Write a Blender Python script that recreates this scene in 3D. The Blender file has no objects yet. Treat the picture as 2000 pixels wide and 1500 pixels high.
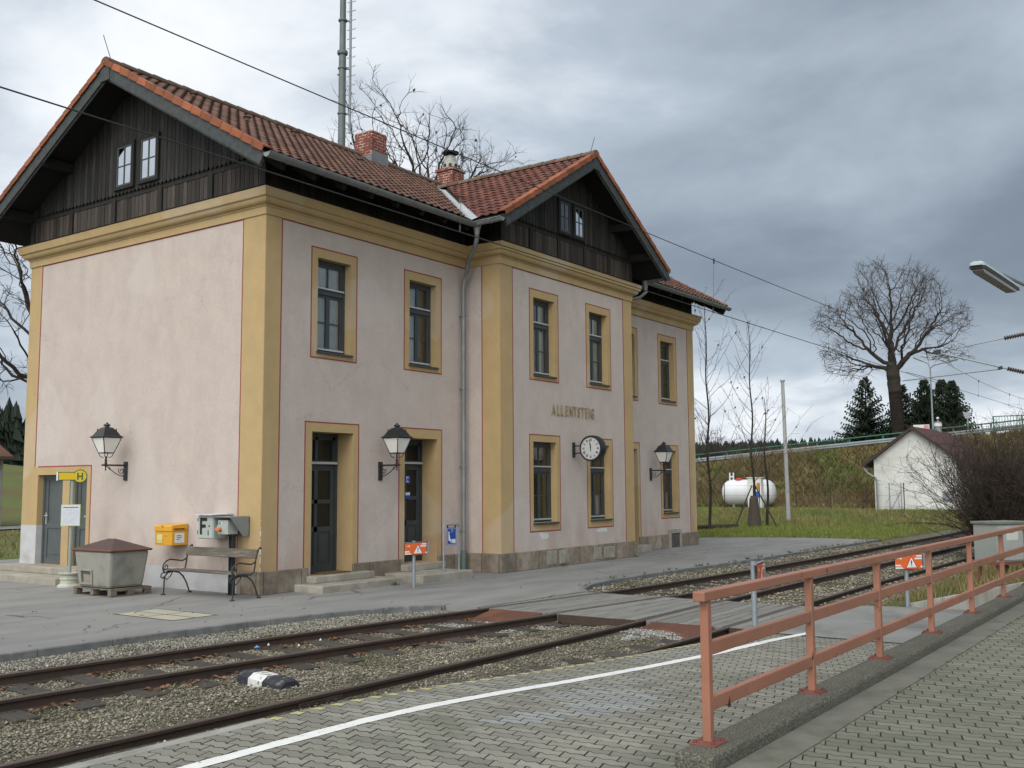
import bpy, bmesh, math, random
import numpy as np
from mathutils import Vector, Matrix
R = math.radians
random.seed(7); RNG = np.random.default_rng(7)
scn = bpy.context.scene
COL = scn.collection

# ------------------------------------------------------------------ camera
CAM_LOC = (-12.703, -14.624, 1.95)
cd = bpy.data.cameras.new('camera'); cam = bpy.data.objects.new('camera', cd); COL.objects.link(cam)
cam.matrix_world = Matrix(((0.577868, -0.077429, -0.812449, CAM_LOC[0]),
                           (-0.816106, -0.062534, -0.574509, CAM_LOC[1]),
                           (-0.006321, 0.995035, -0.099327, CAM_LOC[2]), (0, 0, 0, 1)))
cd.sensor_width = 36; cd.lens = 35.885; cd.clip_start = 0.1; cd.clip_end = 3000
scn.camera = cam

# ------------------------------------------------------------------ world, sun, exposure
SUN_EL, SUN_AZ = 42.0, 206.0          # azimuth of the sun seen from the origin, degrees from +X
world = bpy.data.worlds.new('World'); scn.world = world; world.use_nodes = True
wt = world.node_tree; wt.nodes.clear()
def wn(t, **k):
    n = wt.nodes.new(t)
    for a, b in k.items(): setattr(n, a, b)
    return n
def wmath(op, a, b=None):
    n = wn('ShaderNodeMath', operation=op)
    for i, v in enumerate((a, b)):
        if v is None: continue
        if isinstance(v, (int, float)): n.inputs[i].default_value = v
        else: wt.links.new(v, n.inputs[i])
    return n.outputs[0]
def wmix(fac, a, b):
    n = wn('ShaderNodeMix', data_type='RGBA')
    for s, v in ((n.inputs[0], fac), (n.inputs[6], a), (n.inputs[7], b)):
        if isinstance(v, (int, float)): s.default_value = v
        elif isinstance(v, tuple): s.default_value = (*v, 1)
        else: wt.links.new(v, s)
    return n.outputs[2]
def wsmooth(x, a, b):
    n = wn('ShaderNodeMapRange', interpolation_type='SMOOTHSTEP')
    wt.links.new(x, n.inputs[0]); n.inputs[1].default_value = a; n.inputs[2].default_value = b
    return n.outputs[0]
tc = wn('ShaderNodeTexCoord'); sep = wn('ShaderNodeSeparateXYZ'); wt.links.new(tc.outputs['Generated'], sep.inputs[0])
dx, dy, dz = sep.outputs
zz = wmath('ADD', wmath('MAXIMUM', dz, 0.0), 0.30)
cmb = wn('ShaderNodeCombineXYZ')
wt.links.new(wmath('DIVIDE', dx, zz), cmb.inputs[0]); wt.links.new(wmath('DIVIDE', dy, zz), cmb.inputs[1])
def cloud(scale, detail, rough, dist, off):
    mp = wn('ShaderNodeMapping'); wt.links.new(cmb.outputs[0], mp.inputs[0]); mp.inputs['Location'].default_value = off
    mp.inputs['Rotation'].default_value = (0, 0, 0.6); mp.inputs['Scale'].default_value = (1.0, 0.85, 1)
    n = wn('ShaderNodeTexNoise'); wt.links.new(mp.outputs[0], n.inputs['Vector'])
    n.inputs['Scale'].default_value = scale; n.inputs['Detail'].default_value = detail
    n.inputs['Roughness'].default_value = rough; n.inputs['Distortion'].default_value = dist
    return n.outputs[0]
n1 = cloud(0.85, 5, 0.5, 0.35, (3.1, 1.7, 0)); n2 = cloud(2.6, 7, 0.55, 0.2, (7.4, 0.2, 0))
cl = wmath('ADD', wmath('MULTIPLY', n1, 0.6), wmath('MULTIPLY', n2, 0.4))
# heavier cloud towards +X -Y (right of the view), thinner towards -X (left) and low down to the north-east
az = wmath('ADD', wmath('MULTIPLY', dx, 0.62), wmath('MULTIPLY', dy, -0.78))
heavy = wmath('MULTIPLY', wsmooth(az, -0.28, 0.42), wsmooth(dz, 0.03, 0.2))
t0 = wmath('ADD', wmath('SUBTRACT', cl, wmath('MULTIPLY', heavy, 0.20)), 0.078)
t0 = wmath('ADD', t0, wmath('MULTIPLY', wmath('SUBTRACT', 1.0, wsmooth(dz, 0.0, 0.16)), 0.06))
t = wsmooth(t0, 0.26, 0.64)
c_low = wmix(t, (0.155, 0.19, 0.235), (0.44, 0.50, 0.57))
cover = wsmooth(t0, 0.50, 0.665)
c_all = wmix(cover, c_low, (0.74, 0.76, 0.785))
sky = wn('ShaderNodeTexSky', sky_type='NISHITA', sun_disc=False)
sky.sun_elevation = R(SUN_EL); sky.sun_rotation = R(90 - SUN_AZ)
skyc = wn('ShaderNodeVectorMath', operation='SCALE'); wt.links.new(sky.outputs[0], skyc.inputs[0]); skyc.inputs[3].default_value = 0.10
# the cloud deck glows towards the hidden sun, behind the camera
sdir = Vector((math.cos(R(SUN_AZ)) * math.cos(R(SUN_EL)), math.sin(R(SUN_AZ)) * math.cos(R(SUN_EL)), math.sin(R(SUN_EL))))
dotn = wn('ShaderNodeVectorMath', operation='DOT_PRODUCT'); wt.links.new(tc.outputs['Generated'], dotn.inputs[0]); dotn.inputs[1].default_value = sdir
glow = wmath('MULTIPLY', wsmooth(dotn.outputs['Value'], 0.2, 1.0), 2.6)
c_gl = wn('ShaderNodeVectorMath', operation='SCALE'); wt.links.new(c_all, c_gl.inputs[0]); wt.links.new(wmath('ADD', glow, 1.0), c_gl.inputs[3])
warm = wmix(wsmooth(dotn.outputs['Value'], 0.0, 0.9), (1.0, 1.0, 1.0), (1.0, 0.955, 0.88))
wmul = wn('ShaderNodeVectorMath', operation='MULTIPLY'); wt.links.new(c_gl.outputs[0], wmul.inputs[0]); wt.links.new(warm, wmul.inputs[1])
fin = wmix(0.95, skyc.outputs[0], wmul.outputs[0])
bg = wn('ShaderNodeBackground'); wt.links.new(fin, bg.inputs[0]); bg.inputs[1].default_value = 1.0
wo = wn('ShaderNodeOutputWorld'); wt.links.new(bg.outputs[0], wo.inputs[0])

sl = bpy.data.lights.new('sun', 'SUN'); sl.energy = 0.9; sl.angle = R(30); sl.color = (1.0, 0.94, 0.85)
sun = bpy.data.objects.new('sun', sl); COL.objects.link(sun)
sun.rotation_euler = (-sdir).to_track_quat('-Z', 'Y').to_euler()
scn.view_settings.view_transform = 'Standard'; scn.view_settings.look = 'None'; scn.view_settings.gamma = 1
scn.view_settings.exposure = 0.45
scn.cycles.max_bounces = 6; scn.cycles.transparent_max_bounces = 12

# ------------------------------------------------------------------ helpers
WL = {}
def tag(o, label=None, cat=None, group=None, kind=None):
    if label: o['label'] = label
    if cat: o['category'] = cat
    if group: o['group'] = group
    if kind: o['kind'] = kind
    return o
def thing(name, label, cat, loc=(0, 0, 0), rz=0, group=None):
    o = bpy.data.objects.new(name, None); COL.objects.link(o); o.empty_display_size = 0.2
    o.location = loc; o.rotation_euler = (0, 0, rz); WL[o.name] = Vector(loc)
    return tag(o, label, cat, group)
def copy_tree(o, parent=None):
    c = o.copy(); COL.objects.link(c); c.parent = parent
    for ch in [x for x in bpy.data.objects if x.parent == o]: copy_tree(ch, c)
    return c

def V(*a): return Vector(a)
class MB:
    def __init__(s): s.v = []; s.f = []; s.m = []; s.r = []; s.cur = 0; s.rnd = 0.5
    def add(s, vs, fs, m=None, rnd=None):
        b = len(s.v); s.v += [tuple(p) for p in vs]
        for f in fs:
            s.f.append([b + i for i in f]); s.m.append(s.cur if m is None else m); s.r.append(s.rnd if rnd is None else rnd)
        return s
    def quad(s, a, b, c, d, m=None): return s.add((a, b, c, d), ((0, 1, 2, 3),), m)
    def box(s, x0, x1, y0, y1, z0, z1, m=None, rnd=None):
        return s.add([(x, y, z) for z in (z0, z1) for y in (y0, y1) for x in (x0, x1)],
                     ((0, 2, 3, 1), (4, 5, 7, 6), (0, 1, 5, 4), (2, 6, 7, 3), (0, 4, 6, 2), (1, 3, 7, 5)), m, rnd)
    def obox(s, c, ax, ay, az, hx, hy, hz, m=None, rnd=None):
        c = Vector(c); ax, ay, az = (Vector(a).normalized() for a in (ax, ay, az)); vs = []
        for k in (-1, 1):
            for j in (-1, 1):
                for i in (-1, 1): vs.append(c + ax * hx * i + ay * hy * j + az * hz * k)
        return s.add(vs, ((0, 2, 3, 1), (4, 5, 7, 6), (0, 1, 5, 4), (2, 6, 7, 3), (0, 4, 6, 2), (1, 3, 7, 5)), m, rnd)
    def beam(s, p, q, w, h, up=(0, 0, 1), m=None, rnd=None):
        p, q = Vector(p), Vector(q); d = (q - p); L = d.length; d.normalize(); up = Vector(up)
        side = d.cross(up)
        if side.length < 1e-4: side = d.cross(Vector((1, 0, 0)))
        side.normalize(); u = side.cross(d)
        return s.obox((p + q) / 2, d, side, u, L / 2, w / 2, h / 2, m, rnd)
    def cyl(s, p, q, r0, r1=None, n=12, m=None, cap=True, rnd=None):
        r1 = r0 if r1 is None else r1; p, q = Vector(p), Vector(q); d = (q - p).normalized()
        a = d.orthogonal().normalized(); b = d.cross(a); vs = []
        for c, r in ((p, r0), (q, r1)):
            for i in range(n):
                t = 2 * math.pi * i / n; vs.append(c + a * math.cos(t) * r + b * math.sin(t) * r)
        fs = [(i, (i + 1) % n, n + (i + 1) % n, n + i) for i in range(n)]
        if cap: fs += [tuple(range(n - 1, -1, -1)), tuple(range(n, 2 * n))]
        return s.add(vs, fs, m, rnd)
    def tube(s, pts, r, n=8, m=None, cap=True):
        pts = [Vector(p) for p in pts]; rr = r if isinstance(r, (list, tuple)) else [r] * len(pts); vs = []; prev = None
        for i, p in enumerate(pts):
            d = (pts[min(i + 1, len(pts) - 1)] - pts[max(i - 1, 0)]).normalized()
            if prev is None: a = d.orthogonal().normalized()
            else:
                a = prev - d * prev.dot(d); a = a.normalized() if a.length > 1e-5 else d.orthogonal().normalized()
            prev = a; b = d.cross(a)
            for k in range(n):
                t = 2 * math.pi * k / n; vs.append(p + (a * math.cos(t) + b * math.sin(t)) * rr[i])
        fs = []
        for i in range(len(pts) - 1):
            for k in range(n): fs.append((i * n + k, i * n + (k + 1) % n, (i + 1) * n + (k + 1) % n, (i + 1) * n + k))
        if cap: fs += [tuple(range(n - 1, -1, -1)), tuple(range((len(pts) - 1) * n, len(pts) * n))]
        return s.add(vs, fs, m)
    def lathe(s, prof, c=(0, 0, 0), n=24, axis='z', m=None, cap=True, ph=0):
        vs = []; c = Vector(c)
        for r, h in prof:
            for k in range(n):
                t = 2 * math.pi * k / n + ph; x, y = r * math.cos(t), r * math.sin(t)
                vs.append(c + (Vector((x, y, h)) if axis == 'z' else Vector((h, x, y)) if axis == 'x' else Vector((x, h, y))))
        fs = []
        for i in range(len(prof) - 1):
            for k in range(n): fs.append((i * n + k, i * n + (k + 1) % n, (i + 1) * n + (k + 1) % n, (i + 1) * n + k))
        if cap: fs += [tuple(range(n - 1, -1, -1)), tuple(range((len(prof) - 1) * n, len(prof) * n))]
        return s.add(vs, fs, m)
    def prism(s, poly, fn, d0, d1, m=None, rnd=None):      # poly: list of (a,b); fn(a,b,d)->xyz
        n = len(poly); vs = [fn(a, b, d0) for a, b in poly] + [fn(a, b, d1) for a, b in poly]
        fs = [tuple(range(n)), tuple(range(2 * n - 1, n - 1, -1))] + [(i, n + i, n + (i + 1) % n, (i + 1) % n) for i in range(n)]
        return s.add(vs, fs, m, rnd)
    def build(s, name, mats, parent=None, loc=None, bevel=0, smooth=False, fixn=True, local=False):
        me = bpy.data.meshes.new(name); o = Vector((0, 0, 0))
        if parent is not None and not local:
            q = parent
            while q is not None:
                if q.name in WL: o = WL[q.name]; break
                q = q.parent
        elif loc is not None and not local: o = Vector(loc)
        vs = [(a[0] - o[0], a[1] - o[1], a[2] - o[2]) for a in s.v]
        me.from_pydata(vs, [], s.f)
        if not isinstance(mats, (list, tuple)): mats = [mats]
        for m in mats: me.materials.append(m)
        me.polygons.foreach_set('material_index', s.m)
        if fixn:
            bm = bmesh.new(); bm.from_mesh(me)
            la = bm.faces.layers.float.new('rnd')
            for f, r in zip(bm.faces, s.r): f[la] = r
            bmesh.ops.recalc_face_normals(bm, faces=bm.faces); bm.to_mesh(me); bm.free()
        else:
            at = me.attributes.new('rnd', 'FLOAT', 'FACE'); at.data.foreach_set('value', s.r)
        if smooth:
            me.shade_smooth(); me.set_sharp_from_angle(angle=R(35))
        ob = bpy.data.objects.new(name, me); COL.objects.link(ob)
        if parent is not None: ob.parent = parent
        elif loc is not None: ob.location = loc
        if bevel:
            b = ob.modifiers.new('bevel', 'BEVEL'); b.width = bevel; b.segments = 2; b.limit_method = 'ANGLE'; b.angle_limit = R(40)
        return ob
def np_mesh(name, verts, faces_flat, nper, mats, rnd=None, parent=None, loc=None, smooth=False, origin=None):
    """fast mesh: verts (N,3), faces_flat (F*nper)"""
    me = bpy.data.meshes.new(name); verts = np.asarray(verts, np.float32)
    if parent is not None:
        q = parent
        while q is not None:
            if q.name in WL: verts = verts - np.array(WL[q.name], np.float32); break
            q = q.parent
    elif loc is not None: verts = verts - np.array(loc, np.float32)
    F = len(faces_flat) // nper
    me.vertices.add(len(verts)); me.vertices.foreach_set('co', verts.ravel())
    me.loops.add(F * nper); me.loops.foreach_set('vertex_index', np.asarray(faces_flat, np.int32).ravel())
    me.polygons.add(F); me.polygons.foreach_set('loop_start', np.arange(0, F * nper, nper, dtype=np.int32))
    me.polygons.foreach_set('loop_total', np.full(F, nper, np.int32))
    me.update(calc_edges=True)
    if rnd is not None:
        at = me.attributes.new('rnd', 'FLOAT', 'FACE'); at.data.foreach_set('value', np.asarray(rnd, np.float32))
    if not isinstance(mats, (list, tuple)): mats = [mats]
    for m in mats: me.materials.append(m)
    if smooth: me.shade_smooth()
    ob = bpy.data.objects.new(name, me); COL.objects.link(ob)
    if parent is not None: ob.parent = parent
    elif loc is not None: ob.location = loc
    return ob
def text_mesh(txt, size, depth, name, mat, fn, parent, bold=0.0, sx=1.0, align='LEFT'):
    """text as geometry; fn maps (a, b, d) to world"""
    c = bpy.data.curves.new('t', 'FONT'); c.body = txt; c.size = size; c.extrude = depth / 2; c.offset = bold; c.align_x = align
    c.resolution_u = 3
    ob = bpy.data.objects.new('t', c); COL.objects.link(ob)
    dg = bpy.context.evaluated_depsgraph_get(); me = bpy.data.meshes.new_from_object(ob.evaluated_get(dg))
    mb = MB(); mb.add([fn(v.co.x * sx, v.co.y, v.co.z) for v in me.vertices], [tuple(p.vertices) for p in me.polygons])
    bpy.data.objects.remove(ob); bpy.data.curves.remove(c)
    if name is None: return mb
    return mb.build(name, mat, parent)

# ------------------------------------------------------------------ materials
def mat(name, c1, c2=None, scale=3.0, rough=0.8, bump=0.0, bscale=40.0, metal=0.0, c3=None, s3=0.6, th3=(0.5, 0.7),
        rnd=0.0, detail=6, spec=0.3, stretch=(1, 1, 1), extra=None, bdist=0.01, crnd=None):
    m = bpy.data.materials.new(name); m.use_nodes = True; nt = m.node_tree; nt.nodes.clear()
    N, L = nt.nodes.new, nt.links.new
    out = N('ShaderNodeOutputMaterial'); b = N('ShaderNodeBsdfPrincipled'); L(b.outputs[0], out.inputs[0])
    b.inputs['Roughness'].default_value = rough; b.inputs['Metallic'].default_value = metal
    b.inputs['Specular IOR Level'].default_value = spec
    g = N('ShaderNodeNewGeometry')
    mp = N('ShaderNodeMapping'); mp.inputs['Scale'].default_value = stretch; L(g.outputs['Position'], mp.inputs[0])
    vec = mp.outputs[0]
    def noise(s, d=detail, r=0.6):
        n = N('ShaderNodeTexNoise'); n.inputs['Scale'].default_value = s; n.inputs['Detail'].default_value = d
        n.inputs['Roughness'].default_value = r; L(vec, n.inputs['Vector']); return n.outputs[0]
    def ramp(x, a, bb):
        n = N('ShaderNodeMapRange'); L(x, n.inputs[0]); n.inputs[1].default_value = a; n.inputs[2].default_value = bb; return n.outputs[0]
    def mix(f, a, bb, mode='MIX'):
        n = N('ShaderNodeMix'); n.data_type = 'RGBA'; n.blend_type = mode
        for s_, v in ((n.inputs[0], f), (n.inputs[6], a), (n.inputs[7], bb)):
            if isinstance(v, (int, float)): s_.default_value = v
            elif isinstance(v, tuple): s_.default_value = (*v, 1)
            else: L(v, s_)
        return n.outputs[2]
    col = (c1)
    if c2 is not None: col = mix(ramp(noise(scale), 0.32, 0.68), c1, c2)
    if c3 is not None: col = mix(ramp(noise(s3, 5), th3[0], th3[1]), col, c3)
    if rnd:
        at = N('ShaderNodeAttribute'); at.attribute_name = 'rnd'
        if crnd: col = mix(at.outputs['Fac'], col, crnd)
        mr = N('ShaderNodeMapRange'); L(at.outputs['Fac'], mr.inputs[0]); mr.inputs[3].default_value = 1 - rnd; mr.inputs[4].default_value = 1 + rnd
        hs = N('ShaderNodeVectorMath'); hs.operation = 'SCALE'; L(mr.outputs[0], hs.inputs[3])
        if isinstance(col, tuple): hs.inputs[0].default_value = col
        else: L(col, hs.inputs[0])
        col = hs.outputs[0]
    ctx = dict(nt=nt, N=N, L=L, noise=noise, ramp=ramp, mix=mix, vec=vec, b=b, pos=g.outputs['Position'])
    if extra: col = extra(ctx, col) or col
    if isinstance(col, tuple): b.inputs['Base Color'].default_value = (*col, 1)
    else: L(col, b.inputs['Base Color'])
    if bump:
        bp = N('ShaderNodeBump'); bp.inputs['Strength'].default_value = bump; bp.inputs['Distance'].default_value = bdist
        L(ctx.get('height', None) or noise(bscale, 4), bp.inputs['Height']); L(bp.outputs[0], b.inputs['Normal'])
    return m
def wall_dirt(c, col):
    # rain streaks and splash-back dirt of the render coat near the ground
    N, L = c['N'], c['L']
    mp = N('ShaderNodeMapping'); mp.inputs['Scale'].default_value = (1.5, 1.5, 0.55); L(c['pos'], mp.inputs[0])
    n = N('ShaderNodeTexNoise'); n.inputs['Scale'].default_value = 1.6; n.inputs['Detail'].default_value = 7; L(mp.outputs[0], n.inputs[0])
    col = c['mix'](c['ramp'](n.outputs[0], 0.45, 0.75), col, c['mix'](0.15, col, (0.22, 0.19, 0.17)))
    n2 = N('ShaderNodeTexNoise'); n2.inputs['Scale'].default_value = 14; n2.inputs['Detail'].default_value = 5; L(c['pos'], n2.inputs[0])
    col = c['mix'](c['ramp'](n2.outputs[0], 0.35, 0.7), col, c['mix'](0.16, col, (0.26, 0.22, 0.20)))
    s = N('ShaderNodeSeparateXYZ'); L(c['pos'], s.inputs[0])
    lo = N('ShaderNodeMapRange'); L(s.outputs[2], lo.inputs[0]); lo.inputs[1].default_value = 1.5; lo.inputs[2].default_value = 0.4
    mu = N('ShaderNodeMath'); mu.operation = 'MULTIPLY'; L(lo.outputs[0], mu.inputs[0]); L(c['ramp'](n.outputs[0], 0.4, 0.62), mu.inputs[1])
    col = c['mix'](mu.outputs[0], col, c['mix'](0.35, col, (0.33, 0.2, 0.15)))
    # hairline cracks and repaired patches
    v = N('ShaderNodeTexVoronoi'); v.feature = 'DISTANCE_TO_EDGE'; v.inputs['Scale'].default_value = 0.7; mx = N('ShaderNodeMix'); mx.data_type = 'RGBA'; mx.inputs[0].default_value = 0.25; L(c['pos'], mx.inputs[6]); L(n2.outputs[1], mx.inputs[7]); L(mx.outputs[2], v.inputs[0])
    lt = N('ShaderNodeMath'); lt.operation = 'LESS_THAN'; L(v.outputs[0], lt.inputs[0]); lt.inputs[1].default_value = 0.005
    ms = N('ShaderNodeMath'); ms.operation = 'MULTIPLY'; L(lt.outputs[0], ms.inputs[0]); L(c['ramp'](c['noise'](0.6, 2), 0.52, 0.58), ms.inputs[1])
    col = c['mix'](ms.outputs[0], col, c['mix'](0.3, col, (0.2, 0.17, 0.15)))
    return c['mix'](c['ramp'](c['noise'](0.45, 2, 0.3), 0.60, 0.63), col, c['mix'](0.16, col, (0.55, 0.52, 0.5)))
PINK = mat('pink_render', (0.475, 0.405, 0.362), (0.43, 0.365, 0.328), 2.2, 0.92, 0.35, 60, extra=wall_dirt, bdist=0.008)
OCHRE = mat('ochre_render', (0.42, 0.30, 0.143), (0.375, 0.265, 0.125), 2.5, 0.9, 0.3, 70, extra=wall_dirt, bdist=0.006)
REDL = mat('red_line_paint', (0.27, 0.06, 0.055), (0.22, 0.05, 0.05), 8, 0.85)
WHITEP = mat('pale_plinth_paint', (0.46, 0.46, 0.47), (0.40, 0.40, 0.41), 3, 0.85, 0.3, 50, c3=(0.33, 0.31, 0.29), s3=1.4)
def blocks(c, col):
    N, L = c['N'], c['L']
    s = N('ShaderNodeSeparateXYZ'); L(c['pos'], s.inputs[0])
    ad = N('ShaderNodeMath'); ad.operation = 'ADD'; L(s.outputs[0], ad.inputs[0]); L(s.outputs[1], ad.inputs[1])
    cb = N('ShaderNodeCombineXYZ'); L(ad.outputs[0], cb.inputs[0]); L(s.outputs[2], cb.inputs[1])
    br = N('ShaderNodeTexBrick'); L(cb.outputs[0], br.inputs[0]); br.inputs['Scale'].default_value = 1
    br.inputs['Brick Width'].default_value = 0.93; br.inputs['Row Height'].default_value = 0.9; br.inputs['Mortar Size'].default_value = 0.012
    br.offset = 0; br.inputs['Color1'].default_value = (0.75, 0.72, 0.68, 1); br.inputs['Color2'].default_value = (1.15, 1.1, 1.02, 1)
    br.inputs['Mortar'].default_value = (0.45, 0.40, 0.36, 1)
    return c['mix'](1.0, col, br.outputs[0], 'MULTIPLY')
GRANITE = mat('granite_plinth', (0.25, 0.21, 0.17), (0.15, 0.13, 0.11), 9, 0.85, 0.5, 45, c3=(0.33, 0.30, 0.26), s3=1.7, extra=blocks, detail=10)
STEP = mat('worn_step_stone', (0.30, 0.28, 0.23), (0.23, 0.21, 0.17), 5, 0.85, 0.4, 50, c3=(0.36, 0.34, 0.30), s3=2)
TIMBER = mat('black_timber', (0.010, 0.010, 0.0095), (0.022, 0.021, 0.019), 10, 0.75, 0.5, 30, rnd=0.55, stretch=(3, 3, 0.4), c3=(0.042, 0.032, 0.027), s3=4, th3=(0.5, 0.75))
TIMBERB = mat('browned_timber_panel', (0.030, 0.025, 0.021), (0.050, 0.041, 0.034), 10, 0.75, 0.5, 30, rnd=0.5, stretch=(3, 3, 0.4), c3=(0.075, 0.05, 0.038), s3=3, th3=(0.5, 0.75))
DKWOOD = mat('dark_soffit_wood', (0.008, 0.0075, 0.007), (0.014, 0.013, 0.012), 6, 0.8)
BARGE = mat('grey_bargeboard', (0.055, 0.062, 0.062), (0.032, 0.036, 0.037), 7, 0.7, 0.3, 40)
TILE = mat('weathered_roof_tile', (0.13, 0.055, 0.036), (0.085, 0.044, 0.032), 1.6, 0.85, 0.25, 50, rnd=0.35, c3=(0.075, 0.055, 0.04), s3=2.6, th3=(0.45, 0.7))
TILE2 = mat('cross_gable_roof_tile', (0.13, 0.046, 0.031), (0.09, 0.037, 0.027), 1.6, 0.85, 0.25, 50, rnd=0.3, c3=(0.09, 0.045, 0.035), s3=2.6, th3=(0.5, 0.75))
VERGE = mat('orange_verge_tile', (0.28, 0.088, 0.038), (0.17, 0.06, 0.03), 4, 0.8, 0.2, 60, rnd=0.3)
RIDGE = mat('ridge_tile', (0.13, 0.07, 0.05), (0.10, 0.085, 0.06), 5, 0.9, 0.3, 50, rnd=0.3)
ZINC = mat('zinc_sheet', (0.22, 0.235, 0.24), (0.16, 0.172, 0.178), 4, 0.5, 0.15, 20, metal=0.35, spec=0.5)
ZINCL = mat('pale_valley_flashing', (0.36, 0.37, 0.38), (0.29, 0.30, 0.31), 3, 0.6)
def bricks(c, col):
    N, L = c['N'], c['L']
    s = N('ShaderNodeSeparateXYZ'); L(c['pos'], s.inputs[0])
    ad = N('ShaderNodeMath'); ad.operation = 'ADD'; L(s.outputs[0], ad.inputs[0]); L(s.outputs[1], ad.inputs[1])
    cb = N('ShaderNodeCombineXYZ'); L(ad.outputs[0], cb.inputs[0]); L(s.outputs[2], cb.inputs[1])
    br = N('ShaderNodeTexBrick'); L(cb.outputs[0], br.inputs[0]); br.inputs['Scale'].default_value = 1
    br.inputs['Brick Width'].default_value = 0.2; br.inputs['Row Height'].default_value = 0.078; br.inputs['Mortar Size'].default_value = 0.007
    br.inputs['Color1'].default_value = (0.18, 0.05, 0.035, 1); br.inputs['Color2'].default_value = (0.13, 0.04, 0.03, 1)
    n = c['noise'](5, 3)
    mo = c['mix'](c['ramp'](n, 0.42, 0.6), (0.16, 0.07, 0.05), (0.55, 0.48, 0.42)); L(mo, br.inputs['Mortar'])
    return br.outputs[0]
BRICK = mat('chimney_brick', (0.3, 0.08, 0.05), rough=0.9, bump=0.3, bscale=60, extra=bricks)
GREYF = mat('dark_grey_window_paint', (0.048, 0.055, 0.058), (0.038, 0.044, 0.047), 5, 0.5, spec=0.4)
DOORG = mat('grey_green_door_paint', (0.042, 0.052, 0.053), (0.032, 0.04, 0.042), 3, 0.45, spec=0.4)
ALU = mat('aluminium_weather_bar', (0.45, 0.46, 0.47), None, rough=0.45, metal=0.4)
CURT = mat('white_net_curtain', (0.72, 0.73, 0.72), (0.60, 0.61, 0.61), 6, 0.9)
CURTD = mat('brown_blind', (0.055, 0.052, 0.045), (0.04, 0.038, 0.034), 6, 0.9)
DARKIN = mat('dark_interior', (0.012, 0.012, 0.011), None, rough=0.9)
def glass_mat():
    m = bpy.data.materials.new('window_glass'); m.use_nodes = True; nt = m.node_tree; nt.nodes.clear()
    o = nt.nodes.new('ShaderNodeOutputMaterial'); mx = nt.nodes.new('ShaderNodeMixShader'); t = nt.nodes.new('ShaderNodeBsdfTransparent')
    t.inputs[0].default_value = (0.80, 0.84, 0.84, 1)
    g = nt.nodes.new('ShaderNodeBsdfGlossy'); g.inputs['Roughness'].default_value = 0.03; fr = nt.nodes.new('ShaderNodeFresnel'); fr.inputs[0].default_value = 1.6
    ad = nt.nodes.new('ShaderNodeMath'); ad.operation = 'ADD'; ad.inputs[1].default_value = 0.10; nt.links.new(fr.outputs[0], ad.inputs[0])
    ge = nt.nodes.new('ShaderNodeTexCoord'); no = nt.nodes.new('ShaderNodeTexNoise'); no.inputs['Scale'].default_value = 1.6; nt.links.new(ge.outputs['Object'], no.inputs[0])
    bp = nt.nodes.new('ShaderNodeBump'); bp.inputs['Strength'].default_value = 0.08; bp.inputs['Distance'].default_value = 0.05
    nt.links.new(no.outputs[0], bp.inputs['Height']); nt.links.new(bp.outputs[0], g.inputs['Normal'])
    nt.links.new(ad.outputs[0], mx.inputs[0]); nt.links.new(t.outputs[0], mx.inputs[1]); nt.links.new(g.outputs[0], mx.inputs[2]); nt.links.new(mx.outputs[0], o.inputs[0])
    return m
GLASS = glass_mat(); DGLASS = mat('dark_door_glass', (0.012, 0.013, 0.012), None, rough=0.12, spec=0.35)
IRON = mat('black_cast_iron', (0.012, 0.013, 0.015), None, rough=0.45, spec=0.5)
OPAL = mat('milky_lamp_glass', (0.66, 0.64, 0.60), (0.72, 0.70, 0.66), 3, 0.35)
LETTER = mat('cream_letter_plaster', (0.27, 0.215, 0.135), (0.22, 0.18, 0.115), 12, 0.85)
def asphalt_x(c, col):
    N, L = c['N'], c['L']
    mp = N('ShaderNodeMapping'); mp.inputs['Scale'].default_value = (0.35, 1.4, 1); L(c['pos'], mp.inputs[0])
    n = N('ShaderNodeTexNoise'); n.inputs['Scale'].default_value = 1.3; n.inputs['Detail'].default_value = 8; L(mp.outputs[0], n.inputs[0])
    col = c['mix'](c['ramp'](n.outputs[0], 0.42, 0.68), col, (0.15, 0.149, 0.145))
    v = N('ShaderNodeTexVoronoi'); v.feature = 'DISTANCE_TO_EDGE'; v.inputs['Scale'].default_value = 0.42; v.inputs['Randomness'].default_value = 1
    nn = N('ShaderNodeTexNoise'); nn.inputs['Scale'].default_value = 2.5; nn.inputs['Detail'].default_value = 4; L(c['pos'], nn.inputs[0])
    mx = N('ShaderNodeMix'); mx.data_type = 'RGBA'; mx.inputs[0].default_value = 0.18; L(c['pos'], mx.inputs[6]); L(nn.outputs[1], mx.inputs[7]); L(mx.outputs[2], v.inputs[0])
    lt = N('ShaderNodeMath'); lt.operation = 'LESS_THAN'; L(v.outputs[0], lt.inputs[0]); lt.inputs[1].default_value = 0.006
    ms = N('ShaderNodeMath'); ms.operation = 'MULTIPLY'; L(lt.outputs[0], ms.inputs[0]); L(c['ramp'](c['noise'](0.5, 2), 0.5, 0.56), ms.inputs[1])
    col = c['mix'](ms.outputs[0], col, (0.07, 0.068, 0.062))
    w = N('ShaderNodeTexNoise'); w.inputs['Scale'].default_value = 160; w.inputs['Detail'].default_value = 2; L(c['pos'], w.inputs[0])
    return c['mix'](c['ramp'](w.outputs[0], 0.5, 0.8), col, c['mix'](0.5, col, (0.34, 0.33, 0.32)))
ASPH = mat('worn_asphalt', (0.185, 0.182, 0.174), (0.215, 0.211, 0.20), 0.7, 0.85, 0.3, 130, extra=asphalt_x, bdist=0.006)
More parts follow.
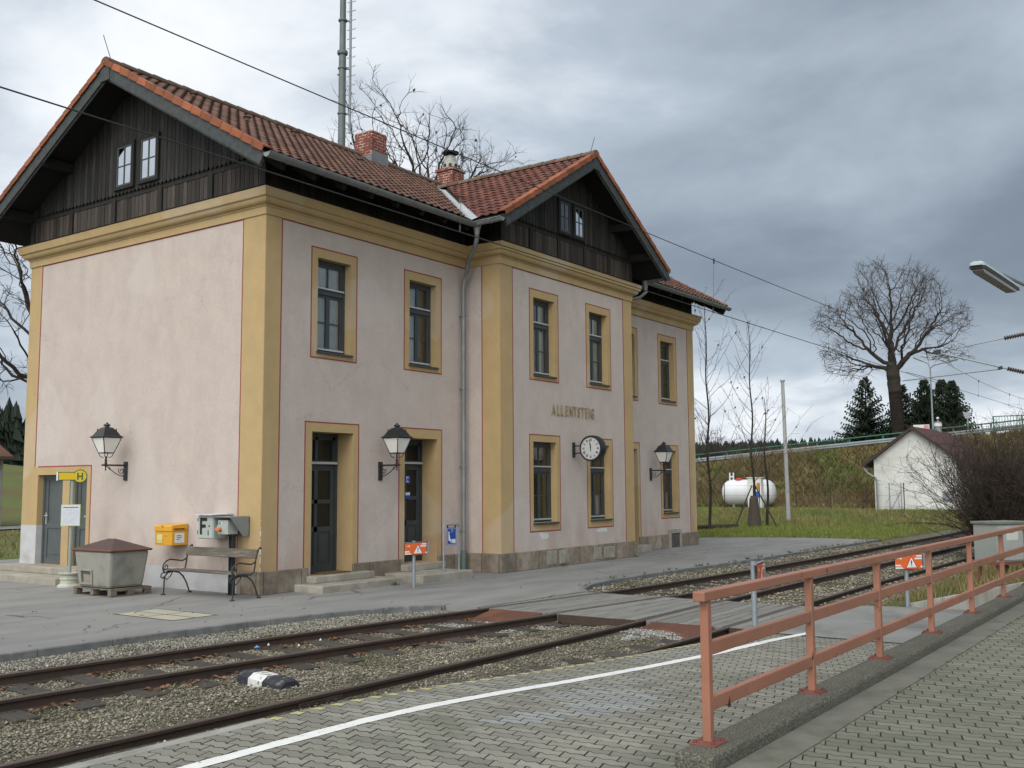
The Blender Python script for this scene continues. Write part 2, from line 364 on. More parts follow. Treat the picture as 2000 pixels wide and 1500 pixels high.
KERBM = mat('grey_kerb_stone', (0.165, 0.168, 0.165), (0.105, 0.108, 0.106), 5, 0.85, 0.5, 40, c3=(0.24, 0.23, 0.21), s3=3)
def aggregate(c, col):
    n = c['noise'](75, 3, 0.8); col = c['mix'](c['ramp'](n, 0.46, 0.66), c['mix'](0.6, col, (0.03, 0.03, 0.024)), c['mix'](0.6, col, (0.33, 0.31, 0.25)))
    return c['mix'](c['ramp'](c['noise'](1.3, 5), 0.4, 0.7), col, c['mix'](0.35, col, (0.06, 0.065, 0.04)))
CONC = mat('exposed_aggregate_concrete', (0.155, 0.145, 0.12), (0.105, 0.10, 0.085), 7, 0.95, 1.0, 80, extra=aggregate, detail=9, bdist=0.012)
CONCL = mat('pale_concrete', (0.33, 0.32, 0.29), (0.21, 0.205, 0.18), 3, 0.9, 0.3, 60, c3=(0.16, 0.155, 0.13), s3=2.2, stretch=(1, 2.5, 0.5))
PAVER = mat('grey_paver', (0.215, 0.207, 0.175), (0.18, 0.173, 0.145), 1.1, 0.9, 0.45, 160, rnd=0.19, c3=(0.145, 0.145, 0.115), s3=1.3, bdist=0.004)
PAVERD = mat('mossy_grey_paver', (0.17, 0.168, 0.132), (0.135, 0.135, 0.105), 1.3, 0.9, 0.45, 160, rnd=0.16, c3=(0.13, 0.135, 0.10), s3=1.1, bdist=0.004)
PAVYEL = mat('yellow_painted_paver', (0.42, 0.38, 0.17), (0.34, 0.31, 0.17), 14, 0.85, 0.3, 100)
PAVBLUE = mat('pale_repair_paver', (0.25, 0.255, 0.245), (0.215, 0.22, 0.21), 2, 0.9, 0.4, 150, rnd=0.1)
GROUT = mat('sandy_joint', (0.022, 0.022, 0.017), (0.036, 0.036, 0.026), 9, 1.0)
def chip(c, col):
    return c['mix'](c['ramp'](c['noise'](22, 6), 0.62, 0.70), col, (0.25, 0.25, 0.22))
WLINE = mat('white_line_paint', (0.68, 0.68, 0.66), (0.60, 0.60, 0.57), 7, 0.7, 0.3, 100, extra=chip)
BALL = mat('ballast_bed', (0.15, 0.138, 0.108), (0.10, 0.09, 0.065), 18, 0.95, 0.9, 70, c3=(0.085, 0.09, 0.05), s3=1.0, th3=(0.5, 0.7), bdist=0.03)
STONE = mat('ballast_stone', (0.235, 0.205, 0.155), (0.185, 0.168, 0.13), 2.0, 0.9, rnd=0.6, c3=(0.115, 0.105, 0.065), s3=0.9, th3=(0.45, 0.66))
STONEL = mat('pale_gravel_stone', (0.27, 0.26, 0.24), (0.21, 0.205, 0.19), 2.5, 0.9, rnd=0.6)
LEAF = mat('fallen_leaf', (0.20, 0.10, 0.045), (0.12, 0.065, 0.035), 8, 0.8, rnd=0.6)
RAILM = mat('rusty_rail', (0.062, 0.040, 0.029), (0.042, 0.030, 0.023), 6, 0.75, 0.3, 60)
RAILT = mat('worn_rail_head', (0.115, 0.082, 0.070), (0.08, 0.06, 0.052), 5, 0.55, metal=0.3, stretch=(0.2, 3, 1))
RAILS = mat('polished_rail_head', (0.20, 0.18, 0.16), (0.14, 0.12, 0.10), 5, 0.4, metal=0.5, stretch=(0.2, 3, 1))
SLEEP = mat('old_wood_sleeper', (0.075, 0.066, 0.056), (0.035, 0.030, 0.025), 7, 0.9, 0.6, 40, stretch=(6, 1, 1), rnd=0.2)
DECK = mat('grey_crossing_timber', (0.205, 0.20, 0.185), (0.15, 0.145, 0.13), 8, 0.9, 0.5, 30, rnd=0.15, stretch=(1, 7, 1), c3=(0.11, 0.105, 0.09), s3=1.3)
RUST = mat('rusty_steel_plate', (0.105, 0.042, 0.027), (0.075, 0.034, 0.024), 4, 0.8, 0.3, 50, c3=(0.14, 0.055, 0.03), s3=2.5)
def rail_rust(c, col):
    col = c['mix'](c['ramp'](c['noise'](1.7, 6), 0.42, 0.62), col, c['mix'](0.3, col, (0.16, 0.10, 0.07)))
    return c['mix'](c['ramp'](c['noise'](11, 9, 0.7), 0.64, 0.68), col, (0.08, 0.03, 0.018))
SALMON = mat('salmon_railing_paint', (0.32, 0.138, 0.088), (0.27, 0.115, 0.072), 3, 0.5, 0.12, 50, extra=rail_rust, spec=0.4)
SALMONR = mat('rusty_base_plate_paint', (0.20, 0.07, 0.05), (0.13, 0.05, 0.04), 9, 0.8, 0.4, 60)
GALV = mat('galvanised_post', (0.27, 0.30, 0.32), (0.21, 0.24, 0.26), 9, 0.5, metal=0.3)
BARE = mat('bare_white_plaster', (0.60, 0.59, 0.57), (0.5, 0.48, 0.45), 10, 0.9)
# ================================================================== STATION BUILDING
BL, BD = 18.47, 8.1; RX0, RX1, RY = 6.10, 12.38, -1.0; ZC = 7.08
B = thing('station_building', 'two-storey pink railway station with ochre trim and black timber gables, at the platform', 'station building', (0, 0, 0))
FR = lambda u, d, z: (u, d, z)                 # front wall, y = 0, d = depth into the wall
FM = lambda u, d, z: (u, RY + d, z)            # projecting middle bay
SD = lambda u, d, z: (d, u, z)                 # side wall x = 0
def sheet(mb, P, u0, u1, z0, z1, holes, m=0):
    us = sorted({u0, u1, *[h[0] for h in holes], *[h[1] for h in holes]}); zs = sorted({z0, z1, *[h[2] for h in holes], *[h[3] for h in holes]})
    for i in range(len(us) - 1):
        for j in range(len(zs) - 1):
            cu, cz = (us[i] + us[i + 1]) / 2, (zs[j] + zs[j + 1]) / 2
            if any(h[0] < cu < h[1] and h[2] < cz < h[3] for h in holes): continue
            mb.quad(P(us[i], 0, zs[j]), P(us[i + 1], 0, zs[j]), P(us[i + 1], 0, zs[j + 1]), P(us[i], 0, zs[j + 1]), m)
def reveal(mb, P, h, dep, m=1):
    u0, u1, z0, z1 = h
    for a, b in (((u0, z0), (u0, z1)), ((u0, z1), (u1, z1)), ((u1, z1), (u1, z0)), ((u1, z0), (u0, z0))):
        mb.quad(P(a[0], 0, a[1]), P(b[0], 0, b[1]), P(b[0], dep, b[1]), P(a[0], dep, a[1]), m)
def ring(mb, P, o, i, d0, d1, m, sides='lrtb'):
    (a0, a1, b0, b1), (c0, c1, e0, e1) = o, i
    S = dict(l=(a0, c0, b0, b1), r=(c1, a1, b0, b1), t=(c0, c1, e1, b1), b=(c0, c1, b0, e0))
    for k in sides:
        u0, u1, z0, z1 = S[k]; vs = [P(u, d, z) for d in (d0, d1) for z in (z0, z1) for u in (u0, u1)]
        mb.add(vs, ((0, 2, 3, 1), (4, 5, 7, 6), (0, 1, 5, 4), (2, 6, 7, 3), (0, 4, 6, 2), (1, 3, 7, 5)), m)
# openings: (u0,u1,z0,z1) of the hole
UP = [(1.34, 2.27, 4.62, 6.49), (4.09, 5.02, 4.62, 6.49)]
UPR = [(13.46, 14.39, 4.62, 6.49), (16.09, 17.02, 4.62, 6.49)]
DR = [(1.24, 2.38, 0.26, 3.03), (3.95, 5.06, 0.30, 3.0)]
LOR = [(13.40, 14.45, 0.20, 3.03), (16.10, 17.05, 1.10, 3.03)]
MUP = [(7.47, 8.40, 4.62, 6.49), (10.08, 11.01, 4.62, 6.49)]
MLO = [(7.42, 8.44, 1.08, 3.0), (10.04, 11.04, 1.08, 3.0)]
SDR = [(6.47, 7.47, 0.28, 2.26), (5.55, 6.20, 0.28, 2.26)]
w = MB()
sheet(w, FR, 0, RX0, 0, 7.6, UP + DR); sheet(w, FR, RX1, BL, 0, 7.6, UPR + LOR); sheet(w, FM, RX0, RX1, 0, 7.6, MUP + MLO)
sheet(w, SD, 0, BD, 0, 7.6, SDR)
w.quad((RX0, RY, 0), (RX0, 0, 0), (RX0, 0, 7.6), (RX0, RY, 7.6)); w.quad((RX1, RY, 0), (RX1, 0, 0), (RX1, 0, 7.6), (RX1, RY, 7.6))
w.quad((BL, 0, 0), (BL, BD, 0), (BL, BD, 7.6), (BL, 0, 7.6)); w.quad((0, BD, 0), (BL, BD, 0), (BL, BD, 7.6), (0, BD, 7.6))
w.build('wall', PINK, B)
rv = MB()
for P, hs, dep in ((FR, UP + UPR, 0.24), (FR, DR, 0.5), (FR, LOR[:1], 0.5), (FR, LOR[1:], 0.24), (FM, MUP + MLO, 0.24), (SD, SDR, 0.20)):
    for h in hs: rv = MB(); reveal(rv, P, h, dep, 0); rv.build('reveal', OCHRE, B)
# window and door surrounds painted on the render, ochre band and thin red line
def surround(P, o, h, sides='lrtb'):
    e = 0.028; mb = MB(); ring(mb, P, o, h, -0.004, -0.0001, 0, sides)
    ring(mb, P, (o[0] - e, o[1] + e, o[2] - (e if 'b' in sides else 0), o[3] + e), o, -0.005, -0.0001, 1, sides)
    mb.build('surround', [OCHRE, REDL], B)
for h in UP + UPR: surround(FR, (h[0] - 0.155, h[1] + 0.155, 4.50, 6.67), h)
for h in MUP: surround(FM, (h[0] - 0.155, h[1] + 0.155, 4.50, 6.67), h)
for h in MLO: surround(FM, (h[0] - 0.14, h[1] + 0.14, 0.885, 3.15), h)
surround(FR, (15.97, 17.18, 0.93, 3.18), LOR[1])
for h in DR + LOR[:1]: surround(FR, (h[0] - 0.17, h[1] + 0.135, 0.42, 3.2), (h[0], h[1], 0.42, h[3]), 'lrt')
sb = MB()                                               # side doors: one ochre field over both doors
e = 0.0001
for u0, u1, z0, z1 in ((7.47, 8.1, 0.0, 2.43), (5.55, 7.47, 2.26, 2.43), (6.20, 6.47, 0.2, 2.26), (5.42, 5.55, 0.2, 2.43)):
    ring(sb, SD, (u0, u1, z0, z1), (u1, u1, z0, z1), -0.004, -e, 0, 'l')
ring(sb, SD, (5.392, 5.42, 0.41, 2.458), (5.42, 5.42, 0.41, 2.458), -0.005, -e, 1, 'l'); ring(sb, SD, (5.42, 7.49, 2.43, 2.458), (7.49, 7.49, 0, 0), -0.005, -e, 1, 'l')
sb.build('surround', [OCHRE, REDL], B)
pb = MB(); pb.box(-0.007, -0.0045, 7.47, 8.1, 0.0, 1.14); pb.box(-0.0, 0.14, 7.464, 7.4695, 0.28, 1.14)
pb.box(-0.0125, -0.0005, 0.62, 5.392, 0.0, 0.41); pb.build('pale_painted_plinth', WHITEP, B)
# corner pilasters with red edge lines
def pil(segs, reds):
    mb = MB()
    for P, u0, u1 in segs: ring(mb, P, (u0, u1, 0.40, ZC), (u1, u1, 0, 0), -0.006, -e, 0, 'l')
    for P, u0, u1 in reds: ring(mb, P, (u0, u1, 0.40, ZC), (u1, u1, 0, 0), -0.007, -e, 1, 'l')
    mb.build('pilaster', [OCHRE, REDL], B)
RT = lambda u, d, z: (RX0 + d, u, z)
pil([(FR, 0, 0.38), (SD, 0.0, 0.62)], [(FR, 0.38, 0.408), (SD, 0.62, 0.648)])
pil([(FM, RX0, RX0 + 0.48), (RT, RY, RY + 0.5)], [(FM, RX0 + 0.48, RX0 + 0.508), (RT, RY + 0.5, RY + 0.528)])
pil([(FM, RX1 - 0.48, RX1)], [(FM, RX1 - 0.508, RX1 - 0.48)])
pil([(FR, BL - 0.45, BL)], [(FR, BL - 0.478, BL - 0.45)])
mb = MB(); ring(mb, SD, (7.63, BD, 2.43, ZC), (BD, BD, 0, 0), -0.004, -e, 0, 'l'); ring(mb, SD, (7.602, 7.63, 2.45, ZC), (7.63, 7.63, 0, 0), -0.007, -e, 1, 'l'); mb.build('pilaster', [OCHRE, REDL], B)
mb = MB(); zr = ZC - 0.02
for P, u0, u1 in ((FR, 0.41, 6.1), (FM, 6.61, 11.87), (FR, 12.4, 17.99), (SD, 0.65, 7.6)): ring(mb, P, (u0, u1, zr, ZC), (u1, u1, 0, 0), -0.008, -e, 0, 'l')
mb.build('cornice_line', REDL, B)
# footprint sweeps
FOOT = [(0, BD), (0, 0), (RX0, 0), (RX0, RY), (RX1, RY), (RX1, 0), (BL, 0), (BL, BD)]
def sweep(mb, foot, prof, m=0, closed=True):
    n = len(foot); offs = []
    for i in range(n):
        p, a, b = Vector(foot[i]), Vector(foot[i - 1]), Vector(foot[(i + 1) % n])
        d1, d2 = (p - a).normalized(), (b - p).normalized(); n1, n2 = Vector((-d1.y, d1.x)), Vector((-d2.y, d2.x))
        offs.append(-(n1 + n2))
    # outward check
    vs = [(foot[i][0] + offs[i].x * -o_ * SGN, foot[i][1] + offs[i].y * -o_ * SGN, z) for z, o_ in prof for i in range(n)]
    fs = []
    for j in range(len(prof) - 1):
        for i in range(n if closed else n - 1): fs.append((j * n + i, j * n + (i + 1) % n, (j + 1) * n + (i + 1) % n, (j + 1) * n + i))
    mb.add(vs, fs, m)
SGN = -1
cor = MB()
prof = [(ZC, 0.0), (ZC, 0.030), (7.225, 0.034), (7.235, 0.055), (7.262, 0.055)] + [(7.262 + 0.11 * (1 - math.cos(t)), 0.065 + 0.10 * math.sin(t)) for t in (0.0, 0.4, 0.8, 1.2, 1.5)] + \
       [(7.375, 0.19), (7.385, 0.205), (7.50, 0.235), (7.535, 0.245), (7.545, 0.235), (7.60, 0.0)]
sweep(cor, FOOT, prof); cor.build('cornice', OCHRE, B)
dm = MB(); sweep(dm, FOOT, [(7.549, 0.262), (7.556, 0.262), (7.604, 0.0), (7.60, 0.0), (7.549, 0.24)]); dm.build('cornice_flashing', DKWOOD, B)
# granite plinth, cut at the doors
def plin(P, u0, u1, z1=0.41, out=0.045, a=0, b=0):
    vs = [P(u, d, z) for d in (-out, 0.02) for z in (-0.1, z1) for u in (u0, u1)]
    mb = MB(); mb.add(vs, ((0, 2, 3, 1), (4, 5, 7, 6), (0, 1, 5, 4), (2, 6, 7, 3), (0, 4, 6, 2), (1, 3, 7, 5))); mb.build('plinth', GRANITE, B, bevel=0.012)
plin(FR, -0.05, 1.16, 0.42); plin(FR, 2.38, 3.88, 0.42); plin(FR, 5.06, 6.04, 0.42); plin(SD, -0.002, 0.50, 0.418, 0.048)
plin(FM, 6.05, 12.43, 0.43); plin(RT, -0.955, 0.0, 0.428, 0.045); plin(FR, 12.43, 13.36, 0.42); plin(FR, 14.46, 18.52, 0.42, 0.045)
RR = lambda u, d, z: (BL - d, u, z)
plin(RR, 0.0, 8.1, 0.418, 0.047)
PATCHM = mat('patched_plinth_stone', (0.33, 0.31, 0.26), (0.20, 0.185, 0.15), 7, 0.9, 0.6, 30)
# foundation stones set in the middle plinth + coal hatch frame at the right end
mb = MB()
for u, wd, hh in ((7.9, 0.42, 0.33), (8.45, 0.45, 0.33), (10.1, 0.36, 0.3), (10.6, 0.55, 0.3)):
    mb = MB(); mb.box(u, u + wd, RY - 0.058, RY - 0.04, 0.06, 0.06 + hh); mb.build('repaired_plinth_block', PATCHM, B, bevel=0.01)
mb = MB(); ring(mb, FR, (16.35, 17.2, 0.0, 0.56), (16.47, 17.08, 0.0, 0.44), -0.075, 0, 0, 'lrt'); mb.build('hatch_frame', STEP, B, bevel=0.006)
mb = MB(); mb.box(16.47, 17.08, -0.052, -0.047, 0.0, 0.44); mb.build('hatch', mat('grey_hatch', (0.09, 0.085, 0.075), (0.06, 0.056, 0.05), 6, 0.8), B)
# steps at the doors
for nm, b_ in (('step', (0.80, 3.02, -0.78, 0.0, -0.05, 0.13)), ('step', (1.10, 2.72, -0.30, 0.02, 0.13, 0.262)), ('step', (3.30, 4.96, -1.08, 0.0, -0.05, 0.16)), ('step', (3.80, 5.10, -0.22, 0.02, 0.16, 0.302)), ('step', (13.3, 14.6, -0.35, 0, -0.05, 0.2)), ('step', (-0.95, 0.0, 5.05, 9.0, -0.05, 0.14)), ('step', (-0.42, 0.02, 5.2, 8.2, 0.14, 0.282))):
    mb = MB(); mb.box(*b_); mb.build(nm, STEP, B, bevel=0.015)
for b_ in ((1.20, 2.4, 0.02, 0.5, 0.1, 0.258), (3.92, 5.1, 0.02, 0.5, 0.1, 0.298), (0.02, 0.5, 5.5, 7.5, 0.1, 0.276)): mb = MB(); mb.box(*b_); mb.build('threshold', STEP, B)
mb = MB(); mb.box(1.5, 2.25, -0.1, 0.28, 0.263, 0.285); tag(mb.build('door_mat', mat('coir_mat', (0.14, 0.085, 0.04), (0.1, 0.06, 0.03), 30, 1.0, 0.5, 200), loc=(1.87, 0.1, 0.263)), 'brown coir door mat on the sill of the door nearest the bench', 'door mat')

mb = MB(); rc = random.Random(4)                          # chipped corner edge, white plaster showing
for z0_, z1_ in ((0.98, 1.02), (1.06, 1.16), (1.2, 1.22), (0.42, 0.5), (0.56, 0.7), (0.72, 0.84), (1.34, 1.36)):
    mb = MB(); w_ = rc.uniform(0.012, 0.022); mb.prism([(0.0, z0_), (w_, z0_ + 0.02), (w_ * 0.7, z1_ - 0.01), (0, z1_)], lambda a, b, d: (a - 0.007, -0.0066 - d, b), 0.0, 0.002); mb.prism([(0.0, z0_), (w_, z0_ + 0.02), (w_ * 0.7, z1_ - 0.01), (0, z1_)], lambda a, b, d: (-0.0066 - d, a - 0.007, b), 0.0, 0.002); mb.build('corner_chip', BARE, B)
# windows --------------------------------------------------------
def window(P, h, kind, dep=0.17):
    u0, u1, z0, z1 = h; H = z1 - z0; zt = z0 + H * 0.655; f = MB()
    def bar(a, b, c, d, d0=dep, d1=dep + 0.06): f.add([P(u, q, z) for q in (d0, d1) for z in (c, d) for u in (a, b)], ((0, 2, 3, 1), (4, 5, 7, 6), (0, 1, 5, 4), (2, 6, 7, 3), (0, 4, 6, 2), (1, 3, 7, 5)))
    t = 0.075; i = 0.05
    bar(u0, u0 + t, z0, z1); bar(u1 - t, u1, z0, z1); bar(u0 + t, u1 - t, z1 - t, z1); bar(u0 + t, u1 - t, z0, z0 + 0.05)
    bar(u0 + t, u1 - t, zt - 0.045, zt + 0.055, dep - 0.02)                    # transom
    uc = (u0 + u1) / 2
    for (a, b, c, d) in ((u0 + t, u1 - t, zt + 0.055, z1 - t), (u0 + t, uc, z0 + 0.05, zt - 0.045), (uc, u1 - t, z0 + 0.05, zt - 0.045)):
        q0, q1 = dep + 0.015, dep + 0.055
        bar(a, a + i, c, d, q0, q1); bar(b - i, b, c, d, q0, q1); bar(a + i, b - i, c, c + i, q0, q1); bar(a + i, b - i, d - i, d, q0, q1)
    bar(uc - 0.014, uc + 0.014, zt + 0.1, z1 - t - i, dep + 0.02, dep + 0.05)
    zm = (z0 + 0.05 + zt - 0.045) / 2
    bar(u0 + t + i, u1 - t - i, zm - 0.013, zm + 0.013, dep + 0.022, dep + 0.048)
    W = f.build('window', GREYF, B)
    a = MB(); a.add([P(u, q, z) for q in (dep - 0.045, dep - 0.002) for z in (z0 + 0.05, z0 + 0.085) for u in (u0 + t, u1 - t)], ((0, 2, 3, 1), (4, 5, 7, 6), (0, 1, 5, 4), (2, 6, 7, 3), (0, 4, 6, 2), (1, 3, 7, 5)))
    a.build('weather_bar', ALU, W); a = MB()
    a.add([P(u, q, z) for q in (dep - 0.055, dep - 0.022) for z in (zt + 0.058, zt + 0.09) for u in (u0 + t, u1 - t)], ((0, 2, 3, 1), (4, 5, 7, 6), (0, 1, 5, 4), (2, 6, 7, 3), (0, 4, 6, 2), (1, 3, 7, 5)))
    a.build('weather_bar', ALU, W)
    g = MB(); g.quad(P(u0 + t, dep + 0.035, z0 + 0.05), P(u1 - t, dep + 0.035, z0 + 0.05), P(u1 - t, dep + 0.035, z1 - t), P(u0 + t, dep + 0.035, z1 - t)); g.build('pane', GLASS, W)
    s = MB(); s.add([P(u, q, z) for q, zz_ in ((-0.06, -0.03), (dep, 0.0)) for z in (z0 - 0.035 + zz_ * 0.4, z0 + 0.004 + zz_ * 0.4) for u in (u0 - 0.025, u1 + 0.03)], ((0, 2, 3, 1), (4, 5, 7, 6), (0, 1, 5, 4), (2, 6, 7, 3), (0, 4, 6, 2), (1, 3, 7, 5)))
    s.build('sill', GREYF, W)
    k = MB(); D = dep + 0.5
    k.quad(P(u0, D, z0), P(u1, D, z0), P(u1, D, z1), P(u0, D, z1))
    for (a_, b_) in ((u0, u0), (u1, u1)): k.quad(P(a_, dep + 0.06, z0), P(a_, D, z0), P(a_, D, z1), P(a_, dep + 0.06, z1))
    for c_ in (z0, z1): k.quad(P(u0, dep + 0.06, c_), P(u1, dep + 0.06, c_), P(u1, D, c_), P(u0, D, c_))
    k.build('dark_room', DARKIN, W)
    def curtain(a, b, c, d, m, dd, amp=0.012, per=0.09):
        c_ = MB(); n = max(6, int((b - a) / per * 6)); rr = [(a + (b - a) * j / n, dd + amp * math.sin(j * 1.05 + a * 9) + amp * 0.5 * math.sin(j * 0.37)) for j in range(n + 1)]
        for (x0, y0), (x1, y1) in zip(rr, rr[1:]): c_.quad(P(x0, y0, c), P(x1, y1, c), P(x1, y1, d), P(x0, y0, d))
        c_.build('curtain', m, W)
    if kind == 'blind': curtain(u0, u1, z0, z1, CURT, dep + 0.075, 0.003)
    elif kind == 'half': curtain(u0, uc, z0, z1, CURT, dep + 0.075, 0.004); curtain(uc, u1, z0, z1, CURTD, dep + 0.12, 0.008)
    elif kind == 'net': curtain(u0, u0 + 0.42 * (u1 - u0), z0, z1, CURT, dep + 0.10, 0.018); curtain(u1 - 0.4 * (u1 - u0), u1, z0, z1, CURT, dep + 0.10, 0.018)
    elif kind == 'cafe': curtain(u0, u1, z0, zm - 0.02, CURT, dep + 0.12, 0.02); curtain(uc + 0.1, u1, zm, z1, CURTD, dep + 0.2, 0.02)
    elif kind == 'brown': curtain(uc, u1, z0, z1, CURTD, dep + 0.12, 0.02)
window(FR, UP[0], 'blind'); window(FR, UP[1], 'half'); window(FR, UPR[0], 'net'); window(FR, UPR[1], 'brown')
window(FM, MUP[0], 'net'); window(FM, MUP[1], 'net'); window(FM, MLO[0], 'brown'); window(FM, MLO[1], 'cafe'); window(FR, LOR[1], 'cafe')
# doors ----------------------------------------------------------
BOX6 = ((0, 2, 3, 1), (4, 5, 7, 6), (0, 1, 5, 4), (2, 6, 7, 3), (0, 4, 6, 2), (1, 3, 7, 5))
def door(P, h, dep, transom=True, handle='l', mid=True):
    u0, u1, z0, z1 = h; f = MB()
    def bar(m_, a, b, c, d, d0, d1): m_.add([P(u, q, z) for q in (d0, d1) for z in (c, d) for u in (a, b)], BOX6)
    zt = z0 + 2.14 if transom else z1
    bar(f, u0, u0 + 0.06, z0, z1, dep, dep + 0.09); bar(f, u1 - 0.06, u1, z0, z1, dep, dep + 0.09); bar(f, u0 + 0.06, u1 - 0.06, z1 - 0.07, z1, dep, dep + 0.09)
    if transom:
        bar(f, u0 + 0.06, u1 - 0.06, zt, zt + 0.08, dep - 0.02, dep + 0.09)
        for a in (u0 + 0.06, (u0 + u1) / 2 - 0.04, u1 - 0.12): bar(f, a, a + 0.07, zt + 0.08, z1 - 0.07, dep + 0.02, dep + 0.07)
        bar(f, u0 + 0.06, u1 - 0.06, z1 - 0.13, z1 - 0.07, dep + 0.02, dep + 0.07)
    D = f.build('door', DOORG, B)
    l = MB(); a0, a1 = u0 + 0.06, u1 - 0.06; q0, q1 = dep + 0.03, dep + 0.075; st = 0.11
    bar(l, a0, a0 + st, z0, zt, q0, q1); bar(l, a1 - st, a1, z0, zt, q0, q1)
    for c, d in ((z0, z0 + 0.14), (z0 + 0.80, z0 + 0.90), (zt - 0.12, zt)): bar(l, a0 + st, a1 - st, c, d, q0, q1)
    if mid:
        uc = (a0 + a1) / 2; bar(l, uc - 0.045, uc + 0.045, z0 + 0.14, zt - 0.12, q0, q1); bar(l, a0 + st, a1 - st, z0 + 1.36, z0 + 1.44, q0, q1)
        for a, b in ((a0 + st, uc - 0.045), (uc + 0.045, a1 - st)): bar(l, a, b, z0 + 0.14, z0 + 0.80, q0 + 0.02, q1); bar(l, a + 0.05, b - 0.05, z0 + 0.2, z0 + 0.74, q0 + 0.006, q1)
    else:
        bar(l, a0 + st, a1 - st, z0 + 0.14, z0 + 0.80, q0 + 0.02, q1); bar(l, a0 + st + 0.06, a1 - st - 0.06, z0 + 0.22, z0 + 0.72, q0 + 0.006, q1)
        for k in range(1): bar(l, a0 + st, a1 - st, z0 + 0.90, zt - 0.12, q0 + 0.02, q1)
    l.build('door_leaf', DOORG, D)
    if mid:
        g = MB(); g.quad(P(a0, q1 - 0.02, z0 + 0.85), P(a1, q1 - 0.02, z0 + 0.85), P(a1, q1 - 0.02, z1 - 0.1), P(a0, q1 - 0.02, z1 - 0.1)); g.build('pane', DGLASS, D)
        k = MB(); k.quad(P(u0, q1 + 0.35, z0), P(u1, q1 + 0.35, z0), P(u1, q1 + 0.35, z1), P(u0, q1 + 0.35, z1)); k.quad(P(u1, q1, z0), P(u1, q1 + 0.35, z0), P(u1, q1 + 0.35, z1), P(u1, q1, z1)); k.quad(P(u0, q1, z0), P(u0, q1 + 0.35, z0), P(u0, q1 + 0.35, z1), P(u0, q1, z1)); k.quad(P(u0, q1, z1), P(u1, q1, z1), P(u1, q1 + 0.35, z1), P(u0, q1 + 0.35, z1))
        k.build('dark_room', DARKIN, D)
    hm = MB(); hu = a0 + 0.055 if handle == 'l' else a1 - 0.055; sg = 1 if handle == 'l' else -1
    bar(hm, hu - 0.02, hu + 0.02, z0 + 0.88, z0 + 1.14, q0 - 0.008, q0); bar(hm, min(hu, hu + sg * 0.13), max(hu, hu + sg * 0.13), z0 + 1.06, z0 + 1.085, q0 - 0.055, q0 - 0.035); bar(hm, hu - 0.01, hu + 0.01, z0 + 1.06, z0 + 1.085, q0 - 0.05, q0)
    hm.build('door_handle', ALU if not mid else IRON, D)
    if transom: a = MB(); bar(a, a0, a1, zt + 0.01, zt + 0.055, dep - 0.06, dep - 0.022); a.build('weather_bar', ALU, D)
    return D
d1 = door(FR, DR[0], 0.44); d2 = door(FR, DR[1], 0.44); door(FR, LOR[0], 0.44)
DOORG = mat('light_grey_side_door', (0.085, 0.098, 0.10), (0.068, 0.078, 0.08), 3, 0.5, spec=0.4)
door(SD, SDR[0], 0.13, False, 'r', False); door(SD, SDR[1], 0.13, False, 'l', False)
BLUE = mat('blue_sign_paint', (0.015, 0.06, 0.32), None, rough=0.4, spec=0.5); WHT = mat('white_sign_paint', (0.62, 0.63, 0.63), None, rough=0.5)
ORNG = mat('orange_sign_paint', (0.62, 0.12, 0.025), (0.55, 0.11, 0.025), 20, 0.45, spec=0.4); BLK = mat('black_sign_paint', (0.012, 0.012, 0.014), None, rough=0.5)
REDS = mat('red_sign_paint', (0.5, 0.03, 0.03), None, rough=0.5)
mb = MB()                                               # two blue stickers on the second door, one red notice by the first
mb.box(4.49, 4.66, 0.455, 0.459, 2.02, 2.19, 0)
mb.box(4.535, 4.555, 0.451, 0.455, 2.04, 2.17, 1); mb.box(4.555, 4.61, 0.451, 0.455, 2.05, 2.07, 1); mb.box(4.555, 4.61, 0.451, 0.455, 2.14, 2.16, 1); mb.build('sticker', [BLUE, WHT], d2); mb = MB(); mb.box(4.49, 4.66, 0.455, 0.459, 1.68, 1.83, 0); mb.box(4.50, 4.65, 0.451, 0.455, 1.76, 1.82, 1)
mb.build('sticker', [BLUE, WHT], d2)
mb = MB(); mb.box(1.24, 1.246, 0.12, 0.34, 1.78, 2.1, 0); mb.box(1.246, 1.2475, 0.13, 0.33, 1.80, 2.08, 1); mb.build('notice', [WHT, mat('red_notice_print', (0.42, 0.09, 0.08), (0.5, 0.25, 0.22), 30, 0.6)], d1)
# station name in plaster letters
nm = MB()
for k_, ch_ in enumerate('ALLENTSTEIG'):
    cx_ = 8.20 + (0.10, 0.31, 0.49, 0.69, 0.90, 1.10, 1.28, 1.46, 1.64, 1.79, 1.95)[k_]
    tm_ = text_mesh(ch_, 0.37, 0.03, None, None, lambda a, b, d: (cx_ + a, RY - 0.015 + d, 3.685 + b), None, bold=0.003, sx=0.66, align='CENTER'); nm.add(tm_.v, tm_.f)
nm.build('station_name', LETTER, B)
# flaked plaster patches below the lower windows
mb = MB()
for cx, cz, rx, rz in ((7.86, 0.75, 0.17, 0.09), (10.62, 0.79, 0.27, 0.07), (7.74, 0.80, 0.09, 0.05)):
    pts = [(cx + rx * math.cos(t) * (1 + 0.2 * math.sin(3 * t + cx)), cz + rz * math.sin(t) * (1 + 0.25 * math.cos(2 * t))) for t in [i * math.pi / 10 for i in range(20)]]
    mb = MB(); mb.prism(pts, lambda a, b, d: (a, RY - d, b), 0.0001, 0.003 if cx != 7.74 else 0.002); mb.build('plaster_patch', BARE, B)

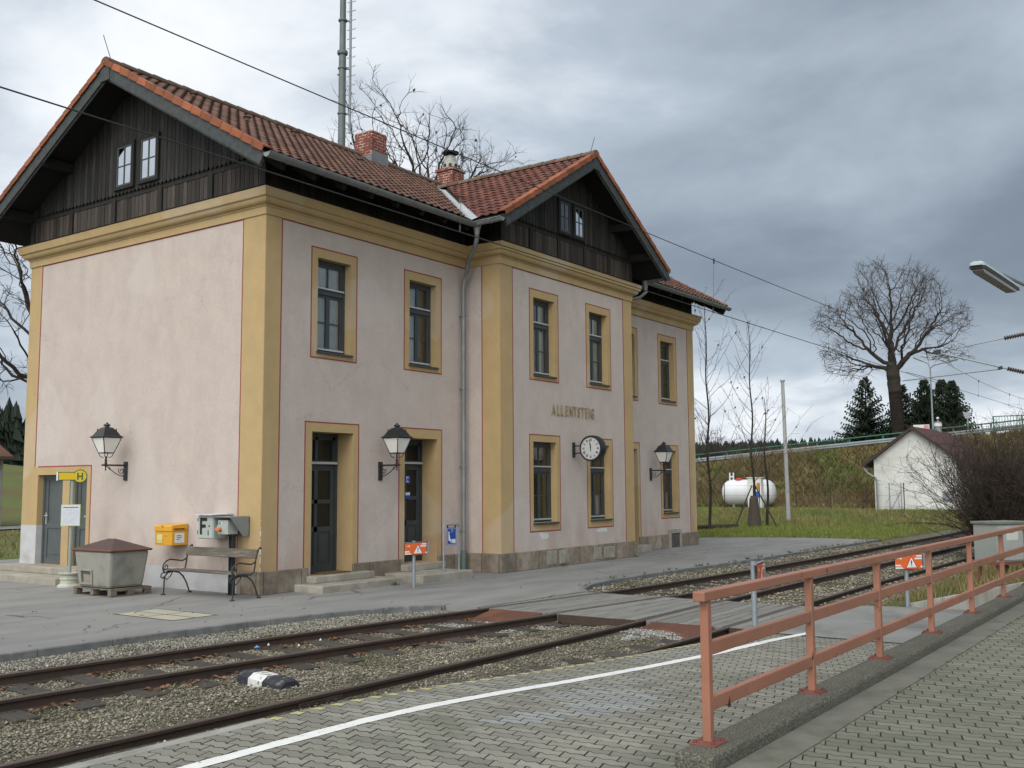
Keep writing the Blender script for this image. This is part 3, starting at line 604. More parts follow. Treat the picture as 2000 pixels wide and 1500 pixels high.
# timber knee wall and gables ------------------------------------
def planks(mb, P, u0, u1, ztop, zbot, wd=0.125, dep=0.0, th=0.02, scallop=False, gap=0.012):
    n = max(1, round((u1 - u0) / wd)); wd = (u1 - u0) / n
    for i in range(n):
        a, b = u0 + i * wd + gap / 2, u0 + (i + 1) * wd - gap / 2; c = (a + b) / 2
        zt0, zt1 = ztop(a), ztop(b); zb = zbot if not callable(zbot) else zbot(c)
        if min(zt0, zt1) <= zb + 0.03: continue
        j = random.uniform(-0.004, 0.004)
        if scallop: low = [(a + (b - a) * k / 6, zb + 0.05 - 0.05 * math.sin(math.pi * k / 6) ** 0.7) for k in range(7)]
        else: low = [(a, zb), (b, zb)]
        mb.prism(low + [(b, zt1), (a, zt0)], lambda x, z, d: P(x, d, z), dep - th + j, dep + j, rnd=random.random())
SL = 0.5737; ZE = 7.93; YE = -0.9; RIDY = 4.05; RIDZ = ZE + (RIDY - YE) * SL
XE0, XE1 = -0.85, BL + 0.85
def zmain(y): return ZE + (RIDY - YE - abs(y - RIDY)) * SL
CX = (RX0 + RX1) / 2; CZ = 10.35; CS = 0.592; CHW = 4.02; CY0 = -1.77
def zcross(x): return CZ - CS * abs(x - CX)
GOV = 0.16                                                # roof build-up below the tile surface
def gable(P, u0, u1, zf, n, wins, nm):
    G = MB(); planks(G, P, u0 + 0.02, u1 - 0.02, lambda u: zf(u) - GOV, 8.22, 0.135, -0.06, 0.022, True)
    g = G.build('gable_cladding', TIMBER, B); G = MB()
    for a in range(n):                                    # lower panels with upright boards
        ua, ub = u0 + (u1 - u0) * a / n, u0 + (u1 - u0) * (a + 1) / n
        planks(G, P, ua + 0.09, ub - 0.09, lambda u: 8.2, 7.58, 0.13, 0.0, 0.02)
    G.build('lower_panels', TIMBERB, B)
    T = MB()
    for a in range(n + 1):
        uu = u0 + (u1 - u0) * a / n; uu = min(max(uu, u0 + 0.07), u1 - 0.07)
        T.add([P(u, q, z) for q in (-0.05, 0.03) for z in (7.57, 8.2) for u in (uu - 0.075, uu + 0.075)], BOX6, rnd=0.4)
    for z0, z1, q in ((8.13, 8.25, -0.035), (7.56, 7.64, -0.03)): T.add([P(u, q_, z) for q_ in (q, 0.03) for z in (z0, z1) for u in (u0, u1)], BOX6, rnd=0.5)
    T.add([P(u, q_, z) for q_ in (0.031, 0.034) for z in (7.57, 8.2) for u in (u0, u1)], BOX6, rnd=0.0)
    T.build('gable_frame', TIMBER, B)
    for (a, b, c, d) in wins:
        F = MB(); q0, q1 = -0.135, -0.08
        for (aa, bb, cc, dd) in ((a - 0.05, a + 0.03, c, d), (b - 0.03, b + 0.05, c, d), (a - 0.05, b + 0.05, d, d + 0.07), (a - 0.05, b + 0.05, c - 0.07, c)): F.add([P(u, q, z) for q in (q0, q1) for z in (cc, dd) for u in (aa, bb)], BOX6, rnd=0.3)
        W = F.build('window', TIMBER, B)
        S = MB(); mc = (a + b) / 2; zc = (c + d) / 2
        for (aa, bb, cc, dd) in ((a + 0.03, a + 0.07, c, d), (b - 0.07, b - 0.03, c, d), (a + 0.07, b - 0.07, c, c + 0.04), (a + 0.07, b - 0.07, d - 0.04, d), (mc - 0.012, mc + 0.012, c + 0.04, d - 0.04), (a + 0.07, mc - 0.012, zc - 0.01, zc + 0.01), (mc + 0.012, b - 0.07, zc - 0.01, zc + 0.01)):
            S.add([P(u, q, z) for q in (-0.125, -0.10) for z in (cc, dd) for u in (aa, bb)], BOX6)
        S.build('sash', GREYF, W)
        g = MB(); g.quad(P(a, -0.112, c), P(b, -0.112, c), P(b, -0.112, d), P(a, -0.112, d)); g.build('pane', GLASS, W)
        k = MB(); k.add([P(u, -0.0835, z) for z in (c, d) for u in (a, b)], ((0, 1, 3, 2),)); k.build('curtain', CURT if nm == 'L' else CURTD, W)
gable(SD, 0.0, BD, zmain, 5, [(4.10, 4.70, 8.38, 9.26), (3.25, 3.85, 8.38, 9.26)], 'L')
FMG = lambda u, d, z: (u, RY + d, z)
gable(FMG, RX0, RX1, zcross, 5, [(8.52, 9.03, 8.33, 9.10), (9.22, 9.70, 8.33, 9.10)], 'M')
k = MB()                                                   # knee walls below the eaves
for P, u0, u1, zt in ((FR, 0, RX0, 8.28), (FR, RX1, BL, 8.28), (RT, RY, 0, 8.35)):
    planks(k, P, u0, u1, lambda u: zt, 7.57, 0.14, 0.02, 0.02)
    k.add([P(u, q_, z) for q_ in (0.022, 0.03) for z in (7.57, zt) for u in (u0, u1)], BOX6, rnd=0.1)
k.quad((BL, 0, 7.55), (BL, BD, 7.55), (BL, BD, 8.2), (BL, 0, 8.2)); k.quad((BL, 0, 8.2), (BL, BD, 8.2), (BL, RIDY, RIDZ - GOV), (BL, RIDY, RIDZ - GOV))
k.quad((0, BD, 7.55), (BL, BD, 7.55), (BL, BD, 8.3), (0, BD, 8.3)); k.build('knee_wall', TIMBER, B)
for u in (0.3, 1.5, 2.7, 3.9, 5.1): pass

# roof -----------------------------------------------------------
def tiles(O, U, W_, Lu, Lw, name, m, clips=(), pu=0.235, pw=0.345, amp=0.034):
    O, U, W_ = Vector(O), Vector(U).normalized(), Vector(W_).normalized(); N = U.cross(W_).normalized()
    if N.z < 0: N = -N
    nu = int(Lu / pu * 8); nw = int(round(Lw / pw)); pw = Lw / nw
    us = np.linspace(0, Lu, nu + 1); h = amp * (0.5 + 0.5 * np.cos(2 * np.pi * us / pu)) ** 1.2
    vs = []; fs = []; rn = []
    tile_r = {}
    for j in range(nw):
        off = len(vs)
        for (t, hh) in ((-0.10, 0.030), (-0.10, 0.052), (0.5, 0.037), (1.0, 0.022)):
            for a, b in zip(us, h): vs.append(O + U * float(a) + W_ * ((j + t) * pw) + N * (float(b) + hh - 0.03 + (0.0 if t < 0.9 else -0.008)))
        n = nu + 1
        for r in range(3):
            for i in range(nu):
                fs.append((off + r * n + i, off + r * n + i + 1, off + (r + 1) * n + i + 1, off + (r + 1) * n + i))
                key = (j, int(i / 8)); tile_r.setdefault(key, random.random()); rn.append(tile_r[key])
    bm = bmesh.new(); bv = [bm.verts.new(v) for v in vs]; la = bm.faces.layers.float.new('rnd')
    for f, r in zip(fs, rn):
        ff = bm.faces.new([bv[q] for q in f]); ff[la] = r
    for co, no in clips: bmesh.ops.bisect_plane(bm, geom=bm.verts[:] + bm.edges[:] + bm.faces[:], plane_co=co, plane_no=no, clear_outer=True)
    for f in bm.faces:
        f.smooth = True
        if f.normal.dot(N) < 0: f.normal_flip()
    me = bpy.data.meshes.new(name); bm.to_mesh(me); bm.free(); me.set_sharp_from_angle(angle=R(38)); me.materials.append(m)
    ob = bpy.data.objects.new(name, me); COL.objects.link(ob); return ob
RF = MB()                                                  # deck: dark soffit boards under the tiles
def slab(mb, pts, th, m=0):
    n = len(pts); top = [Vector(p) - Vector((0, 0, 0.035)) for p in pts]; bot = [p - Vector((0, 0, th)) for p in top]
    mb.add(top + bot, [tuple(range(n)), tuple(range(2 * n - 1, n - 1, -1))] + [(i, n + i, n + (i + 1) % n, (i + 1) % n) for i in range(n)], m)
yv = YE + (CZ - CS * CHW - ZE) / SL                        # valley foot
ytop = YE + (CZ - ZE) / SL
xl, xr = CX - CHW, CX + CHW
slab(RF, [(XE0, YE, ZE), (xl, YE, ZE), (xl, yv, zmain(yv)), (CX, ytop, CZ), (CX, RIDY, RIDZ), (XE0, RIDY, RIDZ)], 0.10)
slab(RF, [(xr, YE, ZE), (XE1, YE, ZE), (XE1, RIDY, RIDZ), (CX, RIDY, RIDZ), (CX, ytop, CZ), (xr, yv, zmain(yv))], 0.10)
slab(RF, [(XE0, BD + 0.9, ZE), (XE0, RIDY, RIDZ), (XE1, RIDY, RIDZ), (XE1, BD + 0.9, ZE)], 0.10)
slab(RF, [(xl, CY0, zcross(xl)), (CX, CY0, CZ), (CX, ytop, CZ), (xl, yv, zcross(xl))], 0.10)
slab(RF, [(CX, CY0, CZ), (xr, CY0, zcross(xr)), (xr, yv, zcross(xr)), (CX, ytop, CZ)], 0.10)
RO = RF.build('roof', DKWOOD, B)
def addroof(o): o.parent = RO; return o
up = Vector((0, 1, SL)).normalized(); Lw = math.hypot(RIDY - YE, RIDZ - ZE)
vd = Vector((CX - xl, ytop - yv, CZ - zcross(xl))).normalized()              # left valley direction
vn = Vector((vd.y, -vd.x, 0)).normalized()                                   # horizontal, pointing +x side of the valley line
vco = Vector((xl, yv, 0)) - vn * 0.17
tl = addroof(tiles((XE0 + 0.1, YE, ZE), (1, 0, 0), up, CX - XE0 - 0.1, Lw, 'tile_field', TILE, [(vco, vn)]))
# strip of main roof above the cross ridge
vd2 = Vector((CX - xr, ytop - yv, 0)).normalized(); vn2 = Vector((-vd2.y, vd2.x, 0)).normalized(); vn2 = vn2 if vn2.x < 0 else -vn2
addroof(tiles((CX, YE, ZE), (1, 0, 0), up, XE1 - CX - 0.1, Lw, 'tile_field', TILE, [(Vector((xr, yv, 0)) - vn2 * 0.1, vn2)]))
addroof(tiles((XE1, BD + 0.9, ZE), (-1, 0, 0), Vector((0, -1, SL)).normalized(), XE1 - XE0, Lw, 'tile_field', TILE, pu=0.47))
cu = Vector((1, 0, CS)).normalized(); Lc = math.hypot(CHW, CS * CHW)
addroof(tiles((xl, CY0 + 0.1, zcross(xl)), (0, 1, 0), cu, ytop - CY0 - 0.1 + 0.3, Lc, 'tile_field', TILE2, [(Vector((xl, yv, 0)) + vn * 0.13, -vn)]))
addroof(tiles((xr, ytop, zcross(xr)), (0, -1, 0), Vector((-1, 0, CS)).normalized(), ytop - CY0 - 0.1, Lc, 'tile_field', TILE2, [(Vector((xr, yv, 0)) + vn2 * 0.1, -vn2)]))
# valley flashing
mb = MB(); hz = vn * 0.21
a0, a1 = Vector((xl, yv, zcross(xl))), Vector((CX, ytop, CZ))
dn = Vector((0, 0, 0.012)); sA = -SL * vn.y * 0.21; 
pA0, pA1 = a0 - hz, a1 - hz; pA0.z = zmain(pA0.y) + 0.012; pA1.z = zmain(pA1.y) + 0.012
pB0, pB1 = a0 + hz, a1 + hz; pB0.z = zcross(pB0.x) + 0.012; pB1.z = zcross(min(pB1.x, CX)) + 0.012
ext = -vd * 0.18
mb.quad(pA0 + ext, a0 + ext, a1, pA1); mb.quad(a0 + ext, pB0 + ext, pB1, a1); mb.build('valley_flashing', ZINCL, RO)
# ridge caps
def ridge(p, q, name='ridge_tile', r=0.13, n=None):
    p, q = Vector(p), Vector(q); L = (q - p).length; n = n or int(L / 0.38); d = (q - p) / n; mb = MB()
    for i in range(n):
        a = p + d * i; b = p + d * (i + 1.12); up_ = Vector((0, 0, 1)); sd = d.normalized().cross(up_); vs = []
        for c, rr in ((a, r * 1.12), (b, r * 0.95)):
            for k_ in range(9):
                t = math.pi * (k_ / 8) * 1.1 - 0.05 * math.pi; vs.append(c + sd * math.cos(t) * rr + up_ * (math.sin(t) * rr * 0.8 - 0.03))
        mb.add(vs, [(k_, k_ + 1, 10 + k_, 9 + k_) for k_ in range(8)] + [tuple(range(8, -1, -1))], rnd=random.random())
    return mb.build(name, RIDGE, RO)
ridge((XE0 - 0.03, RIDY, RIDZ + 0.03), (XE1, RIDY, RIDZ + 0.03)); ridge((CX, CY0 - 0.03, CZ + 0.03), (CX, ytop + 0.1, CZ + 0.03))
# verge tiles and barge boards along the gable edges
def verge(p0, p1, outn, rev=False):
    p0, p1, outn = Vector(p0), Vector(p1), Vector(outn); L = (p1 - p0).length; n = round(L / 0.345); d = (p1 - p0) / n; up_ = outn.cross(d).normalized()
    if up_.z < 0: up_ = -up_
    mb = MB()
    for i in range(n):
        c = p0 + d * (i + 0.5); dd = (d.normalized() + up_ * -0.05).normalized(); u2 = dd.cross(outn).normalized(); u2 = u2 if u2.z > 0 else -u2
        r_ = random.random()
        mb.obox(c - outn * 0.07 + up_ * 0.045, d, outn, up_, d.length * 0.5, 0.10, 0.014, rnd=r_)
        mb.obox(c + outn * 0.035 + up_ * 0.003, dd, outn, u2, d.length * 0.485, 0.012, 0.06, rnd=r_)
    mb.build('verge_tile', VERGE, RO, bevel=0.004)
    bb = MB(); dl = (p1 - p0).normalized()
    bb.obox((p0 + p1) / 2 + up_ * -0.165 - outn * 0.012, dl, outn, up_, L / 2 + 0.02, 0.018, 0.12)
    bb.obox((p0 + p1) / 2 + up_ * -0.245 - outn * 0.045, dl, outn, up_, L / 2 + 0.02, 0.014, 0.075)
    bb.build('bargeboard', BARGE, RO)
verge((XE0, YE, ZE), (XE0, RIDY, RIDZ), (-1, 0, 0)); verge((XE0, BD + 0.9, ZE), (XE0, RIDY, RIDZ), (-1, 0, 0))
verge((XE1, YE, ZE), (XE1, RIDY, RIDZ), (1, 0, 0)); verge((XE1, BD + 0.9, ZE), (XE1, RIDY, RIDZ), (1, 0, 0))
verge((xl, CY0, zcross(xl)), (CX, CY0, CZ), (0, -1, 0)); verge((xr, CY0, zcross(xr)), (CX, CY0, CZ), (0, -1, 0))
mb = MB(); mb.box(XE0 - 0.022, XE0 + 0.05, RIDY - 0.16, RIDY + 0.16, RIDZ - 0.40, RIDZ - 0.10); mb.build('apex_board', BARGE, RO); mb = MB(); mb.box(CX - 0.16, CX + 0.16, CY0 - 0.022, CY0 + 0.05, CZ - 0.40, CZ - 0.10); mb.build('apex_board', BARGE, RO)
# purlins and eave rafters
def raft(*a, nm_='rafter', fn='box'):
    mb = MB(); getattr(mb, fn)(*a); mb.build(nm_, DKWOOD, RO)
for y, dz_ in ((RIDY, 0.30), (RIDY - 2.4, 0.26), (RIDY + 2.4, 0.26), (0.06, 0.24), (BD - 0.06, 0.24)): raft(XE0 + 0.03, 0.0, y - 0.08, y + 0.08, zmain(y) - dz_ - 0.1, zmain(y) - dz_ + 0.1, nm_='purlin')
for x, dz_ in ((CX, 0.30), (CX - 2.0, 0.26), (CX + 2.0, 0.26), (RX0 + 0.06, 0.24), (RX1 - 0.06, 0.24)): raft(x - 0.08, x + 0.08, CY0 + 0.03, RY, zcross(x) - dz_ - 0.1, zcross(x) - dz_ + 0.1, nm_='purlin')
x = XE0 + 0.5
while x < XE1:
    if not (xl - 0.1 < x < xr + 0.1): raft((x, YE + 0.06, ZE - 0.19), (x, 0.02, ZE - 0.19 + 0.88 * SL), 0.09, 0.12, fn='beam')
    x += 0.78
# gutters
def gutter(pts, r=0.085):
    mb = MB(); pts = [Vector(p) for p in pts]
    vs = []; n = 9
    for i, p in enumerate(pts):
        d = (pts[min(i + 1, len(pts) - 1)] - pts[max(i - 1, 0)]).normalized(); sd = d.cross(Vector((0, 0, 1))).normalized()
        if 0 < i < len(pts) - 1:
            d1_, d2_ = (pts[i] - pts[i - 1]).normalized(), (pts[i + 1] - pts[i]).normalized(); sd = sd / max(0.5, math.cos(d1_.angle(d2_) / 2))
        for rr in (r, r - 0.006):
            for k_ in range(n):
                t = math.pi + math.pi * k_ / (n - 1); vs.append(p + sd * math.cos(t) * rr + Vector((0, 0, 1)) * math.sin(t) * rr)
    fs = []; m_ = 2 * n
    for i in range(len(pts) - 1):
        for k_ in range(n - 1):
            for o in (0, n): fs.append((i * m_ + o + k_, i * m_ + o + k_ + 1, (i + 1) * m_ + o + k_ + 1, (i + 1) * m_ + o + k_))
        for a in ((0, n), (n - 1, 2 * n - 1)): fs.append((i * m_ + a[0], i * m_ + a[1], (i + 1) * m_ + a[1], (i + 1) * m_ + a[0]))
    for b in (0, (len(pts) - 1) * m_): fs.append(tuple(b + k_ for k_ in range(n)))
    mb.add(vs, fs)
    for a, b in zip(pts, pts[1:]):                       # beads and brackets
        L = (b - a).length; dd = (b - a).normalized(); sd = dd.cross(Vector((0, 0, 1)))
        mb.cyl(a + sd * r, b + sd * r, 0.011, n=6); q = 0.5
        while q < L: 
            c = a + dd * q; mb.tube([c + sd * (r + 0.006) + Vector((0, 0, 0.01))] + [c + (sd * math.cos(t) * (r + 0.008) + Vector((0, 0, 1)) * math.sin(t) * (r + 0.008)) for t in [-math.pi * k_ / 6 for k_ in range(7)]], 0.008, 5); q += 0.95
    return mb.build('gutter', ZINC, B, smooth=True)
gy, gz = YE - 0.075, ZE - 0.075
gutter([(XE0 - 0.02, gy, gz), (xl - 0.09, gy, gz - 0.03), (xl - 0.09, CY0 - 0.02, gz - 0.01)])
gutter([(xr + 0.09, CY0 - 0.02, gz), (xr + 0.09, gy, gz - 0.02), (XE1 + 0.02, gy, gz)])
def downpipe(pts, r=0.052, br=()):
    mb = MB(); mb.tube(pts, r, 12)
    mb.lathe([(0.055, -0.12), (0.075, 0.0), (0.10, 0.1), (0.10, 0.13)], pts[0], 12)
    for z in br:
        mb.lathe([(r + 0.004, -0.02), (r + 0.018, -0.018), (r + 0.018, 0.018), (r + 0.004, 0.02)], (pts[-1][0], pts[-1][1], z), 12)
        mb.box(pts[-1][0] - 0.012, pts[-1][0] + 0.012, pts[-1][1], 0.0, z - 0.012, z + 0.012)
    return mb.build('downpipe', ZINC, B, smooth=True)
px, py = 5.86, -0.12
dp = downpipe([(xl + 0.02, gy - 0.02, gz - 0.17), (xl + 0.04, gy, gz - 0.36), (xl + 0.12, gy + 0.10, gz - 0.5), (px - 0.12, py - 0.22, 7.12), (px - 0.03, py - 0.14, 6.92), (px, py - 0.04, 6.75), (px, py, 6.6), (px, py, 1.0), (px, py, 0.05)], br=(5.9, 4.2, 2.4, 0.95))
mb = MB(); mb.cyl((px, py, 0.02), (px, py, 0.50), 0.066, n=14); mb.build('downpipe_foot', mat('cast_iron_foot', (0.10, 0.14, 0.14), (0.07, 0.1, 0.1), 6, 0.6), dp, smooth=True)
downpipe([(xr + 0.09, gy + 0.02, gz - 0.16), (xr + 0.09, gy, gz - 0.34), (xr - 0.02, gy + 0.15, gz - 0.5), (12.55, -0.35, 7.15), (12.48, -0.2, 6.9), (12.48, -0.12, 6.7), (12.48, -0.12, 0.1)], br=(4.2, 2.4))
# chimneys
mb = MB(); mb.box(6.68, 7.28, 3.60, 4.24, 10.3, 11.42); mb.box(6.675, 7.285, 3.595, 4.245, 11.30, 11.36); ch = mb.build('chimney', BRICK, RO, bevel=0.05)
mb = MB(); mb.box(6.66, 7.30, 3.57, 3.592, 10.28, 10.84); mb.box(6.65, 6.672, 3.58, 4.2, 10.4, 10.72); mb.box(7.288, 7.31, 3.58, 4.26, 10.4, 10.95); mb.build('flashing', ZINC, ch)
mb = MB(); mb.box(10.86, 11.44, 4.20, 4.80, 10.0, 11.58); mb.box(10.82, 11.48, 4.16, 4.84, 11.50, 11.59); c2 = mb.build('chimney', BRICK, RO, bevel=0.01)
mb = MB(); mb.lathe([(0.30, 0), (0.27, 0.12), (0.20, 0.26), (0.15, 0.40), (0.15, 0.44)], (11.15, 4.5, 11.59), 16); mb.lathe([(0.10, 0.44), (0.10, 0.52), (0.25, 0.52), (0.27, 0.56), (0.1, 0.60)], (11.15, 4.5, 11.59), 12, m=1)
for t in range(10): a = t * math.pi / 5; mb.obox((11.15 + 0.285 * math.cos(a), 4.5 + 0.285 * math.sin(a), 11.68), (math.cos(a), math.sin(a), 0), (-math.sin(a), math.cos(a), 0), (0, 0, 1), 0.012, 0.04, 0.05, m=1)
mb.build('chimney_pot', [mat('grey_chimney_pot', (0.34, 0.34, 0.31), (0.2, 0.2, 0.18), 9, 0.8), BLK], c2)
# lightning rods on the ridge ends
mb = MB(); mb.cyl((-0.7, RIDY, RIDZ), (-0.95, RIDY - 0.03, RIDZ + 0.55), 0.008, n=5); mb.cyl((CX + 0.02, CY0 + 0.2, CZ), (CX + 0.12, CY0 + 0.1, CZ + 0.5), 0.008, n=5); mb.build('lightning_rod', IRON, RO)
for (x, y) in ((1.5, 2.4), (3.4, 3.0), (4.8, 2.2), (0.7, 3.2), (7.2, 1.0)):
    mb = MB()
    z = zmain(y) if x < 7 else zcross(x); mb.lathe([(0.05, -0.1), (0.05, 0.06), (0.09, 0.08), (0.02, 0.12)], (x, y, z + 0.03), 8); mb.build('roof_vent', RIDGE, RO)
# ================================================================== GROUND, TRACKS, PLATFORM
def smooth(a, b, x):
    t = np.clip((x - a) / (b - a), 0, 1); return t * t * (3 - 2 * t)
def vnoise(x, y, s, seed=0):
    """cheap smooth value noise, numpy"""
    g = np.random.default_rng(seed).random((64, 64)); X, Y = x * s, y * s
    xi, yi = np.floor(X).astype(int), np.floor(Y).astype(int); fx, fy = X - xi, Y - yi; fx = fx * fx * (3 - 2 * fx); fy = fy * fy * (3 - 2 * fy)
    q = lambda a, b: g[a % 64, b % 64]
    return (q(xi, yi) * (1 - fx) + q(xi + 1, yi) * fx) * (1 - fy) + (q(xi, yi + 1) * (1 - fx) + q(xi + 1, yi + 1) * fx) * fy
def struct(o): o['kind'] = 'structure'; return o
def road_z(y): return 3.95 - 0.076 * (y - 10)             # embankment crest
def H(x, y):
    x = np.asarray(x, float); y = np.asarray(y, float)
    g = 0.0 + 0.05 * (vnoise(x, y, 0.3, 3) - 0.5) * smooth(24, 30, x)
    g = g + 0.42 * smooth(36, 47, x)                       # meadow rises to the small house
    hl = 5.2 * smooth(34, 105, y) + 9 * smooth(110, 400, y)
    g = g + hl * (1 - smooth(40, 60, x))
    rz = np.clip(road_z(y), 0.5, 7.5)
    far = rz + (x - 66).clip(0) * 0.012 + 6 * smooth(150, 420, x)
    emb = np.where(x < 58.5, g + (rz - g) * smooth(52.0, 58.8, x + 0.9 * (vnoise(x, y, 0.25, 5) - 0.5)), np.where(x < 66.5, rz, far))
    z = np.where(x > 51.5, emb, g)
    low = (x < 24.35) & (y < 13.5); trk = (y < -4.2) & (x < 64) & (y > -9.6)
    z = np.where(low, -0.32, z); z = np.where(trk, np.minimum(z, -0.32), z)
    return z
xs = np.concatenate([np.linspace(-160, -40, 12), np.arange(-36, 24, 2), [24.2, 24.45], np.arange(25, 50, 1.0), np.arange(50, 68, 0.4), np.arange(68, 110, 2), np.linspace(112, 900, 60)])
ys = np.concatenate([np.linspace(-220, -40, 16), np.arange(-38, -12, 2), np.arange(-11.5, -9.8, 0.5), [-9.7, -9.5], np.arange(-9, -4.4, 1), [-4.3, -4.1], np.arange(-3.5, 13, 1.0), [13.4, 13.6], np.arange(14.5, 60, 1.5), np.arange(60, 130, 3), np.linspace(134, 800, 50)])
X, Y = np.meshgrid(xs, ys, indexing='ij'); Z = H(X, Y); nx, ny = X.shape
idx = np.arange(nx * ny).reshape(nx, ny)
F = np.stack([idx[:-1, :-1], idx[1:, :-1], idx[1:, 1:], idx[:-1, 1:]], -1).reshape(-1)
def grass_x(c, col):
    N, L = c['N'], c['L']
    n = N('ShaderNodeTexNoise'); n.inputs['Scale'].default_value = 0.22; n.inputs['Detail'].default_value = 7; n.inputs['Roughness'].default_value = 0.62; L(c['pos'], n.inputs[0])
    col = c['mix'](c['ramp'](n.outputs[0], 0.45, 0.62), col, (0.10, 0.072, 0.028))
    s = N('ShaderNodeSeparateXYZ'); L(c['pos'], s.inputs[0])
    mr = N('ShaderNodeMapRange'); L(s.outputs[0], mr.inputs[0]); mr.inputs[1].default_value = 49.0; mr.inputs[2].default_value = 53.0
    m2 = N('ShaderNodeMapRange'); L(s.outputs[0], m2.inputs[0]); m2.inputs[1].default_value = 61.0; m2.inputs[2].default_value = 59.0
    mm = N('ShaderNodeMath'); mm.operation = 'MULTIPLY'; L(mr.outputs[0], mm.inputs[0]); L(m2.outputs[0], mm.inputs[1])
    v = N('ShaderNodeTexNoise'); v.inputs['Scale'].default_value = 0.55; v.inputs['Detail'].default_value = 9; v.inputs['Roughness'].default_value = 0.7; L(c['pos'], v.inputs[0])
    br = c['mix'](c['ramp'](v.outputs[0], 0.44, 0.66), (0.105, 0.11, 0.038), (0.12, 0.082, 0.045))
    return c['mix'](mm.outputs[0], col, br)
GRASS = mat('meadow_ground', (0.075, 0.105, 0.022), (0.095, 0.105, 0.028), 0.8, 1.0, 0.8, 9, extra=grass_x, bdist=0.05)
struct(np_mesh('ground', np.stack([X, Y, Z], -1).reshape(-1, 3), F, 4, GRASS, smooth=True))
# asphalt forecourt with its kerb towards track one
KL = [(-45, -0.6), (-20, -1.75), (-12, -2.15), (-8, -2.38), (-6.1, -2.47), (-4, -2.53), (-2.6, -2.65), (-1.5, -2.80), (-0.6, -3.02), (0.1, -3.3), (0.6, -3.75), (0.68, -4.45), (3.7, -4.62), (4.1, -4.28), (4.9, -3.98), (6.0, -3.82), (8.5, -3.85), (12.4, -4.05), (18, -4.12), (24.2, -4.15)]
mb = MB(); top = KL + [(24.2, -1.6), (23.2, 0.6), (22.4, 1.8), (20.6, 1.5), (19.6, 1.3), (19.6, 13.5), (-45, 13.5)]
mb.prism(top, lambda a, b, d: (a, b, d), -0.2, 0.0); ao = mb.build('asphalt_forecourt', ASPH); struct(ao)
def strip(path, w0, w1, z0, z1, name, m, bevel=0.0, joints=None):
    """kerb along a polyline; w0,w1 offsets to the right of the path (towards -y), z can be tuples"""
    P = [Vector((a, b)) for a, b in path]; n = len(P); mb = MB(); vs = []
    for i in range(n):
        d = (P[min(i + 1, n - 1)] - P[max(i - 1, 0)]).normalized(); nn = Vector((d.y, -d.x))
        for w_, z_ in ((w0, z0), (w0, z1), (w1, z1), (w1, z0)): q = P[i] + nn * w_; vs.append((q.x, q.y, z_))
    fs = [(i * 4 + k, i * 4 + (k + 1) % 4, i * 4 + 4 + (k + 1) % 4, i * 4 + 4 + k) for i in range(n - 1) for k in range(4)] + [(0, 1, 2, 3), tuple((n - 1) * 4 + k for k in (3, 2, 1, 0))]
    mb.add(vs, fs); return mb.build(name, m, bevel=bevel)
struct(strip([(x_, y_ ) for x_, y_ in KL[:11]], -0.002, 0.10, -0.3, 0.006, 'kerb', KERBM, 0.012))
struct(strip(KL[12:], -0.002, 0.10, -0.3, 0.006, 'kerb', KERBM, 0.012))
mb = MB()                                                 # dark joints between the kerb stones
for (a, b) in list(zip(KL[:10], KL[1:11])) + list(zip(KL[12:], KL[13:])):
    A_, B_ = Vector(a), Vector(b); L = (B_ - A_).length; d = (B_ - A_).normalized(); nn = Vector((d.y, -d.x)); q = 0.4
    while q < L: c = A_ + d * q + nn * 0.05; mb.obox((c.x, c.y, -0.07), (d.x, d.y, 0), (nn.x, nn.y, 0), (0, 0, 1), 0.0025, 0.0512, 0.0762); q += 1.0
struct(mb.build('kerb_joint', GROUT))
# tracks --------------------------------------------------------------------
def ipath(pts):
    xs_, ys_ = zip(*pts)
    return lambda x: float(np.interp(x, xs_, ys_))
T1A = ipath([(-45, -2.2), (-20, -3.05), (-12, -3.45), (-6.8, -3.75), (-4.3, -3.98), (-1, -4.34), (0.7, -4.56), (3.7, -4.93), (6.5, -5.12), (9.7, -5.25), (15, -5.35), (30, -5.3), (60, -4.0)])
T2A = ipath([(-45, -7.2), (-8.7, -7.28), (-4.4, -7.36), (-0.3, -7.42), (3.5, -7.33), (8.3, -7.25), (14, -7.3), (30, -7.4), (60, -6.2)])
G = 1.33
RPROF = [(-0.062, -0.145), (0.062, -0.145), (0.062, -0.132), (0.012, -0.115), (0.009, -0.045), (0.034, -0.032), (0.035, -0.006), (0.028, 0.0), (-0.028, 0.0), (-0.035, -0.006), (-0.034, -0.032), (-0.009, -0.045), (-0.012, -0.115), (-0.062, -0.132)]
def rail(f, off, parent, x0=-40, x1=58, step=0.8):
    n = int((x1 - x0) / step); mb = MB(); m_ = len(RPROF); vs = []; fs = []
    for i in range(n + 1):
        x = x0 + (x1 - x0) * i / n
        for a, b in RPROF: vs.append((x, f(x) + off + a, b - 0.012))
    for i in range(n):
        for k in range(m_):
            mb.f.append([i * m_ + k, (i + 1) * m_ + k, (i + 1) * m_ + (k + 1) % m_, i * m_ + (k + 1) % m_]); mb.m.append(1 if k in (6, 7, 8) else 0); mb.r.append(0.5)
    mb.v = vs; return mb.build('rail', [RAILM, RAILT if parent is TR1 else RAILS2], parent)
RAILS2 = mat('track_two_rail_head', (0.105, 0.078, 0.066), (0.078, 0.058, 0.050), 4, 0.5, metal=0.3, stretch=(0.2, 3, 1),
             extra=lambda c, col: c['mix'](c['ramp'](c['vecx'](0), 5.0, 9.0), col, (0.26, 0.24, 0.22)) if 'vecx' in c else col)
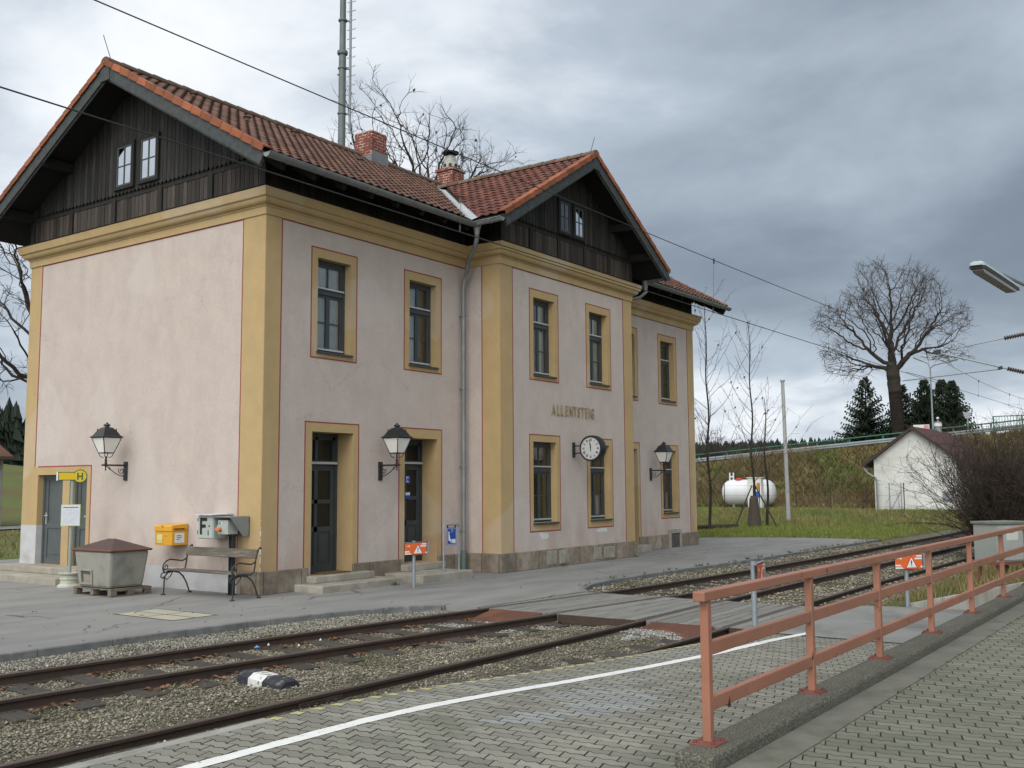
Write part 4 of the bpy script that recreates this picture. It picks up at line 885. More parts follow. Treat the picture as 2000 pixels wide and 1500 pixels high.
TR1 = thing('railway_track', 'rusty railway track nearest the station building, curving along the asphalt kerb', 'railway track', (0, -4.8, -0.15), 0, 'railway tracks in front of the station')
TR2 = thing('railway_track', 'rusty railway track beside the paved ramp platform, further from the building', 'railway track', (0, -8.1, -0.15), 0, 'railway tracks in front of the station')
for f, t_ in ((T1A, TR1), (T2A, TR2)):
    rail(f, 0, t_); rail(f, -G, t_)
    smb = None; x = -14.0; k = 0
    while x < 44 and k < 88:
        if not (0.6 < x < 3.8):
            y = f(x) - G / 2; s = MB(); dy_ = f(x + 0.5) - f(x - 0.5); ax = Vector((1, dy_, 0)).normalized(); ay = Vector((-ax.y, ax.x, 0))
            s.obox((x, y, -0.208), ax, ay, (0, 0, 1), 0.12, 1.12 + random.uniform(-.03, .03), 0.085, rnd=random.random())
            for e_ in (G / 2, -G / 2):                       # chairs and bolts
                c = Vector((x, y + e_, -0.150)); s.obox(c, ax, ay, (0, 0, 1), 0.075, 0.15, 0.012, m=1); s.obox(c + ay * 0.10 + Vector((0, 0, 0.02)), ax, ay, (0, 0, 1), 0.02, 0.02, 0.02, m=1); s.obox(c - ay * 0.10 + Vector((0, 0, 0.02)), ax, ay, (0, 0, 1), 0.02, 0.02, 0.02, m=1)
            s.build('sleeper', [SLEEP, RAILM], t_, bevel=0.01 if x < 6 else 0)
        x += 0.66; k += 1
# fishplates and rail joint on track two
mb = MB(); mb.box(-5.9, -5.35, T2A(-5.6) - G * 0 - 0.045, T2A(-5.6) - 0.012, -0.125, -0.055)
for x in (-5.8, -5.7, -5.55, -5.45): mb.cyl((x, T2A(x) - 0.07, -0.09), (x, T2A(x) - 0.04, -0.09), 0.014, n=6)
mb.build('fishplate', RAILM, TR2)
# ballast bed ---------------------------------------------------------------
def zb(x, y):
    a = np.vectorize(T1A)(x); b = np.vectorize(T2A)(x)
    z = -0.150 + 0.022 * (vnoise(x, y, 1.3, 11) - 0.5) + 0.012 * (vnoise(x, y, 5, 12) - 0.5)
    z = z + 0.05 * smooth(0.0, 0.35, -(np.abs(y - (a - 3.0)) - 0.9))
    z = z + 0.06 * smooth(0.25, 0.6, y - a)
    z = np.where((x > 4.2), z - 0.0, z)
    return z
bx = np.concatenate([np.arange(-16, 0.75, 0.18), np.arange(3.6, 24, 0.4), np.arange(24, 60, 1.5)]); by = np.arange(-9.75, -1.4, 0.12)
def inballast(x, y):
    k = np.interp(x, [a for a, b in KL], [b for a, b in KL]); return y < k
for xr0, xr1 in ((-16, 0.73), (3.66, 62)):
    bxs = np.arange(xr0, 10, 0.16) if xr0 < 0 else np.concatenate([np.arange(3.66, 12, 0.25), np.arange(12, 62, 1.0)])
    if xr0 < 0: bxs = bxs[bxs < xr1]
    X, Y = np.meshgrid(bxs, by, indexing='ij'); kk = np.interp(X, [a for a, b in KL], [b for a, b in KL]); Y = np.minimum(Y, kk - 0.02); Zb = zb(X, Y)
    nx, ny = X.shape; idx = np.arange(nx * ny).reshape(nx, ny); F = np.stack([idx[:-1, :-1], idx[1:, :-1], idx[1:, 1:], idx[:-1, 1:]], -1).reshape(-1)
    struct(np_mesh('ballast_bed', np.stack([X, Y, Zb], -1).reshape(-1, 3), F, 4, BALL, smooth=True))
def scatter(n, x0, x1, y0, y1, keep, smin, smax, name, m, label=None, flat=0.6, zf=zb, seed=1, sink=0.3):
    r = np.random.default_rng(seed); x = r.uniform(x0, x1, n); y = r.uniform(y0, y1, n); k = keep(x, y); x, y = x[k], y[k]; n = len(x)
    s = r.uniform(smin, smax, n) * r.choice([0.7, 1, 1.0, 1.3], n)
    base = np.array([(1, 0, 0), (-1, 0, 0), (0, 1, 0), (0, -1, 0), (0, 0, 1), (0, 0, -1)], float)
    vs = base[None] * s[:, None, None] * (1 + r.uniform(-0.35, 0.35, (n, 6, 1))) + r.normal(0, 0.16, (n, 6, 3)) * s[:, None, None]
    # random rotation about z and a tilt
    a = r.uniform(0, 6.28, n); t = r.normal(0, 0.7, n); ca, sa, ct, st = np.cos(a), np.sin(a), np.cos(t), np.sin(t)
    x_, y_, z_ = vs[..., 0].copy(), vs[..., 1].copy(), vs[..., 2] * 0.8
    y2 = y_ * ct[:, None] - z_ * st[:, None]; z2 = y_ * st[:, None] + z_ * ct[:, None]
    vs[..., 0] = x_ * ca[:, None] - y2 * sa[:, None] + x[:, None]; vs[..., 1] = x_ * sa[:, None] + y2 * ca[:, None] + y[:, None]
    vs[..., 2] = z2 * flat + (zf(x, y) + s * flat * (1 - sink))[:, None]
    tri = np.array([(0, 2, 4), (2, 1, 4), (1, 3, 4), (3, 0, 4), (2, 0, 5), (1, 2, 5), (3, 1, 5), (0, 3, 5)])
    F = (tri[None] + (np.arange(n) * 6)[:, None, None]).reshape(-1)
    rn = np.repeat(r.random(n), 8)
    o = np_mesh(name, vs.reshape(-1, 3), F, 3, m, rn); o['kind'] = 'stuff'; return o
def onbal(x, y):
    a = np.interp(x, *zip(*[(t, T1A(t)) for t in np.arange(-16, 30, 0.5)])); b = np.interp(x, *zip(*[(t, T2A(t)) for t in np.arange(-16, 30, 0.5)]))
    k = np.interp(x, [p for p, q in KL], [q for p, q in KL]); ok = (y < k - 0.11)
    for f in (a, a - G, b, b - G): ok &= np.abs(y - f) > 0.06
    ok &= ~((x > 0.62) & (x < 3.75))
    for f, g0 in ((a, a - G / 2), (b, b - G / 2)): ok &= ~((np.abs(((x + 14.0) % 0.66 + 0.33) % 0.66 - 0.33) < 0.125) & (np.abs(y - g0) < 1.1) & (np.random.default_rng(8).random(len(x)) < 0.66 + 0.35 * (vnoise(x, y, 1.1, 44) - 0.5)))
    return ok
scatter(150000, -10.5, 4.8, -9.5, -2.4, onbal, 0.008, 0.018, 'ballast_gravel', STONE, seed=2)
scatter(34000, -10.5, 0.7, -4.9, -2.4, lambda x, y: onbal(x, y) & (y > np.interp(x, *zip(*[(t, T1A(t)) for t in np.arange(-16, 5, 0.5)]))), 0.008, 0.017, 'ballast_gravel', STONEL, seed=3)
scatter(26000, 3.7, 24, -9.5, -3.9, onbal, 0.018, 0.036, 'ballast_gravel', STONE, seed=4)
scatter(4200, -1.0, 0.75, -6.2, -4.7, lambda x, y: onbal(x, y) & (x > -1.0 + 0.5 * np.sin(y * 7)), 0.012, 0.024, 'ballast_gravel', STONEL, seed=5)
scatter(4200, -0.7, 0.75, -8.8, -7.4, lambda x, y: onbal(x, y) & (x > -0.3 + 0.3 * np.sin(y * 9)), 0.012, 0.024, 'ballast_gravel', STONEL, seed=6)
scatter(3800, -10.5, 24, -9.5, -2.4, onbal, 0.018, 0.032, 'coarse_gravel', STONE, seed=14, sink=0.5)
scatter(2600, -10.5, 10, -9.5, -2.4, onbal, 0.009, 0.02, 'white_gravel_chips', mat('white_gravel_chip', (0.42, 0.40, 0.36), (0.33, 0.31, 0.28), 3, 0.9, rnd=0.4), seed=15)
def leaves(n, gen, name, zf, seed, smin=0.025, smax=0.055):
    r = np.random.default_rng(seed); x, y = gen(r, n); n = len(x); s = r.uniform(smin, smax, n); a = r.uniform(0, 6.28, n)
    base = np.array([(-1, 0, 0), (-0.2, 0.6, 0.35), (1, 0, 0.05), (-0.1, -0.6, 0.3)]); vs = base[None] * s[:, None, None]; vs = vs + r.normal(0, 0.12, (n, 4, 3)) * s[:, None, None]
    c, d = np.cos(a)[:, None], np.sin(a)[:, None]; vx = vs[..., 0] * c - vs[..., 1] * d; vy = vs[..., 0] * d + vs[..., 1] * c
    V_ = np.stack([vx + x[:, None], vy + y[:, None], np.abs(vs[..., 2]) + (zf(x, y))[:, None]], -1)
    F = (np.array([(0, 1, 2, 3)])[None] + (np.arange(n) * 4)[:, None, None]).reshape(-1)
    o = np_mesh(name, V_.reshape(-1, 3), F, 4, LEAF, r.random(n)); o['kind'] = 'stuff'
ta = np.arange(-16, 30, 0.5)
def gen_rail(r, n):
    x = r.uniform(-10, 3.5, n); base = [np.array([T1A(t) for t in ta]), np.array([T1A(t) - G for t in ta]), np.array([T2A(t) - G for t in ta])]
    w = r.integers(0, 3, n); y = np.choose(w, [np.interp(x, ta, b) for b in base]) + np.where(r.random(n) < 0.65, -1, 1) * (0.07 + np.abs(r.normal(0, 0.13, n)))
    k = (np.sin(x * 2.1) + np.sin(x * 5.3 + w) > -0.4) & ~((x > 0.6)); return x[k], y[k]
leaves(2400, gen_rail, 'fallen_leaves', lambda x, y: zb(x, y) + 0.025, 5)
leaves(260, lambda r, n: (r.uniform(-9, 20, n), np.where(r.random(n) < 0.5, r.uniform(-3.4, 2, n), r.uniform(-2.4, -0.3, n))), 'fallen_leaves', lambda x, y: np.full_like(x, 0.004), 6, 0.015, 0.03)
# timber crossing deck and rusty end ramps --------------------------------
mb = MB(); xd0, xd1 = 0.72, 3.68
def deckstrip(ya, yb, n):
    for i in range(n):
        a0_, a1_ = (ya(xd0) * (n - i) + yb(xd0) * i) / n, (ya(xd0) * (n - i - 1) + yb(xd0) * (i + 1)) / n
        b0_, b1_ = (ya(xd1) * (n - i) + yb(xd1) * i) / n, (ya(xd1) * (n - i - 1) + yb(xd1) * (i + 1)) / n
        g_ = 0.006; z = -0.006 + random.uniform(-0.004, 0.003)
        mb.add([(xd0, a0_ - g_, -0.12), (xd1, b0_ - g_, -0.12), (xd1, b1_ + g_, -0.12), (xd0, a1_ + g_, -0.12), (xd0, a0_ - g_, z), (xd1, b0_ - g_, z), (xd1, b1_ + g_, z), (xd0, a1_ + g_, z)],
               ((0, 1, 2, 3), (4, 5, 6, 7), (0, 1, 5, 4), (1, 2, 6, 5), (2, 3, 7, 6), (3, 0, 4, 7)), rnd=random.random())
deckstrip(lambda x: -4.47 if x < 1 else -4.66, lambda x: T1A(x) + 0.055, 1)
deckstrip(lambda x: T1A(x) - 0.085, lambda x: T1A(x) - G + 0.055, 7)
deckstrip(lambda x: T1A(x) - G - 0.055, lambda x: T2A(x) + 0.055, 7)
deckstrip(lambda x: T2A(x) - 0.085, lambda x: T2A(x) - G + 0.055, 7)
deckstrip(lambda x: T2A(x) - G - 0.055, lambda x: -9.28, 3)
mb.box(xd0 - 0.01, xd1, -9.25, -4.5, -0.3, -0.125, rnd=0.0)
struct(mb.build('timber_crossing', DECK, bevel=0.004))
mb = MB(); mb.box(xd0 - 0.05, xd0 - 0.012, T2A(1) + 0.07, T1A(1) - G - 0.07, -0.14, -0.012); mb.box(xd0 - 0.05, xd0 - 0.012, -9.3, T2A(1) - G - 0.07, -0.14, -0.012); struct(mb.build('crossing_edge', RAILM))
for f, lab in ((T1A, 'sloping rusty plate at the crossing end, between rails of the track by the building'), (T2A, 'sloping rusty steel plate at the crossing end between the rails beside the paved ramp')):
    mb = MB(); x0_, x1_ = 0.16, 0.70; ya, yb = f(0.5) - 0.075, f(0.5) - G + 0.06
    xm = (x0_ + x1_) / 2
    mb.add([(x1_, ya - 0.13, -0.01), (x1_, yb + 0.13, -0.01), (x0_ , yb + 0.02, -0.15), (x0_, ya - 0.02, -0.15), (x1_, ya, -0.15), (x1_, yb, -0.15)], ((0, 1, 2, 3), (0, 3, 4), (1, 5, 2), (0, 4, 5, 1), (2, 5, 4, 3)))
    tag(mb.build('deflector_plate', RUST, loc=(0.6, (ya + yb) / 2, -0.15), bevel=0.004), lab, 'steel plate', 'rusty deflector plates at the crossing')
# platform ramp, pavers --------------------------------------------------------
PZ = 0.48
def pz(x): return np.interp(x, [-8.6, -7.8, -7.2, -6.4, -5.35, -4.1, -2.65, -0.86, 0.8], [PZ, 0.476, 0.456, 0.41, 0.338, 0.262, 0.185, 0.10, 0.0])
def pzf(x): return float(pz(x))
YEG = -9.45
def sheetx(xs_, y0, y1, zf, off, name, m):
    mb = MB()
    for a, b in zip(xs_, xs_[1:]): mb.quad((a, y0, zf(a) + off), (b, y0, zf(b) + off), (b, y1, zf(b) + off), (a, y1, zf(a) + off))
    return mb
xsr = list(np.arange(-14, 0.9, 0.35)) + [0.9]
g = sheetx(xsr, YEG - 0.0, -12.6, pzf, -0.012, '', None)
for a, b in zip(xsr, xsr[1:]): g.quad((a, YEG, -0.4), (b, YEG, -0.4), (b, YEG, pzf(b) - 0.012), (a, YEG, pzf(a) - 0.012))
g.box(-14, 30, -30, -12.3, -0.3, PZ - 0.012); struct(g.build('platform_bed', GROUT))
def clip(poly, f):
    out = []
    for i in range(len(poly)):
        p, q = poly[i], poly[(i + 1) % len(poly)]; a, b = f(p), f(q)
        if a >= 0: out.append(p)
        if (a >= 0) != (b >= 0): t = a / (a - b); out.append((p[0] + (q[0] - p[0]) * t, p[1] + (q[1] - p[1]) * t))
    return out
PW, PL = 0.0935, 0.205
def paver_poly(i, j):
    x0 = i * PW; y0 = j * PL + (i % 2) * PL / 2; L_ = []; f = lambda y: 0.012 * math.sin(2 * math.pi * y / (PL / 2) + 0.6)
    g_ = 0.0034; n = 8
    for k in range(n + 1): L_.append((0, y0 + PL * k / n))
    for k in range(n, -1, -1): L_.append((1, y0 + PL * k / n))
    # slant the short edges
    out = []
    for (x, y) in L_:
        y2 = y + (x - 0.5) * 0.030 + (0.0028 if y < y0 + PL / 2 - 1e-6 else -0.0028 if y > y0 + PL / 2 + 1e-6 else 0); out.append((x0 + x * PW + f(y2) + (0.0036 if x == 0 else -0.0036), y2))
    return out
JOINT = mat('dirt_in_paver_joints', (0.05, 0.049, 0.038), (0.075, 0.073, 0.055), 5, 1.0)
def pavers(i0, i1, y0, y1, clips, zf, name, mats, pick):
    mb = MB(); c_in = 0.0035
    for i in range(i0, i1):
        for j in range(int(y0 / PL) - 2, int(y1 / PL) + 2):
            P_ = paver_poly(i, j)
            cx, cy = sum(p[0] for p in P_) / len(P_), sum(p[1] for p in P_) / len(P_)
            if not (y0 - PL < cy < y1 + PL): continue
            for f in clips:
                if P_: P_ = clip(P_, f)
            if len(P_) < 4: continue
            ccx, ccy = sum(p[0] for p in P_) / len(P_), sum(p[1] for p in P_) / len(P_); n = len(P_); dz_ = random.uniform(-0.0012, 0.0012)
            tl_ = random.uniform(-0.008, 0.008); tm = random.uniform(-0.008, 0.008)
            zt = lambda x, y: zf(x) + dz_ + (x - ccx) * tl_ + (y - ccy) * tm
            ins = []
            for p in P_:
                vx_, vy_ = ccx - p[0], ccy - p[1]; l = math.hypot(vx_, vy_) or 1; ins.append((p[0] + vx_ / l * c_in, p[1] + vy_ / l * c_in))
            vs = [(x, y, zt(x, y)) for x, y in ins] + [(x, y, zt(x, y) - 0.003) for x, y in P_] + [(x, y, zt(x, y) - 0.014) for x, y in P_]
            fs = [tuple(range(n))] + [(k, n + k, n + (k + 1) % n, (k + 1) % n) for k in range(n)] + [(n + k, 2 * n + k, 2 * n + (k + 1) % n, n + (k + 1) % n) for k in range(n)]
            r_1 = random.random(); mb.add(vs, fs[:1], pick(cx, cy, ccy), r_1); b_ = len(mb.v) - 3 * n
            for f_ in fs[1:]: mb.f.append([b_ + i_ for i_ in f_]); mb.m.append(3); mb.r.append(r_1)
    return struct(mb.build(name, mats, fixn=False))
def patch(cx, cy, ccy):
    if ccy > YEG - 0.062: return 1 if cx > -8.1 else 0
    h = (math.sin(cx * 3.1 + 1) + math.sin(cy * 7.3 + cx * 2)); q = (cx + 6.3) ** 2 / 1.2 + (cy + 10.75) ** 2 / 0.12
    if q < 1 and h > -0.5: return 2
    if (cx + 5.4) ** 2 / 1.0 + (cy + 10.35) ** 2 / 0.01 < 1: return 2
    if (cx + 7.0) ** 2 / 0.09 + (cy + 9.72) ** 2 / 0.006 < 1 or (cx + 3.0) ** 2 / 0.5 + (cy + 9.63) ** 2 / 0.004 < 1: return 2
    return 0
pavers(-112, 3, -12.15, YEG, [lambda p: YEG - p[1], lambda p: p[1] + 12.12, lambda p: 0.1 - p[0]], pzf, 'platform_paving', [PAVER, PAVYEL, PAVBLUE, JOINT], patch)
pavers(-112, 130, -18.5, -12.57, [lambda p: -12.58 - p[1] if p[0] > -7.62 else 1], lambda x: PZ, 'platform_paving', [PAVERD, PAVYEL, PAVBLUE, JOINT], lambda a, b, c: 0)
pavers(-112, -81, -12.57, -12.12, [lambda p: -7.70 - p[0], lambda p: -12.12 - p[1]], lambda x: PZ, 'platform_paving', [PAVER, PAVYEL, PAVBLUE, JOINT], lambda a, b, c: 0)
# concrete edge strip at the start of the platform edge, painted line
mb = MB(); mb.box(-14, -8.15, YEG - 0.09, YEG + 0.012, PZ - 0.2, PZ + 0.004); struct(mb.build('platform_edge', CONCL, bevel=0.006))
mb = MB(); xw = list(np.arange(-13, 0.75, 0.12)); wl0 = lambda x: -10.02 + 0.09 * smooth(-3, 0.8, x) - 0.0
for a, b in zip(xw, xw[1:]):
    j0, j1 = random.uniform(-.004, .004), random.uniform(-.004, .004); za, zb_ = pzf(a) + 0.0035, pzf(b) + 0.0035
    mb.quad((a, wl0(a) - 0.055 + j0, za), (b, wl0(b) - 0.055 + j0, zb_), (b, wl0(b) + 0.055 + j1, zb_), (a, wl0(a) + 0.055 + j1, za))
struct(mb.build('white_line', WLINE, fixn=False))
# concrete patch by the crossing
mb = MB(); mb.prism([(0.08, -9.52), (0.72, -9.30), (3.75, -9.30), (4.05, -9.6), (4.3, -10.3), (4.3, -12.1), (0.1, -12.1)], lambda a, b, d: (a, b, d), -0.3, 0.012); struct(mb.build('concrete_apron', mat('grey_apron_concrete', (0.215, 0.215, 0.205), (0.165, 0.165, 0.155), 1.2, 0.85, 0.4, 90, c3=(0.12, 0.12, 0.11), s3=0.8), bevel=0.01))
# kerb beam under the railing, gutter strip on its right
KX0 = -7.72
mb = MB(); mb.box(KX0, 9.5, -12.345, -12.115, -0.3, 0.56); struct(mb.build('kerb', CONC, bevel=0.028))
mb = MB(); mb.box(KX0 + 0.05, 9.5, -12.57, -12.347, 0.3, PZ - 0.001); struct(mb.build('gutter_strip', mat('smooth_gutter_concrete', (0.17, 0.165, 0.14), (0.12, 0.118, 0.10), 2.5, 0.9, 0.4, 70, c3=(0.095, 0.1, 0.07), s3=3), bevel=0.004))
# retaining wing wall with the grass bank behind it
mb = MB(); mb.prism([(-10.2, -0.3), (-12.11, -0.3), (-12.11, 0.52), (-10.22, 0.05)], lambda a, b, d: (d, a, b), 4.30, 4.46); tag(mb.build('retaining_wall', CONCL, loc=(4.3, -11, 0), bevel=0.01), 'low streaked concrete wing wall sloping up from the track to the railing kerb', 'retaining wall')
bxs = np.concatenate([np.arange(4.44, 12, 0.3), np.arange(12, 64, 1.5)]); bys = np.concatenate([np.arange(-12.13, -9.3, 0.2), [-9.2]])
X, Y = np.meshgrid(bxs, bys, indexing='ij'); Zk = -0.22 + 0.22 * smooth(-9.3, -9.9, Y) + 0.42 * smooth(-9.9, -11.9, Y) + 0.05 * (vnoise(X, Y, 1.2, 9) - 0.5)
nx, ny = X.shape; idx = np.arange(nx * ny).reshape(nx, ny); F = np.stack([idx[:-1, :-1], idx[1:, :-1], idx[1:, 1:], idx[:-1, 1:]], -1).reshape(-1)
def bankz(x, y): return -0.22 + 0.22 * smooth(-9.3, -9.9, y) + 0.42 * smooth(-9.9, -11.9, y)
struct(np_mesh('grass_bank', np.stack([X, Y, Zk], -1).reshape(-1, 3), F, 4, GRASS, smooth=True))
mb = MB(); mb.box(9.0, 64, -30, -12.0, -0.3, 0.5); struct(mb.build('grass_bank', GRASS))
# salmon railing ---------------------------------------------------------------
RLG = thing('railing', 'long salmon-painted steel railing with three rails on the concrete kerb', 'railing', (-7.5, -12.2, 0.56))
PX = [-7.455, -5.80, -4.20, -2.50, -0.72, 1.10, 2.85, 4.6, 6.4, 8.2]
for i, x in enumerate(PX):
    mb = MB(); mb.box(x - 0.025, x + 0.025, -12.225, -12.175, 0.568, 1.318); p = mb.build('post', SALMON, RLG, bevel=0.006)
    q = MB(); q.box(x - 0.085, x + 0.085, -12.275, -12.125, 0.557, 0.569)
    for a in (-1, 1):
        for b in (-1, 1): q.cyl((x + a * 0.06, -12.2 + b * 0.052, 0.569), (x + a * 0.06, -12.2 + b * 0.052, 0.585), 0.011, n=6)
    q.build('base_plate', SALMONR, p, bevel=0.002)
mb = MB(); mb.box(PX[0] - 0.085, 9.5, -12.236, -12.164, 1.318, 1.372); mb.build('handrail', SALMON, RLG, bevel=0.006)
for z in (1.06, 0.765):
    mb = MB()
    for a, b in zip(PX, PX[1:]): mb.box(a + 0.026, b - 0.026, -12.222, -12.178, z - 0.037, z + 0.037)
    mb.build('rail', SALMON, RLG, bevel=0.006)
mb = MB()                                                 # rusty scars on the paint
for a, z, s in ((-7.22, 0.735, 0.022), (-5.84, 1.01, 0.0), (-5.83, 0.80, 0.02), (-2.46, 0.9, 0.022)): 
    if s: mb.prism([(a - s, z - s), (a + s, z - s * 1.1), (a + s * 0.3, z + s * 1.6)], lambda p, q, d: (p, d, q), -12.2235, -12.2222)
mb.box(-2.471, -2.4705, -12.2, -12.18, 0.64, 0.86); mb.build('rust_scar', mat('dark_rust', (0.07, 0.025, 0.015), (0.04, 0.018, 0.012), 30, 0.9), RLG)

# ================================================================== STREET FURNITURE
# wall lamps
def lamp(label, base, rz):
    t_ = thing('wall_lamp', label, 'wall lamp', base, rz, 'black lantern lamps on the station walls')
    mb = MB(); mb.box(-0.055, 0.055, -0.035, 0.0, -0.19, 0.20); mb.build('wall_plate', IRON, t_, bevel=0.008, local=True)
    A = MB(); A.box(-0.016, 0.016, -0.56, -0.035, 0.105, 0.14); A.lathe([(0.0, -0.10), (0.018, -0.06), (0.01, -0.04), (0.02, 0.0), (0.02, 0.04), (0.034, 0.06), (0.02, 0.085), (0.028, 0.12), (0.018, 0.16), (0.018, 0.20)], (0, -0.475, 0.10), 10)
    sc = [(0, -0.05 - 0.40 * s_ , 0.10 - 0.20 * math.cos(s_ * math.pi / 2) ** 1.0) for s_ in np.linspace(0, 1, 9)]; A.tube(sc, 0.009, 6)
    A.tube([(0, -0.115 + 0.07 * (1 - k / 22) * math.cos(k * 0.42 + 2.6) - 0.0, 0.015 + 0.075 * (1 - k / 22) * math.sin(k * 0.42 + 2.6)) for k in range(20)], 0.008, 6)
    A.tube([(0, -0.385 + 0.03 * (1 - k / 20) * math.cos(-k * 0.45 - 0.8), 0.065 + 0.032 * (1 - k / 20) * math.sin(-k * 0.45 - 0.8)) for k in range(16)], 0.007, 6)
    A.build('bracket', IRON, t_, local=True)
    zb0, zb1, rb, rt = 0.37, 0.68, 0.105, 0.205             # lantern body
    L = MB(); c = (0, -0.475); sq = [(1, 1), (-1, 1), (-1, -1), (1, -1)]
    for k in range(4):
        a, b = sq[k], sq[(k + 1) % 4]
        L.tube([(c[0] + a[0] * rb, c[1] + a[1] * rb, zb0), (c[0] + a[0] * rt, c[1] + a[1] * rt, zb1)], 0.010, 5)
        for z, r_, t in ((zb0, rb, 0.012), (zb1, rt, 0.013)): L.beam((c[0] + a[0] * r_, c[1] + a[1] * r_, z), (c[0] + b[0] * r_, c[1] + b[1] * r_, z), t * 1.6, t * 1.6)
        L.tube([(c[0] + a[0] * rb * 0.95, c[1] + a[1] * rb * 0.95, zb0), (c[0] + a[0] * 0.085, c[1] + a[1] * 0.085, zb0 - 0.06), (c[0] + a[0] * 0.05, c[1] + a[1] * 0.05, zb0 - 0.095), (c[0] + a[0] * 0.03, c[1] + a[1] * 0.03, 0.285)], 0.008, 5)
    L.build('frame', IRON, t_, local=True)
    g_ = MB()
    for k in range(4):
        a, b = sq[k], sq[(k + 1) % 4]; g_.quad((c[0] + a[0] * rb, c[1] + a[1] * rb, zb0), (c[0] + b[0] * rb, c[1] + b[1] * rb, zb0), (c[0] + b[0] * rt, c[1] + b[1] * rt, zb1), (c[0] + a[0] * rt, c[1] + a[1] * rt, zb1))
    g_.quad(*[(c[0] + a[0] * rb, c[1] + a[1] * rb, zb0 + 0.004) for a in sq]); g_.build('lamp_glass', OPAL, t_, local=True)
    Rf = MB(); s2 = math.sqrt(2)
    Rf.lathe([(0.232 * s2, zb1), (0.232 * s2, zb1 + 0.015), (0.19 * s2, zb1 + 0.05), (0.13 * s2, zb1 + 0.155), (0.08 * s2, zb1 + 0.205), (0.055 * s2, zb1 + 0.215)], (c[0], c[1], 0), 4, ph=math.pi / 4)
    Rf.lathe([(0.05, zb1 + 0.21), (0.045, zb1 + 0.235), (0.075, zb1 + 0.25), (0.06, zb1 + 0.275), (0.03, zb1 + 0.28), (0.02, zb1 + 0.31), (0.0, zb1 + 0.315)], (c[0], c[1], 0), 12)
    for a in sq: Rf.lathe([(0.008, 0), (0.014, 0.015), (0.0, 0.045)], (c[0] + a[0] * 0.13, c[1] + a[1] * 0.13, zb1 + 0.15), 6); Rf.lathe([(0.016, 0), (0.0, 0.02)], (c[0] + a[0] * 0.225, c[1] + a[1] * 0.225, zb1 + 0.012), 6)
    Rf.build('roof_cap', IRON, t_, local=True); return t_
lamp('black lantern lamp on the plain side wall, above the yellow letter box', (-0.001, 4.16, 2.30), -math.pi / 2)
lamp('black lantern lamp on the front wall between the two doors', (3.17, -0.001, 2.27), 0)
lamp('black lantern lamp on the front wall right of the clock, by the last ground-floor window', (15.26, -0.001, 2.27), 0)
# platform clock
CK = thing('platform_clock', 'round double-sided black clock with white dial and roman numerals', 'clock', (9.22, RY, 2.85))
mb = MB(); mb.box(9.16, 9.28, RY - 0.03, RY - 0.001, 2.66, 3.03)
for z in (2.94, 2.76): mb.cyl((9.22, RY - 0.02, z), (9.22, RY - 0.32, z), 0.016, n=8)
mb.build('bracket', IRON, CK, bevel=0.006)
cyc, czc, cr = RY - 0.57, 2.865, 0.318
mb = MB(); mb.lathe([(cr - 0.042, -0.115), (cr, -0.115), (cr + 0.006, -0.09), (cr + 0.006, 0.09), (cr, 0.115), (cr - 0.03, 0.115), (cr - 0.03, 0.10), (0.001, 0.10)], (9.22, cyc, czc), 48, axis='x', cap=False); mb.build('clock_case', IRON, CK, smooth=True)
mb = MB(); mb.lathe([(cr - 0.028, -0.104), (0.0005, -0.104)], (9.22, cyc, czc), 48, axis='x', cap=False); D_ = mb.build('dial', mat('white_clock_dial', (0.46, 0.47, 0.46), (0.42, 0.43, 0.42), 4, 0.4), CK)
nums = ['XII', 'I', 'II', 'III', 'IIII', 'V', 'VI', 'VII', 'VIII', 'IX', 'X', 'XI']; N_ = MB()
xf = 9.22 - 0.1055
for k, s_ in enumerate(nums):
    th = math.pi / 2 - k * math.pi / 6; tm_ = text_mesh(s_, 0.088, 0.001, None, None, lambda a, b, d, th=th: None or (a, b, d), None, bold=0.003, sx=0.62, align='CENTER')
    ph_ = th - math.pi / 2; vs = []
    for (a, b, d) in tm_.v:
        b += 0.178; u, v_ = a * math.cos(ph_) - b * math.sin(ph_), a * math.sin(ph_) + b * math.cos(ph_)
        vs.append((xf + d, cyc - u, czc + v_))
    N_.add(vs, tm_.f)
for k in range(60):
    th = k * math.pi / 30; r0_, r1_ = 0.258, 0.269; c_, s_ = math.cos(th), math.sin(th); N_.beam((xf, cyc - c_ * r0_, czc + s_ * r0_), (xf, cyc - c_ * r1_, czc + s_ * r1_), 0.004, 0.001, up=(1, 0, 0))
N_.build('numerals', BLK, CK)
for L_, w_, ang, nm_ in ((0.135, 0.022, 90 + 2, 'hour_hand'), (0.225, 0.014, 90 + 6 * 1.6, 'minute_hand')):
    a = R(ang); c_, s_ = math.cos(a), math.sin(a); q = MB(); P_ = lambda t, u: (xf - (0.004 if nm_ == 'hour_hand' else 0.007), cyc - (t * c_ - u * s_), czc + (t * s_ + u * c_))
    poly = [(-0.07, w_ * 0.4), (-0.02, w_ * 0.5), (0.02, w_ * 0.7), (L_ * 0.6, w_ * 0.55), (L_, 0.002), (L_, -0.002), (L_ * 0.6, -w_ * 0.55), (0.02, -w_ * 0.7), (-0.02, -w_ * 0.5), (-0.07, -w_ * 0.4)]
    q.add([P_(*p) for p in poly], [tuple(range(len(poly)))]); q.build(nm_, BLK, CK)
